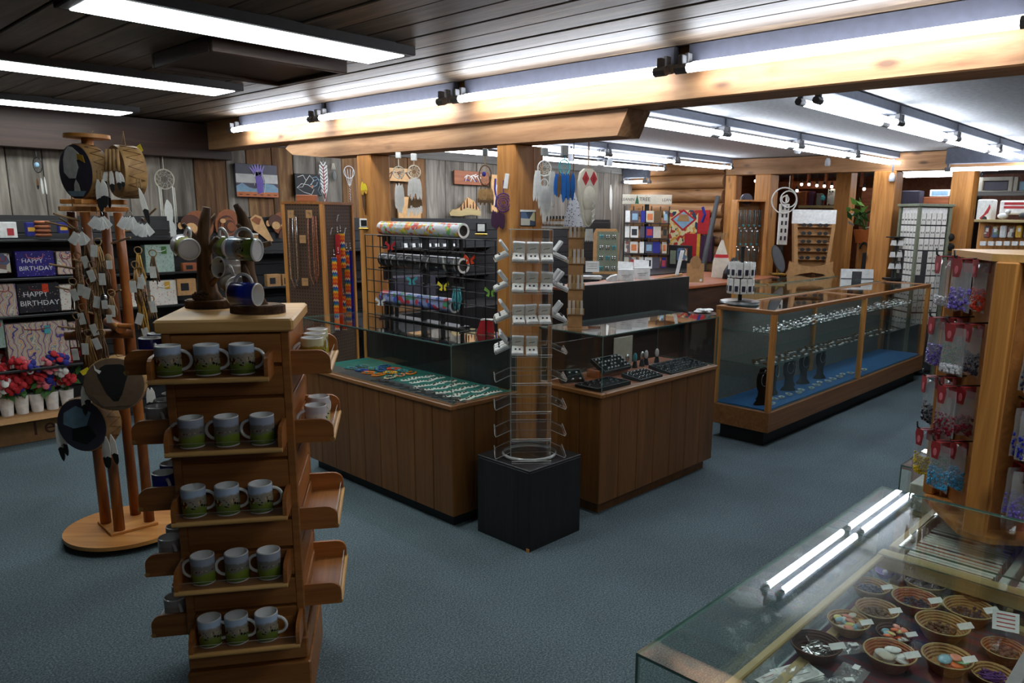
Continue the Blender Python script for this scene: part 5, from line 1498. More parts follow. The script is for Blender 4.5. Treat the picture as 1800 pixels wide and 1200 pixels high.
# ================================================================== WIRE GRID AND WRAP ROLLS
g0, g1, gx, gz0, gz1 = 3.16, 4.43, 2.93, 1.037, 1.575
gp = thing('wire_grid', 'black wire grid panel standing on the left glass case', 'grid panel', (gx, (g0+g1)/2, gz0))
L = g1-g0
vw = hw = None
n = 15
for k in range(n+1):
    lc = (0, -L/2+L*k/n, 0)
    if vw is None: vw = MB().cyl((0, 0, 0), (0, 0, gz1-gz0), .0034, n=6).build('wire_upright', M['wire'], gp, loc=lc)
    else: again(vw, gp, lc)
for k in range(8):
    lc = (0, 0, .01+(gz1-gz0-.012)*k/7)
    if hw is None: hw = MB().cyl((0, -L/2, 0), (0, L/2, 0), .0034, n=6).build('wire_crossbar', M['wire'], gp, loc=lc)
    else: again(hw, gp, lc)
for sy in (-.4, .4): MB().cyl((-.07, sy, .004), (.07, sy, .004), .004, n=6).build('foot', M['wire'], gp)
RX = 2.98
for i, (xa, ya, xb, yb, rpx, mt, nm) in enumerate(((672, 401, 815, 405, 12.5, 'confetti', 'top roll of confetti patterned wrapping paper behind the grid'), (674, 452, 815, 468, 13, 'swirl', 'middle roll of black swirl wrapping paper behind the grid'), (676, 523, 800, 535, 12, 'balloon', 'lower roll of blue balloon wrapping paper behind the grid'))):
    a, b = at(xa, ya, x=RX), at(xb, yb, x=RX)
    z = (a.z+b.z)/2
    if i == 1: z = a.z-.012
    r = rpx*mpp((a+b)/2)
    t = thing('paper_roll', nm, 'paper roll', (RX, (a.y+b.y)/2, z))
    l_ = abs(a.y-b.y)
    MB().lathe([(r*.72, -l_/2), (r, -l_/2), (r, l_/2), (r*.72, l_/2), (r*.72, -l_/2)], 24, mis=[1, 0, 1, 1], T=Matrix.Rotation(PI/2, 4, 'X')).build('wrap', [M[mt], M['white']], t, smooth='a')
    for e_ in (-1, 1): MB().lathe([(r*.72, e_*(l_/2-.004)), (.001, e_*(l_/2-.01))], 20, T=Matrix.Rotation(PI/2, 4, 'X')).build('core_plug', M['black'], t)
    d = thing('roll_cutter', 'black metal cutter bracket under the ' + nm.split(' behind')[0], 'bracket', (RX, (a.y+b.y)/2, z))
    for sy in (l_/2-.02, -.05, -l_/2+.12):
        MB().bbox(-.012, .012, -.012, .012, -r-.09, -r-.002, .002).bbox(-.05, .05, -.01, .01, -r-.012, -r-.002, .002).build('bracket_arm', M['black'], d, loc=(0, sy, 0))
    MB().cyl((0, -l_/2, -r-.085), (0, l_/2, -r-.085), .005, n=6).build('rod', M['steel'], d)
t = thing('roll_stand', 'black upright stand carrying the three paper rolls', 'stand', (RX+.025, 3.9, 1.0375))
for y in (-.36, .0, .36): MB().bbox(-.008, .008, -.012, .012, 0, .56, .002).build('upright', M['black'], t, loc=(0, y, 0))
MB().bbox(-.07, .03, -.4, .4, 0, .012, .003).build('base_rail', M['black'], t)
for i, (px, py, m, nm) in enumerate(((686, 432, 'redcloth', 'red butterfly clipped near the top left of the grid'), (724, 493, 'turq', 'green and black butterfly clipped in the middle of the grid'), (779, 503, 'yellow', 'yellow butterfly clipped lower on the grid'), (826, 456, 'orange', 'orange butterfly clipped right on the grid'), (862, 513, 'palegreen', 'pale green butterfly clipped at the right edge of the grid'), (669, 530, 'whitecer', 'white and yellow bird clipped low at the left of the grid'))):
    p = at(px, py, x=gx-.012)
    t = thing('butterfly_clip', nm, 'butterfly', p, FACE)
    MB().prism([(0, 0), (.03, .03), (.036, .01), (.012, -.004), (.025, -.022), (.008, -.028)], -.002, .002).prism([(-.008, -.028), (-.025, -.022), (-.012, -.004), (-.036, .01), (-.03, .03), (0, 0)], -.002, .002).build('wings', M[m], t)
    MB().ball((0, -.003, 0), (.004, .004, .022), 7, 5).build('body', M['black'], t, smooth=True)
t = thing('tape_dispenser', 'round black scale head behind the lower paper roll', 'scale', at(697, 531, x=2.97), FACE)
MB().cyl((0, -.01, 0), (0, .01, 0), .034, n=20).build('head', M['darkgrey'], t, smooth='a')
MB().bbox(-.012, .012, -.008, .012, -.12, -.03, .003).build('neck', M['black'], t)
MB().bbox(-.04, .04, -.02, .03, -.135, -.118, .004).build('foot', M['black'], t)
t = thing('ribbon_hank', 'pale teal ribbon hank hung at the right end of the rolls', 'ribbon', at(802, 525, x=2.96), FACE)
for k in range(3): MB().tube([(-.012+.012*k, 0, .06), (-.02+.014*k, -.01, 0), (-.01+.012*k, 0, -.07), (.004+.012*k, .006, 0), (-.004+.012*k, 0, .06)], .006, 6).build('loop', M['turq'], t, smooth=True)
t = thing('red_bag', 'small red paper bag standing behind the grid', 'bag', (2.95, 3.27, 1.038), FACE)
MB().prism([(-.05, 0), (.05, 0), (.045, .08), (-.025, .08)], -.03, .03).build('bag', M['redcloth'], t)
MB().bbox(-.025, .045, -.031, .031, .08, .084, .001).build('fold', M['paper'], t)
for i in range(11):
    x0 = 712+i*14 if i < 8 else 706+(i-8)*30
    y0 = 436+(i % 8)*.4 if i < 8 else 360
    p = at(x0, 440, y=6.72)
    lb_ = 'small framed photo card on the shelf behind the paper rolls, %s from the left' % ORD[i] if i < 8 else None
    if i >= 8: break
    t = thing('photo_card', lb_, 'card', p, 0, 'photo cards behind the rolls')
    MB().bbox(-.045, .045, -.006, .006, 0, .085, .003).build('frame', M['black'], t, rot=(R(-12), 0, 0))
    MB().box(-.018, .036, -.0075, -.006, .012, .074).build('picture', M['white'], t, rot=(R(-12), 0, 0))
wbox('shipping_box', 'grey lidded storage box seen through the grid below the middle roll', 'box', 694, 486, 766, 524, 'slate', Y=5.87, d_=.2)
wbox('cardboard_box', 'brown cardboard box under the grey box behind the grid', 'box', 684, 524, 772, 545, 'cardboard', Y=5.85, d_=.24)
BTZ = at(730, 545, y=5.85).z
wbox('work_bench', 'dark low bench behind the left glass case', 'bench', 690, 545, 900, 640, 'blackwood', Y=5.7, d_=.5, zb=0)
bpy.data.objects['work_bench'].children[0].scale.z = BTZ/max(v.co.z for v in bpy.data.objects['work_bench'].children[0].data.vertices)
for i, (px, py, X_) in enumerate(((640, 392, 3.025), (846, 400, 2.93))):
    p = at(px, py, x=X_)
    t = thing('picture_easel', ['white photo cube left of the first post', 'small black photo frame on a brass easel right of the rolls'][i], 'frame', p, FACE)
    MB().bbox(-.03, .03, -.006, .006, -.03, .03, .003).build('frame', M['white' if i == 0 else 'black'], t)
    MB().box(-.02, .02, -.008, -.006, -.02, .02).build('picture', M['black' if i == 0 else 'white'], t)
    MB().bbox(-.035, .035, -.02, .01, -.045, -.032, .003).build('easel', M['brass'], t)

# ================================================================== CLEAR EARRING TOWER ON BLACK PLINTH
pb = thing('plinth', 'black wood grain cube plinth under the clear earring tower', 'plinth', (2.829, 2.787, 0))
MB().bbox(-.2, .2, -.2, .2, 0, .444, .003).build('body', M['blackwood'], pb)
MB().bbox(-.201, -.1985, -.19, .19, .012, .43, .0008).build('side_panel', M['blackwood'], pb)
MB().bbox(-.19, .19, -.201, -.1985, .012, .43, .0008).build('side_panel', M['blackwood'], pb)
MB().prism([(-.2025, .0), (-.2025, .018), (-.2005, .02), (-.2005, 0)], -.2025, -.18).build('chipped_corner', M['pine'], pb)
TZ = .444
tw = thing('earring_tower', 'clear acrylic revolving tower of sloping shelves holding earring boxes', 'display tower', (2.829, 2.787, TZ), FACE+R(6))
MB().lathe([(.001, 0), (.142, 0), (.148, .006), (.148, .014), (.142, .02), (.001, .02)], 40, mis=[1, 1, 1, 1, 0]).build('base_disc', [M['acrylic'], M['acredge']], tw, smooth='a')
hh, HT = .105, 1.2
th = .003
for (sx, sy, ax) in ((0, -1, 'y'), (0, 1, 'y'), (-1, 0, 'x'), (1, 0, 'x')):
    if ax == 'y': pane(-hh, hh, sy*hh-th/2, sy*hh+th/2, .02, HT, tw, 'wall_pane', 'acrylic', 'acredge')
    else: pane(sx*hh-th/2, sx*hh+th/2, -hh, hh, .02, HT, tw, 'wall_pane', 'acrylic', 'acredge')
pane(-hh, hh, -hh, hh, HT, HT+.004, tw, 'top_pane', 'acrylic', 'acredge')
TIER = [1.075, .925, .765, .605, .46, .31, .165, .045]
Wd = .205
for ti, z in enumerate(TIER):
    for q in range(4):
        a = q*PI/2
        m3 = Matrix.Rotation(a, 4, 'Z')
        # sloping shelf reaching outwards and down, with a small stop at the front
        T = m3 @ Matrix.Translation((0, -hh, z)) @ Matrix.Rotation(R(25), 4, 'X')
        mb = MB().box(-Wd/2, Wd/2, -.085, 0, -.0015, .0015, 0)
        mb.m = [0, 0, 1, 1, 1, 1]
        sh = mb.build('shelf', [M['acrylic'], M['acredge']], tw, rot=(0, 0, 0))
        sh.matrix_local = T
        mb = MB().box(-Wd/2, Wd/2, -.087, -.084, 0, .014, 0)
        mb.m = [1, 1, 0, 0, 1, 1]
        st = mb.build('front_stop', [M['acrylic'], M['acredge']], sh)
        for sx in (-1, 1):
            MB().prism([(-.085, -.0015), (0, -.0015), (0, .04)], sx*Wd/2-.001, sx*Wd/2+.001, T=Matrix.Rotation(PI/2, 4, 'Z') @ Matrix.Diagonal((1, -1, 1, 1)), mi=0).build('side_fin', M['acrylic'], sh)
jb = None
M['boxgrey'] = plain('pale_grey_box', (206, 206, 204), .5)
M['boxin'] = plain('white_box_lining', (226, 224, 216), .8)
side = {0: 'front', 1: 'right', 2: 'rear', 3: 'left'}
rj = random.Random(9)
tw_m = Matrix.Translation((2.829, 2.787, TZ)) @ Matrix.Rotation(FACE+R(6), 4, 'Z')
for ti in range(4):
    for q in (0, 1, 3):
        a = q*PI/2
        for k in range(3):
            if (ti, q, k) in ((3, 0, 2),): continue
            x = -.068+.068*k+rj.uniform(-.004, .004)
            if q != 0 and rj.random() < .12: continue
            T = tw_m @ Matrix.Rotation(a, 4, 'Z') @ Matrix.Translation((0, -hh, TIER[ti])) @ Matrix.Rotation(R(25), 4, 'X') @ Matrix.Translation((x, -.047+rj.uniform(-.004, .006), .0035)) @ Matrix.Rotation(R(rj.uniform(-9, 9)), 4, 'Z') @ Matrix.Diagonal((1.04, 1.04, 1.04, 1))
            loc, rot = T.to_translation(), T.to_euler()
            lb_ = 'open white earring box, %s on the %s side of the tower\'s %s tier' % (['left', 'middle', 'right'][k], side[q], ['top', 'second', 'third', 'fourth'][ti])
            if jb is None:
                jb = thing('earring_box', lb_, 'jewellery box', loc, 0, 'earring boxes on the clear tower', rot)
                jb.scale = (1.04, 1.04, 1.04)
                MB().bbox(-.029, .029, -.034, .034, 0, .016, .003).build('box_base', M['boxgrey'], jb)
                MB().box(-.025, .025, -.03, .03, .0162, .0175).build('lining', M['boxin'], jb)
                ld = MB().bbox(-.029, .029, 0, .014, 0, .062, .003).build('lid', M['boxgrey'], jb, loc=(0, .03, .016), rot=(R(12), 0, 0))
                MB().box(-.024, .024, -.001, .0005, .006, .056).build('lid_lining', M['boxin'], ld)
                strokes(ld, [[(-.014, .024), (-.004, .03), (.004, .029), (.015, .034)]], -.0018, 'text', .0012, 'lid_print')
                for sx in (-1, 1): MB().ball((sx*.01, -.006, .021), (.0055, .005, .0045), 8, 5).build('earring', M['darkbead'], jb, smooth=True)
                MB().box(.008, .025, -.032, -.02, .0178, .0184).build('price_tag', M['white'], jb)
            else: dup(jb, loc, None, lb_, None, rot)
# little goods on top of the tower
b = tw_m @ Vector((-.02, -.02, HT+.004))
t = thing('sign_frame', 'small black framed card of earrings standing on the tower top', 'frame', at(928, 398, x=2.98), FACE)
MB().bbox(-.042, .042, -.006, .006, 0, .088, .003).build('frame', M['black'], t)
MB().box(-.038, .038, -.0075, -.006, .006, .076).build('picture', M['bookcov'], t)
MB().box(-.042, .042, -.008, -.006, .078, .088).build('label_strip', M['white'], t)
for i in range(11):
    t = thing('oil_bottle', 'small amber bottle with black cap behind the tower top, %s from the left' % ORD[i], 'bottle', at(945+i*5.6, 396, x=3.35), 0, 'amber bottles behind the tower') if i == 0 else dup(t, at(945+i*5.6, 396, x=3.35), 0, 'small amber bottle with black cap behind the tower top, %s from the left' % ORD[i])
    if i == 0:
        MB().lathe([(.001, 0), (.0085, 0), (.009, .003), (.009, .032), (.005, .038), (.001, .038)], 10).build('glass', M['hide'], t, smooth='a')
        MB().cyl((0, 0, .006), (0, 0, .024), .0094, n=10).build('label', M['white'], t)
        MB().cyl((0, 0, .037), (0, 0, .054), .0058, n=10).build('cap', M['black'], t)
t = thing('bottle_stand', 'white two tier stand under the amber bottles', 'stand', at(973, 398, x=3.36), FACE)
MB().bbox(-.12, .12, -.02, .02, -.012, 0, .002).build('shelf', M['white'], t)
for sx in (-.1, .1): MB().bbox(-.01, .01, -.012, .012, -.5, -.012, .002).build('leg', M['white'], t, loc=(sx, 0, 0))

# ================================================================== BEHIND THE RIGHT CASE
KY = 3.62
X0, X1, z0, z1 = wb(1023, 501, 1210, 560, KY)
ztop = at(1115, 494, y=KY).z
t = thing('back_counter', 'long black counter back with goods along its top behind the right case', 'counter', ((X0+X1)/2, KY, 0))
W_ = (X1-X0)/2
MB().bbox(-W_, W_, 0, .02, ztop-.42, ztop, .003).build('front_board', M['blackwood'], t)
MB().bbox(-W_, W_, .02, .4, ztop-.05, ztop-.03, .003).build('top_board', M['redwood'], t)
for sx in (-W_, W_-.02): MB().box(sx, sx+.02, .02, .4, 0, ztop-.05).build('end_board', M['blackwood'], t)
MB().bbox(-W_+.02, W_-.02, .06, .08, 0, ztop-.4, .003).build('kick_board', M['darkwood'], t)
def stand_on(name, label, cat, px, py, Y, X=None, rz=None):
    p = at(px, py, y=Y) if X is None else at(px, py, x=X)
    return thing(name, label, cat, p, FACE if rz is None else rz), mpp(p)
for i, (x0, x1, y1) in enumerate(((1066, 1084, 494), (1086, 1113, 493), (1114, 1141, 490))):
    t, s = stand_on('gift_carton', ['low white folded carton at the left on the black counter', 'white open carton on the black counter, left of two alike', 'white open carton on the black counter, right of two alike'][i], 'carton', (x0+x1)/2, y1, KY+.1)
    w_ = (x1-x0)*s
    h = (20 if i else 12)*s
    if i == 0: MB().prism([(-w_/2, 0), (w_/2, 0), (w_/2, h), (-w_*.1, h*.75), (-w_/2, h*.3)], -.05, .05).build('box', M['white'], t)
    else:
        MB().bbox(-w_/2, w_/2, -.05, .05, 0, h, .002).build('box', M['white'], t)
        MB().box(-w_/2, w_/2, 0, .002, 0, 13*s).build('lid', M['white'], t, loc=(0, .05, h), rot=(R(-22), R(3), 0))
        strokes(t, [[(-w_*.3, h*.5), (w_*.3, h*.55)], [(-w_*.2, h*.35), (w_*.2, h*.38)]], -.051, 'grey', .0015, 'print_line')
t, s = stand_on('price_sign', 'white price sign with small print at the left end of the black counter', 'sign', 1041, 478, KY+.15)
MB().bbox(-12*s, 12*s, -.003, .003, 0, 19*s, .001).build('card', M['white'], t)
for k in range(3): strokes(t, [[(-9*s, (14-4*k)*s), (8*s, (14.5-4*k)*s)]], -.0035, 'grey', .0016, 'print_line')
t, s = stand_on('paper_stack', 'stack of white papers at the left end of the black counter', 'papers', 1040, 490, KY+.1)
for k in range(4): MB().bbox(-17*s, 17*s, -.06, .06, .006*k, .006*k+.005, .001).build('sheet', M['white' if k % 2 else 'paper'], t, rot=(0, 0, R(4*k-6)))
t, s = stand_on('book_easel', 'opened wooden easel box with a tall white card standing on the black counter', 'easel', 1178, 488, KY+.1)
MB().bbox(-26*s, 22*s, -.03, .03, 0, 4*s, .002).build('tray', M['kraft'], t, rot=(0, R(-12), 0))
MB().prism([(8*s, 4*s), (13*s, 4*s), (22*s, 48*s), (16*s, 48*s)], -.03, .0).build('card', M['white'], t)
# earring stands of cardboard by the clear tower
for i, (px, py, w_, h, nm) in enumerate(((1010, 575, 26, 190, 'tall brown cardboard earring stand right of the clear tower'),)):
    t, s = stand_on('earring_stand', nm, 'display stand', px, py, None, 3.4)
    MB().bbox(-w_/2*s, w_/2*s, -.012, .012, 0, h*s*.95, .003).build('board', M['cardboard'], t)
    MB().bbox(-20*s, 24*s, -.05, .05, -.012, 0, .003).build('foot', M['cardboard'], t)
    for k in range(4):
        MB().bbox(-14*s, 16*s, -.02, -.012, (22+44*k)*s, (34+44*k)*s, .002).build('shelf_lip', M['kraft'], t)
        for q in range(4):
            mb = MB()
            for j in range(3): mb.tube([((-11+7*q+1.4*j)*s, -.022, (32+44*k+16)*s), ((-11+7*q+1.6*j)*s, -.024, (34+44*k-10)*s)], .0022, 4)
            mb.build('fringed_earring', M[['paper', 'cream', 'palewood', 'paper'][(q+k) % 4]], t)
# earring board
t, s = stand_on('earring_board', 'rounded tan display board with rows of silver and turquoise earrings', 'display board', 1064, 470, 5.6)
t.location.z = at(1130, 478, y=5.5).z
hh_, ww_ = 78*s, 22*s
MB().prism([(-ww_, 0), (ww_, 0), (ww_, hh_*.9), (ww_*.8, hh_), (-ww_*.8, hh_), (-ww_, hh_*.9)], -.02, .02).build('board', M['kraft'], t)
MB().box(-ww_*.7, ww_*.95, -.0215, -.02, .06*hh_, .94*hh_).build('cloth_panel', M['greenbox'], t)
for r_ in range(4):
    for c in range(3):
        for q in (-1, 1): MB().ball(((-8+11*c+q*2)*s, -.026, (66-18*r_)*s), .012, 7, 4).cyl(((-8+11*c+q*2)*s, -.024, (66-18*r_)*s), ((-8+11*c+q*2)*s, -.024, (60-18*r_)*s), .006, n=5).build('earring', M['silver' if (r_+c) % 3 else 'turq'], t, smooth=True)
t, s = stand_on('table', 'dark table carrying the earring board and the card rack', 'table', 1130, 478, 5.5)
MB().bbox(-1.1, 1.0, -.3, .3, -.04, 0, .004).build('top', M['blackwood'], t, rot=(0, 0, -FACE))
for k in range(2): MB().bbox(-.04, .04, -.2, .2, -t.location.z, -.04, .004).build('leg', M['blackwood'], t, loc=((-.9 if k else .8)*math.cos(-FACE), (-.9 if k else .8)*math.sin(-FACE), 0))
# greeting card rack
cx_, cy_ = 8.35, 6.2
p = at(1136, 420, x=8.3)
t = thing('card_rack', 'black wire rack of greeting cards under a pale header sign', 'card rack', (p.x, p.y, 0), FACE)
s = mpp(p)
zc = lambda py: at(1136, py, x=8.3).z
MB().cyl((0, .06, 0), (0, .06, zc(352)), .03, n=10).build('pole', M['black'], t)
MB().bbox(-44*s, 42*s, -.01, .01, zc(359), zc(342), .003).build('header_sign', M['cream'], t)
hz = zc(350.5)
wtext('LEANIN', .05, 'text', t, (-34.5*s, -.0115, hz-.004), (PI/2, 0, 0))
MB().prism([(-22*s, hz-.055), (-15*s, hz-.055), (-18.5*s, hz+.06)], -.014, -.0105).build('sign_tree', M['greentext'], t)
wtext('TREE', .065, 'text', t, (-5*s, -.0115, hz), (PI/2, 0, 0))
wtext('LEAN', .05, 'text', t, (33*s, -.0115, hz-.004), (PI/2, 0, 0))
rc = random.Random(21)
cardcols = ['white', 'bookcov', 'bluecl', 'paper', 'feathergrey', 'slate', 'cdcov', 'cream']
for k in range(6):
    MB().bbox(-40*s+k*15.6*s, -38.6*s+k*15.6*s, -.01, .03, zc(498), zc(362), .002).build('rack_wire', M['black'], t)
for r_ in range(5):
    zb = zc(392+27*r_)
    MB().bbox(-40*s, 40*s, -.05, .02, zb-.012, zb, .002).build('pocket_rail', M['black'], t)
gc = None
for r_ in range(5):
    for c in range(6):
        py = 391+27*r_
        zb = zc(py)
        off = Matrix.Rotation(FACE, 3, 'Z') @ Vector(((-33+13.2*c)*s, -.03, 0))
        lb_ = 'greeting card in the black wire rack, %s in the %s row' % (ORD[c], ORD[r_])
        wide = 8.5 if c in (1, 3, 4) else 5
        g = thing('greeting_card', lb_, 'card', (p.x+off.x, p.y+off.y, zb+.002), FACE, 'greeting cards in the wire rack', rot=(R(-8), 0, FACE))
        MB().bbox(-wide*s, wide*s*.6, -.004, .004, 0, 20*s, .002).build('cover', M[cardcols[(r_*3+c*5) % 8]], g)
        if c % 2: MB().box(-wide*s*.75, wide*s*.35, -.0055, -.004, 4*s, 15*s).build('picture', M[['redtext', 'bluepaint', 'text', 'orangepaint'][(r_+c) % 4]], g)
# rugs on the log wall
def hung_flat(name, label, cat, x0, y0, x1, y1, X, mat, th_=.02):
    a, b = at(x0, y0, x=X), at(x1, y1, x=X)
    t = thing(name, label, cat, (X, (a.y+b.y)/2, (a.z+b.z)/2), -PI/2)
    w_, h = abs(a.y-b.y), abs(a.z-b.z)
    MB().bbox(-w_/2, w_/2, -th_/2, th_/2, -h/2, h/2, .004).build('cloth', M[mat], t)
    return t, w_, h
t, w_, h = hung_flat('woven_rug', 'cream and red patterned rug with a diamond motif hung on the log wall', 'rug', 1176, 369, 1226, 452, 9.12, 'rug')
decal(t, [(0, h*.05), (w_*.42, h*.3), (0, h*.52), (-w_*.42, h*.3)], -.0105, 'redcloth', 'diamond_border')
decal(t, [(0, h*.1), (w_*.34, h*.3), (0, h*.47), (-w_*.34, h*.3)], -.012, 'bluepaint', 'diamond_field')
decal(t, [(-w_*.2, h*.26), (w_*.2, h*.26), (w_*.16, h*.4), (-w_*.12, h*.42)], -.0135, 'cardboard', 'animal_motif')
t, w_, h = hung_flat('woven_rug', 'red cloth with blue cross pattern hung right of the patterned rug', 'rug', 1228, 369, 1246, 412, 9.1, 'redcloth')
MB().tube([(-.02, -.012, .2), (.02, -.012, .1), (-.02, -.012, 0)], .02, 5).build('blue_motif', M['bluecl'], t)
t, w_, h = hung_flat('woven_rug', 'folded red and yellow rug draped over the black chair back', 'rug', 1204, 410, 1230, 452, 9.1, 'redcloth')
decal(t, [(w_*.3, -h/2), (w_/2, -h/2), (w_/2, h/2), (w_*.3, h/2)], -.0105, 'goldpaint', 'border')
t, w_, h = hung_flat('cloth_rack', 'dark striped cloths hung on a rail beside the walking canes', 'cloth', 1227, 414, 1252, 460, 9.13, 'darkbead', .06)
for k in range(5): MB().box(-w_/2+k*w_/5+.01, -w_/2+k*w_/5+.05, -.034, -.03, -h/2, h/2).build('fold', M['purplebr'], t)
MB().cyl((-w_/2, 0, h/2+.01), (w_/2, 0, h/2+.01), .012, n=7).build('rail', M['silver'], t)
t, w_, h = hung_flat('book_display', 'black framed display of dark books below the patterned rug', 'frame', 1176, 430, 1214, 480, 8.5, 'black')
MB().box(-w_*.1, w_*.35, -.016, -.01, -h*.05, h*.4).build('book_cover', M['bookcov'], t)
MB().box(-w_*.4, -w_*.15, -.016, -.01, -h*.2, h*.3).build('book_cover', M['greenbox'], t)
# cane and teepee
a, b = at(1242, 480, x=8.6), at(1262, 345, x=8.95)
a = Vector((a.x-.25, a.y+.1, 0))
t = thing('walking_pole', 'long dark pole leaning against the log wall', 'pole', a)
d = b-a
MB().tube([(0, 0, 0), d*.5, d], [.045, .04, .03], 8).build('shaft', M['darkgrey'], t, smooth=True)
CT = at(1240, 500, y=4.0).z
q = at(1266, 487, z=CT)
t, s = thing('toy_tepee', 'small white canvas tepee with a red band on the brown counter', 'tepee', q, FACE), mpp(q)*.95
MB().lathe([(17*s, 0), (15*s, 30*s), (9*s, 48*s), (2*s, 68*s), (.001, 68*s)], 12).build('canvas', M['cream'], t, smooth='a')
MB().lathe([(13.4*s, 36*s), (11.6*s, 42*s)], 12).build('red_band', M['redcloth'], t)
for k in range(4): MB().cyl((2*s*math.cos(k*1.57), 2*s*math.sin(k*1.57), 62*s), (-5*s*math.cos(k*1.57), -5*s*math.sin(k*1.57), 80*s), .008, n=5).build('pole', M['thong'], t)
# brown wood counter with oval card
X0, X1, z0, z1 = wb(1186, 498, 1300, 540, 4.0)
zt2 = at(1240, 500, y=4.0).z
t = thing('side_counter', 'brown wooden counter with a rounded front edge behind the black counter', 'counter', (X0, 4.5, 0))
MB().bbox(.1, 2.1, -.5, .5, zt2-.03, zt2, .006).build('top', M['redwood'], t)
MB().bbox(.12, 2.08, -.48, .48, 0, zt2-.03, .004).build('body', M['darkwood'], t)
t, s = stand_on('necklace_card', 'tan cardboard necklace stand with oval top', 'display stand', 1221, 496, 4.06)
MB().prism([(-15*s, 0), (15*s, 0), (15*s, 33*s), (9*s, 33*s), (5*s, 24*s), (-5*s, 24*s), (-9*s, 33*s), (-15*s, 33*s)], -.012, .0).build('front', M['kraft'], t)
disc(t, 0, 33*s, 10*s, 13*s, .008, 'cardboard', .008, 'oval_back')
MB().box(8*s, 12*s, -.014, -.012, 2*s, 6*s).build('price_tag', M['white'], t)
# bits of paper between the cases
t, s = stand_on('paper_pile', 'heap of crumpled white tissue beside the long case', 'papers', 1237, 548, 3.5)
for k in range(6): MB().ball((.02*k-.05, .01*(k % 3), .015*(k % 2)), (.04, .04, .015), 7, 4).build('sheet', M['white'], t)
MB().bbox(-.12, .12, -.1, .1, -t.location.z, -.012, .004).build('stand_box', M['darkwood'], t)
# keyring spinner on the long case
p = at(1300, 533, z=1.05)
t = thing('keyring_stand', 'black pole spinner of packaged key rings on the near end of the long case', 'display stand', p, FACE)
s = mpp(p)
MB().lathe([(.001, 0), (34*s, 0), (35*s, 2*s), (34*s, 5*s), (30*s, 6*s), (.001, 6*s)], 28).build('base', M['steel'], t, smooth='a')
MB().cyl((0, 0, 5*s), (0, 0, 99*s), .016, n=10).build('pole', M['black'], t)
for zz in (20, 50, 96): MB().cyl((0, 0, zz*s), (0, 0, (zz+2)*s), 18*s if zz < 90 else .02, n=16).build('hook_ring', M['black'], t)
for r_, zz in enumerate((46, 74)):
    for k in range(12):
        a = R(30*k+10*r_)
        c, sn = math.cos(a), math.sin(a)
        off = Matrix.Rotation(FACE, 3, 'Z') @ Vector((22*s*c, 22*s*sn, 0))
        lb_ = 'packaged key ring, %s around the %s ring of the black spinner' % (ORD[k], ['lower', 'upper'][r_])
        q = (p.x+off.x, p.y+off.y, p.z+(zz-28)*s)
        if k == 0 and r_ == 0:
            kr = thing('key_ring', lb_, 'key ring', q, FACE+a+PI/2, 'packaged key rings, lower ring')
            MB().bbox(-5*s, 5*s, -.004, .004, 0, 26*s, .002).build('card', M['paper'], kr)
            MB().bbox(-3*s, 3*s, -.01, -.004, 4*s, 14*s, .002).build('fob', M['darkbead'], kr)
            MB().tube([(0, 0, 25*s), (0, .02, 27*s)], .003, 4).build('wire', M['steel'], kr)
        else: dup(kr, q, FACE+a+PI/2, lb_, 'packaged key rings, %s ring' % ['lower', 'upper'][r_])
# acrylic case of silver necklaces behind it
p = at(1308, 480, y=3.4)
t = thing('necklace_case', 'tall clear cabinet of hanging silver necklaces beside the far post', 'cabinet', at(1308, 500, x=8.2), FACE)
s = mpp(t.location)
for sx in (-1, 1): MB().bbox(sx*24*s-.012, sx*24*s+.012, -.14, .14, 0, 142*s, .003).build('side', M['pine'], t)
MB().bbox(-24*s, 24*s, .12, .14, 0, 142*s, .003).build('back', M['kraft'], t)
MB().bbox(-25*s, 25*s, -.15, .15, 142*s, 145*s, .003).build('top', M['pine'], t)
for k in range(13):
    x = (-19+3.2*k)*s
    for j, zz in enumerate((128, 96, 64)):
        L = (26+5*((k+j) % 3))*s
        MB().tube([(x-.012, -.02, zz*s), (x, -.025, zz*s-L), (x+.012, -.02, zz*s)], .004, 4).ball((x, -.028, zz*s-L), .016, 6, 4).build('necklace', M['silver' if (k+j) % 3 else 'turq'], t)
MB().box(-22*s, 22*s, -.135, -.13, 0, 140*s).build('front_pane', M['acrylic'], t)
MB().bbox(-24*s, 24*s, -.14, .14, -t.location.z, 0, .004).build('base_cabinet', M['darkwood'], t)
q = at(1279, 490, z=CT)
t, s = thing('dragon_figure', 'small black figure beside the key ring spinner', 'figure', q, FACE), mpp(q)
MB().tube([(0, 0, 0), (.0, 0, .07), (.03, 0, .14), (.05, 0, .2)], [.06, .05, .04, .02], 8).ball((.05, -.01, .2), .03, 8, 5).build('body', M['black'], t, smooth=True)
MB().prism([(-.02, .16), (.1, .26), (.03, .2)], -.005, .005).build('wing', M['black'], t)
t, s = stand_on('speaker', 'round blue grey hat brim ornament on top of the necklace cabinet', 'ornament', 1312, 350, None, 8.2)
MB().cyl((0, -.03, 0), (0, .03, 0), 10*s, n=18).cyl((0, -.05, 0), (0, -.03, 0), 5*s, n=14).build('disc', M['slate'], t, smooth='a')
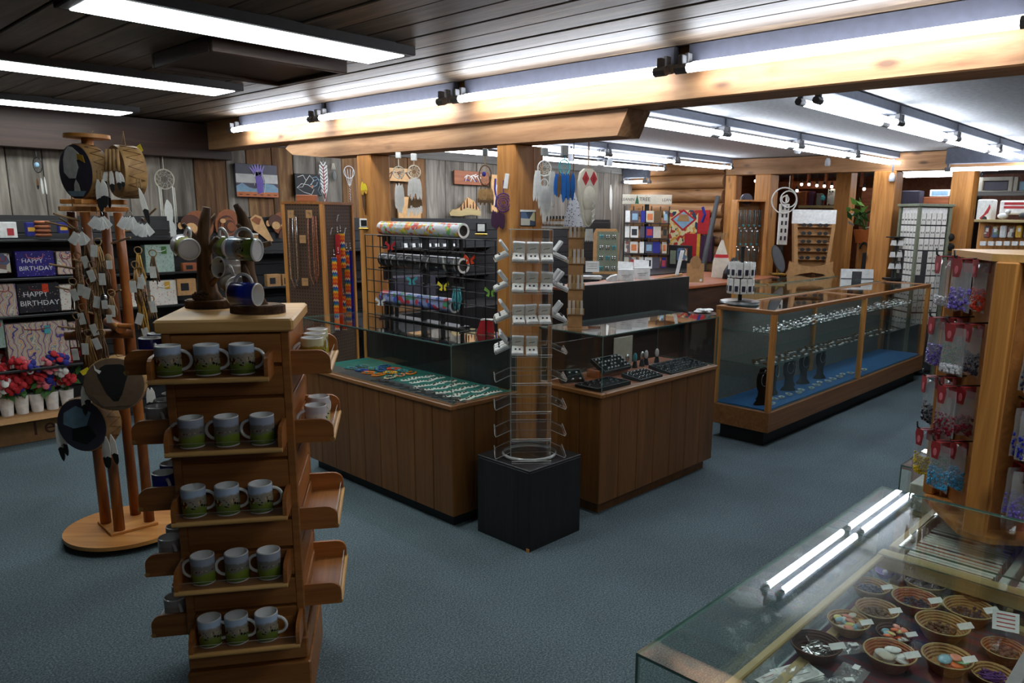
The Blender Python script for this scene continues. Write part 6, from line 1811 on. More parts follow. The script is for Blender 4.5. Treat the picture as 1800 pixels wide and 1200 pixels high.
# glass counters behind the long case
def bgcase(label, x0, y0, x1, y1, z, X=None):
    t = thing('glass_counter', label, 'display case', (x0, y0, 0))
    w_, d_ = x1-x0, y1-y0
    MB().bbox(0, w_, 0, d_, 0, .45, .004).build('base', M['caserail'], t)
    for ax in (.015, w_-.015):
        for ay in (.015, d_-.015): MB().bbox(ax-.015, ax+.015, ay-.015, ay+.015, .45, z, .002).build('upright', M['pine'], t)
    pane(0, w_, 0, d_, z-.008, z, t, 'top_pane')
    pane(0, w_, 0, .006, .45, z-.01, t)
    pane(0, .006, .006, d_, .45, z-.01, t)
    MB().bbox(.02, w_-.02, .03, d_-.02, .74, .75, .002).build('shelf', M['grey'], t)
    MB().box(.01, w_-.01, d_-.01, d_, .46, z-.02).build('back', M['kraft'], t)
    rr = random.Random(int(x0*10))
    mb = MB()
    for k in range(30): mb.ball((rr.uniform(.08, w_-.1), rr.uniform(.08, d_-.1), .76), (.03, .03, .015), 6, 4)
    o = mb.build('shelf_goods', M['feathergrey'], t)
    o['kind'] = 'stuff'
    return t
a, b = at(1334, 480, z=1.06), at(1500, 497, z=1.06)
bgcase('glass counter running behind the long case below the sunglasses rack', 7.15, 3.66, 8.9, 3.98, 1.06)
bgcase('glass counter joined at the back of the long case', 6.35, 3.1, 8.72, 3.62, 1.05)
# sunglasses rack
p = at(1424, 483, y=3.95)
t = thing('sunglasses_rack', 'curved plywood sunglasses rack with a blank white header', 'display rack', p, FACE)
s = mpp(p)
for sx in (-1, 1): MB().prism([(sx*42*s, 0), (sx*31*s, 20*s), (sx*33*s, 50*s), (sx*36*s, 88*s), (sx*30*s, 88*s), (sx*27*s, 50*s), (sx*24*s, 20*s), (sx*32*s, 0)][::sx], -.03, .06).build('side_panel', M['kraft'], t)
MB().prism([(-43*s, -6*s), (-20*s, 2*s), (0, 5*s), (20*s, 2*s), (36*s, -6*s), (36*s, 24*s), (18*s, 17*s), (0, 14*s), (-20*s, 17*s), (-40*s, 24*s)][::-1], -.06, -.03).build('front_apron', M['kraft'], t)
MB().bbox(-40*s, 36*s, -.03, -.012, 88*s, 112*s, .003).build('header', M['white'], t)
for k in range(5): MB().bbox(-30*s, 30*s, -.02, .05, (26+14*k)*s, (28.5+14*k)*s, .002).build('rail', M['kraft'], t)
MB().bbox(-30*s, 30*s, .045, .06, 10*s, 88*s, .003).build('back', M['cardboard'], t)
sg = None
for r_ in range(5):
    for c in range(2):
        off = Matrix.Rotation(FACE, 3, 'Z') @ Vector(((-14+28*c)*s, -.04, 0))
        q = (p.x+off.x, p.y+off.y, p.z+(30+14*r_)*s)
        lb_ = 'sunglasses on the plywood rack, %s in the %s row from below' % (['left', 'right'][c], ORD[r_])
        if sg is None:
            sg = thing('sunglasses', lb_, 'sunglasses', q, FACE, 'sunglasses on the plywood rack')
            for sx in (-1, 1):
                disc(sg, sx*.035, 0, .027, .02, 0, 'black', .006, 'lens')
                MB().tube([(sx*.062, 0, .008), (sx*.066, .06, .01)], .003, 4).build('temple', M['black'], sg)
            MB().tube([(-.012, -.003, .008), (.012, -.003, .008)], .003, 4).build('bridge', M['black'], sg)
        else: dup(sg, q, FACE, lb_)
# mirror on stand
t, s = stand_on('counter_mirror', 'tilted dark oval counter mirror left of the sunglasses rack', 'mirror', 1366, 483, 3.95)
pts = [(9*s*math.cos(2*PI*k/20), 25*s*math.sin(2*PI*k/20)) for k in range(20)]
MB().prism(pts[::-1], -.012, .012).build('frame', M['black'], t, loc=(0, 0, 28*s), rot=(R(-15), R(-18), 0))
MB().prism([(x*.86, z*.9) for x, z in pts][::-1], -.015, -.012).build('mirror_glass', M['darkgrey'], t, loc=(0, 0, 28*s), rot=(R(-15), R(-18), 0))
MB().bbox(-12*s, 12*s, -.06, .06, 0, .02, .004).cyl((0, 0, 0), (0, 0, 12*s), .012).build('foot', M['brass'], t)
# white sign boxes
for i, (x0, y0, x1, y1, nm) in enumerate(((1476, 474, 1534, 488, 'white leaflet stand with a grey picture on the rear glass counter'),)):
    t, s = stand_on('leaflet_stand', nm, 'sign', (x0+x1)/2, 505, None, 8.75)
    MB().prism([(-29*s, 0), (29*s, 0), (27*s, 32*s), (-29*s, 32*s)], -.01, .01).build('board', M['white'], t)
    MB().bbox(-10*s, 7*s, -.013, -.01, 2*s, 28*s, .002).build('picture', M['darkgrey'], t)
    MB().box(-29*s, 29*s, -.012, -.01, 14*s, 16*s).build('fold_line', M['darkgrey'], t)

# ------------------------------------------------------------------ far room
def fbox(name, label, cat, x0, y0, x1, y1, X, mat, d_=.25, extra=None, ground=False):
    a, b = at(x0, y0, x=X), at(x1, y1, x=X)
    c, e = at(x0, y1, x=X), at(x1, y0, x=X)
    ya, yb = (a.y+c.y)/2, (b.y+e.y)/2
    za, zb = (b.z+c.z)/2, (a.z+e.z)/2
    if ground: za = 0
    t = thing(name, label, cat, (X+d_/2, (ya+yb)/2, za), -PI/2)
    w_, h = abs(ya-yb), za-zb
    h = abs(h)
    MB().bbox(-w_/2, w_/2, -d_/2, d_/2, 0, h, min(.01, h*.1)).build('body', M[mat], t)
    if extra: extra(t, w_, h, -d_/2)
    return t
# small lamps row: boxed niches with glowing lamps
t = fbox('lamp_shelf', 'reddish wooden shelf of box niches with small glowing lamps under the far beam', 'shelf', 1364, 318, 1484, 332, 12.6, 'redwood', .2)
for k in range(7):
    MB().bbox(-.9+.3*k-.02, -.9+.3*k+.02, -.16, -.1, .02, .42, .004).build('divider', M['redwood'], t)
for k, (px, py) in enumerate(((1328, 318), (1409, 324), (1422, 324), (1436, 326), (1449, 327), (1462, 328), (1474, 329), (1519, 332), (1401, 335))):
    p = at(px, py, x=12.35)
    q = thing('small_lamp', 'small glowing lamp on the reddish niche shelf, %s from the left' % ORD[k], 'lamp', p, 0, 'small lamps in the far room')
    MB().ball((0, 0, 0), .026, 8, 5).build('bulb', M['spot'], q, smooth=True)
    MB().cyl((0, 0, .02), (0, 0, .07), .02, n=8).cyl((0, 0, .06), (0, 0, 2.47-p.z), .004, n=5).build('socket', M['black'], q)
for i, (x0, y0, x1, y1, nm) in enumerate(((1403, 361, 1482, 366, 'upper pale wooden shelf between the far posts'), (1460, 395, 1480, 399, 'lower pale wooden shelf right of the white header'))):
    fbox('wall_shelf', nm, 'shelf', x0, y0, x1, y1, 12.3, 'palewood', .3)
fbox('shelf_upright', 'pale wooden upright of the far shelves', 'upright', 1471, 336, 1476, 430, 12.4, 'palewood', .1)
items = [(1404, 336, 1420, 361, 'redwood', 'red patterned box', 'box'), (1422, 336, 1432, 361, 'purplebr', 'dark red vase box', 'box'), (1436, 340, 1446, 361, 'grey', 'grey tall box', 'box'), (1447, 344, 1450, 360, 'pink', 'small pink bottle', 'bottle'), (1453, 332, 1458, 360, 'feather', 'white tall feather bundle', 'ornament'), (1441, 342, 1452, 352, 'turq', 'teal round pot', 'pot'), (1416, 366, 1428, 376, 'bluecl', 'blue bowl', 'bowl'), (1472, 380, 1476, 394, 'goldpaint', 'yellow bottle', 'bottle')]
for (x0, y0, x1, y1, m, nm, c) in items:
    p, q = at(x0, y1, x=12.43), at(x1, y0, x=12.43)
    r = abs(p.y-q.y)/2
    h = abs(q.z-p.z)
    t = thing(c if c != 'box' else 'gift_box', nm + ' on the far shelves between the posts', c, (12.43, (p.y+q.y)/2, p.z))
    if c in ('box',):
        MB().bbox(-r, r, -r, r, 0, h*.85, .004).build('body', M[m], t)
        MB().bbox(-r*1.04, r*1.04, -r*1.04, r*1.04, h*.85, h, .004).build('lid', M[m], t)
    else:
        MB().lathe([(.001, 0), (r*.8, 0), (r, h*.3), (r*.85, h*.65), (r*.4, h*.82), (r*.45, h), (.001, h)], 12).build('body', M[m], t, smooth='a')
p = at(1462, 361, x=12.42)
t = thing('owl_figure', 'small grey owl figure on the upper far shelf', 'figure', p, -PI/2)
MB().ball((0, 0, .1), (.08, .07, .1), 10, 7).ball((0, -.01, .21), (.065, .06, .06), 10, 6).build('body', M['feather'], t, smooth=True)
for sx in (-1, 1): MB().ball((sx*.025, -.065, .22), .014, 7, 4).build('eye', M['black'], t)
# white hoops
p = at(1386, 350, x=9.0)
s = mpp(p)
t = thing('hoop_hanger', 'hanging piece of interlocked thin white hoops right of the far post', 'ornament', p, FACE)
for (dx, dz, r) in ((0, 0, 14), (-6, 2, 6), (-8, 8, 22)):
    MB().tube([((dx+r*math.cos(2*PI*k/28))*s, dx*.002, (-dz*.3+r*math.sin(2*PI*k/28))*s) for k in range(28)], .009, 5, True).build('hoop', M['feather'], t, smooth=True)
MB().tube([(0, 0, 14*s), (0, 0, 40*s)], .006, 4).build('cord', M['cream'], t)
MB().bbox(-5*s, -2*s, -.01, .01, -5*s, 8*s, .003).build('feather', M['feather'], t)
# tag spinner
p = at(1372, 440, x=9.05)
t = thing('charm_rack', 'grey slim rack of dark charm cards right of the far post', 'display rack', at(1374, 430, x=9.05), FACE)
s = mpp(t.location)
MB().bbox(-8*s, 8*s, -.03, .03, 0, 70*s, .003).build('board', M['paper'], t)
MB().cyl((0, 0, -t.location.z), (0, 0, 0), .02, n=8).build('pole', M['black'], t)
for k in range(5):
    for c in range(2): MB().bbox((-5+7*c)*s, (-2+7*c)*s, -.036, -.03, (8+13*k)*s, (15+13*k)*s, .002).build('charm', M['black'], t)
# plants
p = at(1524, 385, x=10.6)
s = mpp(p)
t = thing('potted_plant', 'green and silver leaved hanging plant between the far posts', 'plant', p, FACE)
rp = random.Random(6)
for k in range(42):
    a, el = rp.uniform(0, 2*PI), rp.uniform(-.6, 1)
    r = rp.uniform(.1, .26)
    v = Vector((r*math.cos(a), r*math.sin(a)*.7, .2*el))
    m = 'palegreen' if el > .3 else ('feather' if k % 4 == 0 else 'leafgreen')
    MB().prism([(0, 0), (.035, .07), (0, .16), (-.035, .07)], -.002, .002).build('leaf', M[m], t, loc=v, rot=(rp.uniform(-1.4, 1.4), rp.uniform(-1, 1), a))
MB().lathe([(.001, -.32), (.12, -.32), (.16, -.14), (.14, -.14), (.001, -.16)], 14).build('pot', M['orangepaint'], t, smooth='a')
MB().bbox(-.1, .1, -.02, .02, -t.location.z, -.32, .01).build('stand', M['pine'], t)
for k in range(5): MB().tube([(0, 0, -.18), (rp.uniform(-.12, .12), rp.uniform(-.1, .1), rp.uniform(-.05, .2))], .008, 5).build('stem', M['leafgreen'], t)
t = fbox('dark_basket', 'row of dark leather goods under the hanging plant', 'basket', 1514, 444, 1542, 475, 9.9, 'black', .3, ground=True)
for k in range(3): MB().tube([(-.1+.1*k+.05*math.cos(a), -.1, .04+t.children[0].dimensions.z+.08*math.sin(a)) for a in [R(20*q) for q in range(10)]], .014, 5).build('handle', M['black'], t)
fbox('shelf_unit', 'brown shelf unit behind the hanging plant', 'shelf', 1508, 330, 1548, 480, 12.6, 'redwood', .3, ground=True)
fbox('shelf_unit', 'brown shelf unit under the cloth pile above the sage tower', 'shelf', 1612, 374, 1674, 480, 12.4, 'redwood', .4, ground=True)
# black stand with white lampshade tags
p = at(1567, 470, x=8.95)
t = thing('tag_stand', 'small black stand with three rows of white flared tags', 'display stand', at(1568, 490, x=8.9), FACE)
s = mpp(t.location)
MB().cyl((0, 0, -t.location.z), (0, 0, 72*s), .018, n=8).build('pole', M['black'], t)
MB().bbox(-14*s, 14*s, -.06, .06, 71*s, 73*s, .002).bbox(-14*s, 14*s, -.06, .06, -2*s, 2*s, .002).build('plate', M['black'], t)
for r_ in range(3):
    for c in (-1, 1):
        MB().prism([(c*6*s-5*s, (18+20*r_)*s), (c*6*s+5*s, (18+20*r_)*s), (c*6*s+3.4*s, (27+20*r_)*s), (c*6*s-3.4*s, (27+20*r_)*s)], -.05, -.03).build('tag', M['white'], t)
        MB().cyl((c*6*s, 0, (28+20*r_)*s), (c*6*s, -.05, (28+20*r_)*s), .006, n=5).build('hook', M['black'], t)
# grey earring tower with cards
p = at(1640, 500, x=8.5)
t = thing('card_tower', 'sage green square tower covered with rows of white earring cards', 'display tower', (9.0, 2.8, 0), R(-40))
t.scale = (.84, .84, 1)
bz = .1
MB().bbox(-.2, .2, -.2, .2, .06, 1.86, .006).build('core', M['darkgrey'], t)
for sx in (-1, 1):
    for sy in (-1, 1): MB().bbox(sx*.21-.02, sx*.21+.02, sy*.21-.02, sy*.21+.02, 0, 1.86, .004).build('corner_post', M['greenbox'], t)
MB().bbox(-.25, .25, -.25, .25, 1.86, 1.89, .004).build('top_board', M['greenbox'], t)
MB().bbox(-.18, .18, -.205, -.2, 1.79, 1.85, .002).bbox(-.205, -.2, -.18, .18, 1.79, 1.85, .002).build('header_strip', M['white'], t)
TM = Matrix.Translation((9.0, 2.8, 0)) @ Matrix.Rotation(R(-40), 4, 'Z') @ Matrix.Scale(.84, 4)
ec = None
for r_ in range(9):
    for c in range(5):
        for f in (0, 1):
            if (r_ in (3, 4) and c == 1) or (r_ == 5 and c < 2): continue
            T = TM @ (Matrix.Rotation(-PI/2*f, 4, 'Z')) @ Matrix.Translation((-.145+.072*c, -.206, (1.67-.135*r_)/.84))
            lb_ = 'white earring card on the sage tower, %s face, row %s, %s from the left' % (['front', 'left'][f], ORD2[r_], ORD2[c])
            g_ = 'earring cards on the sage tower, %s face' % ['front', 'left'][f]
            if ec is None:
                ec = thing('earring_card', lb_, 'earring card', T.to_translation(), 0, g_, T.to_euler())
                ec.scale = (.84, .84, 1)
                MB().bbox(-.032, .032, -.003, .002, 0, .12, .001).build('card', M['paper'], ec)
                for sx in (-1, 1): MB().ball((sx*.012, -.006, .05), (.006, .004, .01), 6, 4).build('earring', M['darkgrey'], ec)
            else: dup(ec, T.to_translation(), None, lb_, g_, T.to_euler())
for k in range(3):
    p = at(1671, 417+17*k, x=9.05)
    q = thing('hat_knob', 'round black cap on the far post beside the sage tower, %s from the top' % ORD[k], 'cap', p, FACE)
    MB().lathe([(.001, .03), (.03, .025), (.045, 0), (.001, 0)], 12, T=Matrix.Rotation(PI/2, 4, 'X')).build('crown', M['black'], q, smooth='a')
    MB().cyl((0, .0, 0), (0, .04, 0), .012, n=6).build('peg', M['black'], q)
t = thing('bin', 'dark grey plastic bin at the end of the long case', 'bin', (9.7, 2.85, 0), R(10))
MB().prism([(-.22, -.16), (.22, -.16), (.22, .16), (-.22, .16)], 0, .82, up='z').build('body', M['darkgrey'], t)
MB().bbox(-.24, .24, -.18, .18, .82, .86, .006).build('rim', M['grey'], t)
# red goods above tower, white boxes, shelves to the right
fbox('stock_box', 'white storage box high above the sage tower', 'box', 1634, 333, 1670, 346, 12.45, 'white', .3, facepic('bluepaint', .1, .9, .2, .8))
fbox('stock_box', 'red folded cloth pile above the sage tower', 'cloth', 1618, 346, 1668, 374, 12.45, 'redwood', .3, facepic('orangepaint', .02, .5, .1, .4))
fbox('dark_cloths', 'dark hanging jackets behind the far pine post', 'clothes', 1578, 335, 1610, 480, 12.2, 'slate', .2, facepic('redwood', .3, .6, .4, .8), ground=True)
t = fbox('shelf_unit', 'brown wooden shelf of discs and books at the right behind the bead rack', 'shelf', 1716, 388, 1830, 470, 8.6, 'pine', .3)
t2_ = t
for i in range(7):
    fbox('disc_case', 'colourful disc case on the brown shelf, %s from the left' % ORD[i], 'disc case', 1729+i*14, 396+(i % 2)*2, 1741+i*14, 418, 8.52, ['cdcov', 'bookcov', 'white', 'cdcov', 'goldpaint', 'bookcov', 'cdcov'][i], .03, facepic('paper', .3, .7, .5, .8))
for i in range(6): fbox('disc_case', 'white spined disc case on the lower brown shelf, %s from the left' % ORD[i], 'disc case', 1722+i*14, 424, 1733+i*14, 432, 8.5, 'white', .04)
fbox('shelf_board', 'upper board of the brown shelf behind the bead rack', 'shelf', 1712, 386, 1830, 391, 8.45, 'palewood', .3)
def sock(t, w_, h, y):
    decal(t, [(-w_*.25, h*.1), (w_*.02, h*.3), (w_*.25, h*.62), (w_*.34, h*.78), (w_*.42, h*.6), (w_*.3, h*.35), (w_*.05, h*.2), (-w_*.12, h*.02)], y-.001, 'redtext', 'red_sock_picture')
    MB().ball((w_*.05, y, h*.06), (.03, .004, .03), 7, 4).build('dot_picture', M['text'], t)
fbox('gift_box', 'white box printed with a red sock on the brown shelf', 'box', 1717, 350, 1743, 387, 8.6, 'white', .2, sock)
def red2(t, w_, h, y):
    for k in range(2): MB().bbox(-w_*.36, w_*.36, y-.002, y, h*(.42+.26*k), h*(.6+.26*k), .001).build('red_lettering', M['redtext'], t)
fbox('game_box', 'white game box with two lines of red lettering on the brown shelf', 'box', 1757, 352, 1812, 377, 8.6, 'white', .3, red2)
for i, (px, py) in enumerate(((1762, 385), (1800, 384))):
    q = thing('figurine', ['small white figurine in front of the game box', 'dark and white figurine at the frame edge by the game box'][i], 'figure', at(px, py, x=8.5), -PI/2)
    MB().ball((0, 0, .03), (.05, .03, .03), 8, 5).ball((.04, 0, .07), .025, 7, 5).build('body', M['white' if i == 0 else 'darkgrey'], q, smooth=True)
struct(fbox('window_1', '', 'x', 1729, 318, 1772, 335, 12.3, 'slate', .04), label='')
w1 = bpy.data.objects['window_1']
for k in ('category', 'label'):
    if k in w1: del w1[k]
w1['kind'] = 'structure'
a, b = at(1729, 318, x=12.3), at(1772, 335, x=12.3)
w_, h = abs(a.y-b.y), abs(a.z-b.z)
MB().bbox(-w_/2-.05, -w_/2, -.05, .02, -.05, h+.05, .004).bbox(w_/2, w_/2+.05, -.05, .02, -.05, h+.05, .004).bbox(-w_/2, w_/2, -.05, .02, -.05, 0, .004).bbox(-w_/2, w_/2, -.05, .02, h, h+.05, .004).build('window_frame', M['cream'], w1)
w2 = fbox('window_2', '', 'x', 1791, 318, 1835, 335, 12.3, 'bluepaint', .04)
for k in ('category', 'label'): del w2[k]
w2['kind'] = 'structure'
MB().bbox(-w_/2-.05, -w_/2, -.05, .02, -.05, h+.05, .004).bbox(w_/2, w_/2+.05, -.05, .02, -.05, h+.05, .004).bbox(-w_/2, w_/2, -.05, .02, -.05, 0, .004).build('window_frame', M['cream'], w2)
struct(fbox('trim_4', '', 'x', 1712, 336, 1830, 344, 12.0, 'barntrim', .1))
del bpy.data.objects['trim_4']['category'], bpy.data.objects['trim_4']['label']
t = fbox('dark_jackets', 'dark jackets hung between the far post and the brown shelf', 'clothes', 1690, 345, 1714, 432, 10.0, 'black', .2, facepic('slate', .3, .7, .5, .8), ground=True)

# ================================================================== BEAD RACK
BZ = .74
bf = at(1705, 950, z=BZ)
BR = R(36)
bl = atp(1622, 868, bf, (-math.sin(BR), math.cos(BR), 0))
SB = .405
bc = bf + Matrix.Rotation(BR, 3, 'Z') @ Vector((SB/2, -SB/2, 0))
br = thing('bead_rack', 'square revolving pine rack hung with bags of beads', 'display rack', (bc.x, bc.y, BZ), BR)
hb = SB/2
ZB = 1.625-BZ
MB().prism([(-hb-.02, -hb+.05), (-hb+.05, -hb-.02), (hb-.05, -hb-.02), (hb+.02, -hb+.05), (hb+.02, hb-.05), (hb-.05, hb+.02), (-hb+.05, hb+.02), (-hb-.02, hb-.05)], ZB-.022, ZB, up='z').build('top_board', M['racktop'], br)
MB().prism([(-hb-.02, -hb+.05), (-hb+.05, -hb-.02), (hb-.05, -hb-.02), (hb+.02, -hb+.05), (hb+.02, hb-.05), (hb-.05, hb+.02), (-hb+.05, hb+.02), (-hb-.02, hb-.05)], 0, .018, up='z').build('bottom_board', M['pine'], br)
bp = None
for k in range(4):
    a = PI/4+PI/2*k
    lc = ((hb-.0)*1.32*math.cos(a)*.98, (hb-.0)*1.32*math.sin(a)*.98, 0)
    if bp is None: bp = MB().bbox(-.02, .02, -.031, .031, .018, ZB-.022, .004).build('corner_post', M['pine'], br, loc=lc, rot=(0, 0, a))
    else: again(bp, br, lc, (0, 0, a))
    b_ = PI/2*k
    MB().bbox(-.006, .006, -hb+.03, hb-.03, .018, ZB-.022, .002).build('panel', M['rackwood'], br, loc=((hb-.06)*math.cos(b_), (hb-.06)*math.sin(b_), 0), rot=(0, 0, b_))
tb_ = thing('turntable', 'square black turntable block under the bead rack', 'turntable', (bc.x+.02, bc.y, .7), BR)
MB().bbox(-.13, .13, -.13, .13, 0, .012, .003).cyl((0, 0, .012), (0, 0, .024), .1, n=20).bbox(-.12, .12, -.12, .12, .024, .04, .003).build('block', M['black'], tb_)
BM = Matrix.Translation((bc.x, bc.y, BZ)) @ Matrix.Rotation(BR, 4, 'Z')
bagn = 0
def bead_bag(label, loc, rz, mat, fill=.4, ht=.15, wd=.095):
    t = thing('bead_bag', label, 'bag', loc, rz, 'bead bags on the pine rack')
    prof = []
    mb = MB()
    nz, nx = 7, 6
    for sgn in (-1, 1):
        vs, fs = [], []
        for i in range(nz+1):
            v = i/nz
            for j in range(nx+1):
                u = j/nx*2-1
                th_ = .016*(1-u*u)*math.sin(PI*(1-v)**.6*.92+.1)*(1 if v < .97 else .2)
                vs.append((u*wd/2*(1-.12*v+.03*math.sin(9*v)), sgn*th_, -ht+ht*v+.003*math.sin(5*u)*(1-v)))
        for i in range(nz):
            for j in range(nx):
                q = (i*(nx+1)+j, i*(nx+1)+j+1, (i+1)*(nx+1)+j+1, (i+1)*(nx+1)+j)
                fs.append(q if sgn < 0 else q[::-1])
        mb.add(vs, fs)
    mb.build('bag', M['plastic'], t, smooth=True)
    bb = MB()
    rr = random.Random(int(loc[0]*999+loc[2]*777))
    for k in range(110):
        u, v = rr.uniform(-1, 1), rr.random()**1.3
        r = .0052
        bb.ball((u*(wd/2-.006), rr.uniform(-1, 1)*.012*(1-u*u), -ht+.006+v*ht*fill), (r, r, r), 5, 3)
    o = bb.build('beads', M[mat], t)
    o['kind'] = 'stuff'
    MB().prism([(-.017, .012), (.017, .012), (.021, -.006), (.013, -.044), (-.013, -.044), (-.021, -.006)], -.0215, -.0195).prism([(-.017, .012), (.017, .012), (.017, -.03), (-.017, -.03)], .0195, .021).box(-.017, .017, -.0215, .021, .0115, .013).build('header_card', M['red'], t)
    MB().prism([(.008*math.cos(2*PI*k/12), -.022+.013*math.sin(2*PI*k/12)) for k in range(12)][::-1], -.0222, -.0215).build('card_oval', M['pink'], t)
    return t
BAGM = [['clearbead', 'clearbead', 'violet', 'orange'], ['violet', 'green', 'clearbead', 'darkbead'], ['darkbead', 'clearbead', 'crimson', 'crimson'], ['yellowbead', 'green', 'skyblue', 'skyblue']]
BN = {'clearbead': 'silver', 'darkbead': 'charcoal', 'violet': 'violet', 'orange': 'orange red', 'green': 'green', 'pink': 'pink', 'crimson': 'crimson', 'yellowbead': 'yellow', 'skyblue': 'light blue', 'royal': 'royal blue'}
LF = bc + Matrix.Rotation(BR, 3, 'Z') @ Vector((0, hb+.02, 0))
HZ = [fa(1690, y_, LF.x, LF.y).z-BZ for y_ in (450, 562, 670, 766)]
used = set()
for r_ in range(4):
    for hk in range(2):
        y0_ = (.1 if hk == 0 else -.05)
        T = BM @ Matrix.Translation((y0_, hb-.06, HZ[r_]))
        t = thing('peg_hook', 'black bead rack hook, %s of the two in the %s row' % (['left', 'right'][hk], row[r_] if r_ < 3 else 'lowest'), 'hook', T.to_translation(), BR)
        MB().tube([(0, 0, 0), (0, .08, -.005), (0, .135, -.007), (0, .146, .0), (0, .149, .02)], .003, 6).build('wire', M['black'], t, smooth=True)
        for k in range(2):
            m = BAGM[r_][hk*2+k]
            T = BM @ Matrix.Translation((y0_+random.uniform(-.005, .005), hb+.06-.058*k, HZ[r_]-.018))
            nm = '%s bag of %s beads, %s row of the bead rack\'s left face' % (['outer left', 'inner left', 'outer right', 'inner right'][hk*2+k], BN[m], row[r_] if r_ < 3 else 'lowest')
            bead_bag(nm, T.to_translation(), BR+R(180)+R(random.uniform(-4, 26)), m, .42 if m not in ('clearbead',) else .15)
for r_, m in ((1, 'darkbead'), (2, 'royal'), (3, 'violet')):
    T = BM @ Matrix.Translation((-hb+.06, .09, HZ[r_]-.01))
    t = thing('peg_hook', 'black bead rack hook on the right face, %s row' % row[r_], 'hook', T.to_translation(), BR)
    MB().tube([(0, 0, 0), (-.1, 0, -.006), (-.16, 0, .0), (-.163, 0, .02)], .003, 6).build('wire', M['black'], t, smooth=True)
    for k in range(2):
        T = BM @ Matrix.Translation((-hb-.02-.05*k, .09, HZ[r_]-.028))
        bead_bag('%s bag of %s beads in the %s row of the bead rack\'s right face' % (['inner', 'outer'][k], BN[m], row[r_]), T.to_translation(), BR-PI/2+R(10-20*k), m, .45)

# ================================================================== FOREGROUND GLASS CASE WITH BASKETS
FX0, FX1, FY0, FY1, FZ_, FR = 1.083, 2.366, .231, .777, .9, .677
fc = thing('glass_case', 'foreground glass case with pale wooden rails holding coiled baskets of beads', 'display case', (0, 0, 0))
e_ = .006
pane(FX0, FX1, FY0, FY1, FZ_-e_, FZ_, fc, 'top_pane')
pane(FX0, FX1, FY1-e_, FY1, FR-.1, FZ_-e_, fc)
pane(FX0, FX0+e_, FY0, FY1-e_, FR-.1, FZ_-e_, fc)
pane(FX1-e_, FX1, FY0, FY1-e_, FR, FZ_-e_, fc)
MB().bbox(FX0+.01, FX1, FY1-.03, FY1-.008, FR-.012, FR, .003).build('front_rail', M['palewood'], fc)
MB().bbox(FX1-.006, FX1+.05, FY0-.3, FY1-.005, FR-.045, FR, .003).build('end_rail', M['palewood_y'], fc)
MB().bbox(FX0+.01, FX1-.006, FY1-.06, FY1-.03, FR-.1, FR-.085, .002).build('inner_rail', M['palewood'], fc)
MB().bbox(FX1-.04, FX1-.006, FY0, FY1-.06, FR-.1, FR-.085, .002).build('inner_rail', M['palewood_y'], fc)
MB().box(FX0+.008, FX1-.006, FY0, FY1-.008, FR-.12, FR-.1).build('display_floor', M['purplebr'], fc)
MB().bbox(FX0, FX1, FY0, FY1, .08, FR-.12, .004).build('base', M['palewood'], fc)
MB().bbox(FX0-.01, FX1, FY0-.024, FY0, FZ_-.03, FZ_+.004, .002).build('rear_frame', M['grey'], fc)
MB().box(FX0+.05, FX1-.05, FY0+.05, FY1-.05, 0, .08).build('toe_kick', M['black'], fc)
FD = FR-.1
M['cloth2'] = cells('dark_striped_cloth', [(54, 50, 60), (70, 64, 74), (96, 36, 44), (46, 44, 52)], 3, .9, stretch=(14, 1, 1))
MB().box(FX0+.1, FX1-.05, FY0+.02, FY1-.07, FD, FD+.003).build('lining_cloth', M['cloth2'], fc)
FD += .003
BK = {}
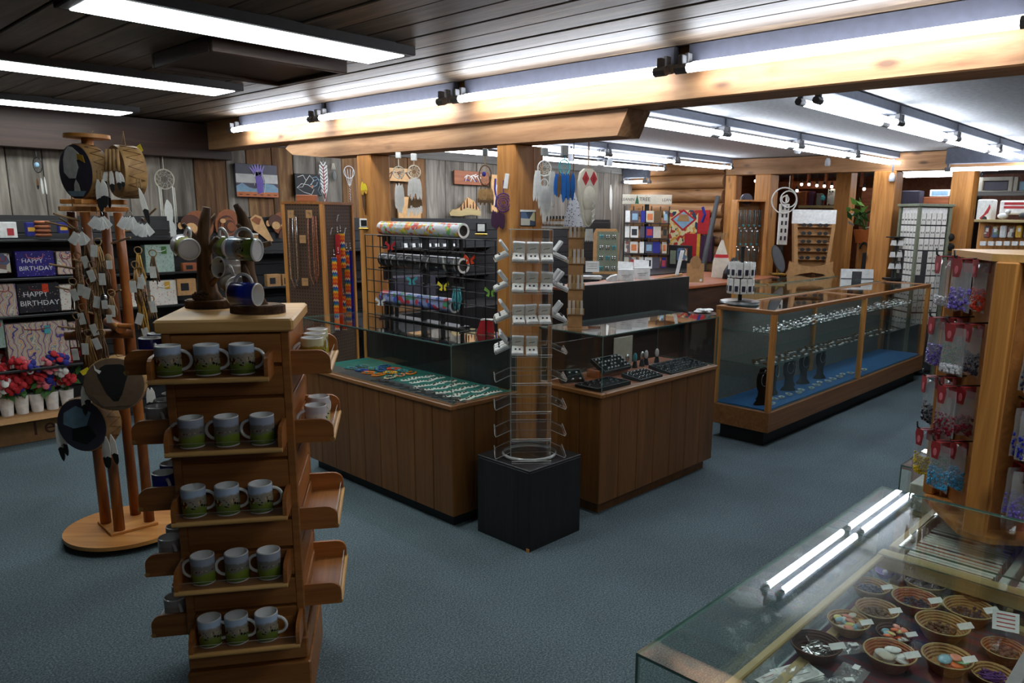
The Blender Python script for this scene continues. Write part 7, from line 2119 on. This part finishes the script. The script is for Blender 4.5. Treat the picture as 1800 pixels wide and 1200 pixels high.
def basket(label, px, py, rpx, coilm, fillm, kind, tagp=True, ang=0):
    p = at(px, py, z=FD+.02)
    s = mpp(p)
    r = rpx*s
    t = thing('coiled_basket', label, 'basket', (p.x, p.y, FD), R(ang), 'coiled baskets of beads')
    h = r*.62
    prof = [(.001, 0), (r*.55, 0)]
    for i in range(6):
        a = i/5
        prof += [(r*(.6+.36*a)+.0014, h*(a*.94+.0)), (r*(.6+.36*a)+.003, h*(a*.94+.05))]
    prof += [(r*1.0, h), (r*.98, h+.002), (r*.93, h*.98), (r*.84, h*.66), (r*.68, h*.3), (.001, h*.24)]
    MB().lathe(prof, 28).build('coil_wall', M[coilm], t, smooth='a')
    MB().tube([(r*.985*math.cos(2*PI*k/28), r*.985*math.sin(2*PI*k/28), h) for k in range(28)], r*.035, 6, True).build('rim_coil', M['palewood' if coilm != 'coil_c' else 'wooddark'], t, smooth=True)
    rr = random.Random(int(px+py))
    if kind == 'disc':
        fm = fillm
        for k in range(26):
            a, q = rr.uniform(0, 6.28), rr.random()**.5*r*.66
            MB().ball((0, 0, 0), (r*.24, r*.18, r*.07), 10, 5).build('shell_bead', M[fm[k % len(fm)]], t, smooth=True, loc=(q*math.cos(a), q*math.sin(a), h*.42+.0009*k), rot=(rr.uniform(-.3, .3), rr.uniform(-.3, .3), rr.uniform(0, 3)))
    elif kind == 'big':
        for k in range(12):
            a, q = rr.uniform(0, 6.28), rr.random()**.5*r*.5
            MB().ball((0, 0, 0), (r*.38, r*.29, r*.06), 12, 5).build('shell_bead', M[fillm[k % len(fillm)]], t, smooth=True, loc=(q*math.cos(a), q*math.sin(a), h*.42+.0022*k), rot=(rr.uniform(-.2, .2), rr.uniform(-.2, .2), rr.uniform(0, 3)))
    elif kind == 'rod':
        mb = MB()
        for k in range(60):
            a, q = rr.uniform(0, 6.28), rr.random()**.5*r*.55
            b = rr.uniform(0, 3.1)
            c = Vector((q*math.cos(a), q*math.sin(a), h*.42+rr.uniform(0, .012)))
            d = Vector((math.cos(b), math.sin(b), rr.uniform(-.3, .3)))*r*.18
            mb.cyl(c-d*1.2, c+d*1.2, .0022, n=6)
        o = mb.build('tube_beads', M[fillm[0]], t)
        o['kind'] = 'stuff'
    else:
        mb = MB()
        for k in range(60):
            a, q = rr.uniform(0, 6.28), rr.random()**.5*r*.58
            mb.ball((q*math.cos(a), q*math.sin(a), h*.4+rr.uniform(0, .01)), (.0075, .006, .005), 6, 4)
        o = mb.build('small_beads', M[fillm[0]], t)
        o['kind'] = 'stuff'
    if tagp:
        a = R(-75)-R(ang)
        mb = MB().bbox(-r*.34, r*.34, -.0006, .0006, -r*.12, r*.16, .0003)
        mb.build('price_tag', M['white'], t, loc=(r*.82*math.cos(a), r*.82*math.sin(a), h*1.12), rot=(R(-60), 0, FACE-R(ang)+R(14)))
    return t
pastel = ['cream', 'pinkbead', 'goldpaint', 'turqb', 'pinkbead', 'feather', 'limeb']
M['pinkbead'] = plain('salmon_shell', (222, 140, 116), .3)
M['turqb'] = plain('pale_blue_shell', (130, 176, 190), .3)
M['limeb'] = plain('pale_yellow_shell', (216, 208, 120), .3)
M['mintb'] = plain('mint_shell', (120, 186, 140), .3)
M['orb'] = plain('orange_shell', (232, 116, 66), .3)
basket('coiled basket of dark grey beads at the far left of the case', 1530, 1036, 32, 'coil_a', ['darkbead'], 'small', True)
basket('coiled basket with black zigzag and silver beads near the end rail', 1626, 1030, 36, 'coil_a', ['clearbead'], 'small')
basket('coiled basket of brown chips left in the second row', 1541, 1078, 36, 'coil_a', ['feathergrey'], 'small')
basket('rust banded coiled basket of dark green beads', 1608, 1062, 39, 'coil_b', ['darkbead'], 'small')
basket('small coiled basket of pastel shell chips', 1491, 1098, 36, 'coil_a', pastel, 'disc')
basket('coiled basket heaped with orange, blue and cream shells', 1573, 1117, 32, 'coil_c', ['orb', 'pinkbead', 'turqb', 'limeb', 'orb', 'feather'], 'disc')
basket('coiled basket of brown beads in the middle', 1655, 1108, 44, 'coil_a', ['leather'], 'small')
basket('coiled basket of dark stones right of the middle', 1702, 1080, 42, 'coil_a', ['darkbead'], 'small')
basket('dark brown basket of silver tube beads at the left front', 1433, 1142, 44, 'coil_c', ['silver'], 'rod')
basket('red and straw basket of large white shell discs', 1563, 1157, 44, 'coil_b', ['feather', 'white', 'cream'], 'big')
basket('coiled basket of large pink, orange and green shell discs', 1664, 1164, 42, 'coil_a', ['pinkbead', 'orb', 'limeb', 'mintb', 'pinkbead', 'turqb'], 'big')
basket('plain brown bowl basket of violet beads near the end rail', 1715, 1050, 40, 'coil_c', ['violet'], 'rod')
basket('rust coiled basket at the right edge of the case', 1764, 1146, 36, 'coil_b', ['leather'], 'small', False)
basket('coiled basket of violet and black beads at the lower right', 1745, 1190, 36, 'coil_a', ['purple'], 'rod', False)
p = at(1556, 1012, z=FD)
t = thing('shell_dish', 'shiny violet paua shell dish by the far corner of the case', 'dish', (p.x, p.y, FD+.002))
MB().lathe([(.001, .004), (.025, .005), (.042, .02), (.044, .02), (.03, 0), (.001, 0)], 18, T=Matrix.Diagonal((1, .7, 1, 1))).build('shell', M['violet'], t, smooth='a')
MB().ball((0, 0, .012), (.014, .01, .008), 8, 5).build('bead', M['clearbead'], t, smooth=True)
for i, (px, py, w_, h_, m, nm, a) in enumerate(((1405, 1180, .12, .085, 'white', 'folded white paper packet in plastic at the lower left of the case', 20), (1360, 1195, .09, .07, 'white', 'white paper packet at the bottom edge of the picture', 30), (1443, 1120, .075, .05, 'plastic', 'clear bag of silver beads above the brown basket', 15), (1490, 1135, .1, .05, 'plastic', 'clear bag lying right of the brown basket', 10), (1497, 1178, .08, .07, 'plastic', 'crinkled clear bag below the brown basket', 50), (1480, 1196, .11, .05, 'plastic', 'clear bag of coiled wire at the bottom edge of the picture', 5))):
    p = at(px, py, z=FD+.01)
    t = thing('plastic_packet', nm, 'packet', (p.x, p.y, FD), FACE+R(a))
    rr = random.Random(i)
    mb = MB()
    nx, ny = 8, 6
    for sg_ in (0, 1):
        vs = [((j/nx-.5)*w_, (q/ny-.5)*h_, .001+sg_*(.016*(math.sin(PI*j/nx)*math.sin(PI*q/ny))**.5*rr.uniform(.6, 1.2))) for q in range(ny+1) for j in range(nx+1)]
        fs = [(q*(nx+1)+j, q*(nx+1)+j+1, (q+1)*(nx+1)+j+1, (q+1)*(nx+1)+j) for q in range(ny) for j in range(nx)]
        mb.add(vs, fs if sg_ else [f[::-1] for f in fs])
    mb.build('bag', M['plastic'], t)
    if m == 'white':
        for k in range(3): MB().bbox(-w_*.42, w_*.42, -h_*.42, h_*.42, .002+.003*k, .004+.003*k, .0005).build('paper', M['white'], t, rot=(0, 0, R(6*k-6)))
        for k in range(3): MB().box(-w_*.25, w_*.2, h_*(.25-.2*k), h_*(.27-.2*k), .0105, .011).build('print_line', M['redtext' if k == 0 else 'grey'], t)
    else:
        bb = MB()
        for k in range(40): bb.ball((rr.uniform(-.3, .3)*w_, rr.uniform(-.3, .3)*h_, .006), (.003, .003, .003), 5, 3)
        bb.build('beads', M['clearbead'], t)['kind'] = 'stuff'
        MB().bbox(-.012, .012, -.008, .008, .0165, .0172, .0003).build('price_label', M['white'], t, loc=(w_*.15, -h_*.1, 0))
p = at(1768, 1092, z=FZ_-.012)
t = thing('notice_card', 'white notice card with red print leaning under the glass at the right', 'sign', at(1768, 1092, z=.66), FACE+R(24), rot=(R(-40), 0, FACE-R(24)))
MB().bbox(-.032, .032, -.001, .001, -.026, .026, .0004).build('card', M['white'], t)
for k in range(4): MB().box(-.022, .022, -.0014, -.001, .016-.011*k, .019-.011*k).build('print_line', M['redtext'], t)
# low case of magazines
MX, MY, MZ = 2.425, .725, .574
mc = thing('magazine_case', 'flat wooden case of stacked craft magazines under glass beyond the basket case', 'display case', (MX, MY, MZ-.7))
MB().bbox(0, .76, -1.1, .02, .075, .7, .004).build('base', M['palewood'], mc)
MB().bbox(.0, .76, -.005, .03, .7, .815, .003).build('side_rail', M['palewood'], mc)
MB().bbox(.73, .76, -1.1, -.005, .7, .815, .003).build('side_rail', M['palewood_y'], mc)
for y in (-.3, -.62): MB().bbox(.0, .73, y-.012, y+.012, .7, .8, .003).build('divider', M['paper'], mc)
pane(0, .74, -1.1, 0, .818, .824, mc, 'top_pane')
rr = random.Random(14)
mg = {}
for blk, (ya, yb) in enumerate(((-.285, -.01), (-.6, -.32), (-.95, -.64))):
    for k in range(30):
        x = .02+k*.0235
        m = ['bookcov', 'cdcov', 'paper', 'paper', 'pinkbead', 'slate', 'white', 'bluepaint', 'white', 'cardboard'][rr.randrange(10)]
        lb_ = 'craft magazine standing in the %s bay of the flat case, seen by its edge' % ['first', 'second', 'third'][blk]
        if m not in mg:
            mg[m] = thing('magazine', lb_, 'magazine', (MX+x, MY+(ya+yb)/2, MZ+.003), 0, 'magazines, bay %d' % blk)
            MB().bbox(-.007, .007, -.125, .125, 0, .1, .001).build('cover', M[m], mg[m], rot=(0, R(-16), 0))
            MB().box(-.0045, .0045, -.123, .123, .1, .1005).build('page_edge', M['paper'], mg[m], rot=(0, R(-16), 0))
        else: dup(mg[m], (MX+x, MY+(ya+yb)/2, MZ+.003+rr.uniform(0, .006)), 0, lb_, 'magazines, bay %d' % blk)
t3 = thing('paper_case', 'low glass case of coloured papers beyond the magazine case', 'display case', (3.25, .8, 0))
MB().bbox(0, 1.2, -.6, .2, .0, .5, .004).build('base', M['palewood'], t3)
pane(0, 1.2, -.6, .2, .7, .706, t3, 'top_pane')
pane(0, .006, -.6, .2, .5, .7, t3)
pane(0, 1.2, .194, .2, .5, .7, t3)
for k in range(5): MB().bbox(.05+.2*k, .22+.2*k, -.3, .17, .5, .62+.02*(k % 3), .003).build('paper_stack', M[['paper', 'orangepaint', 'slate', 'bluepaint', 'pinkbead'][k]], t3)
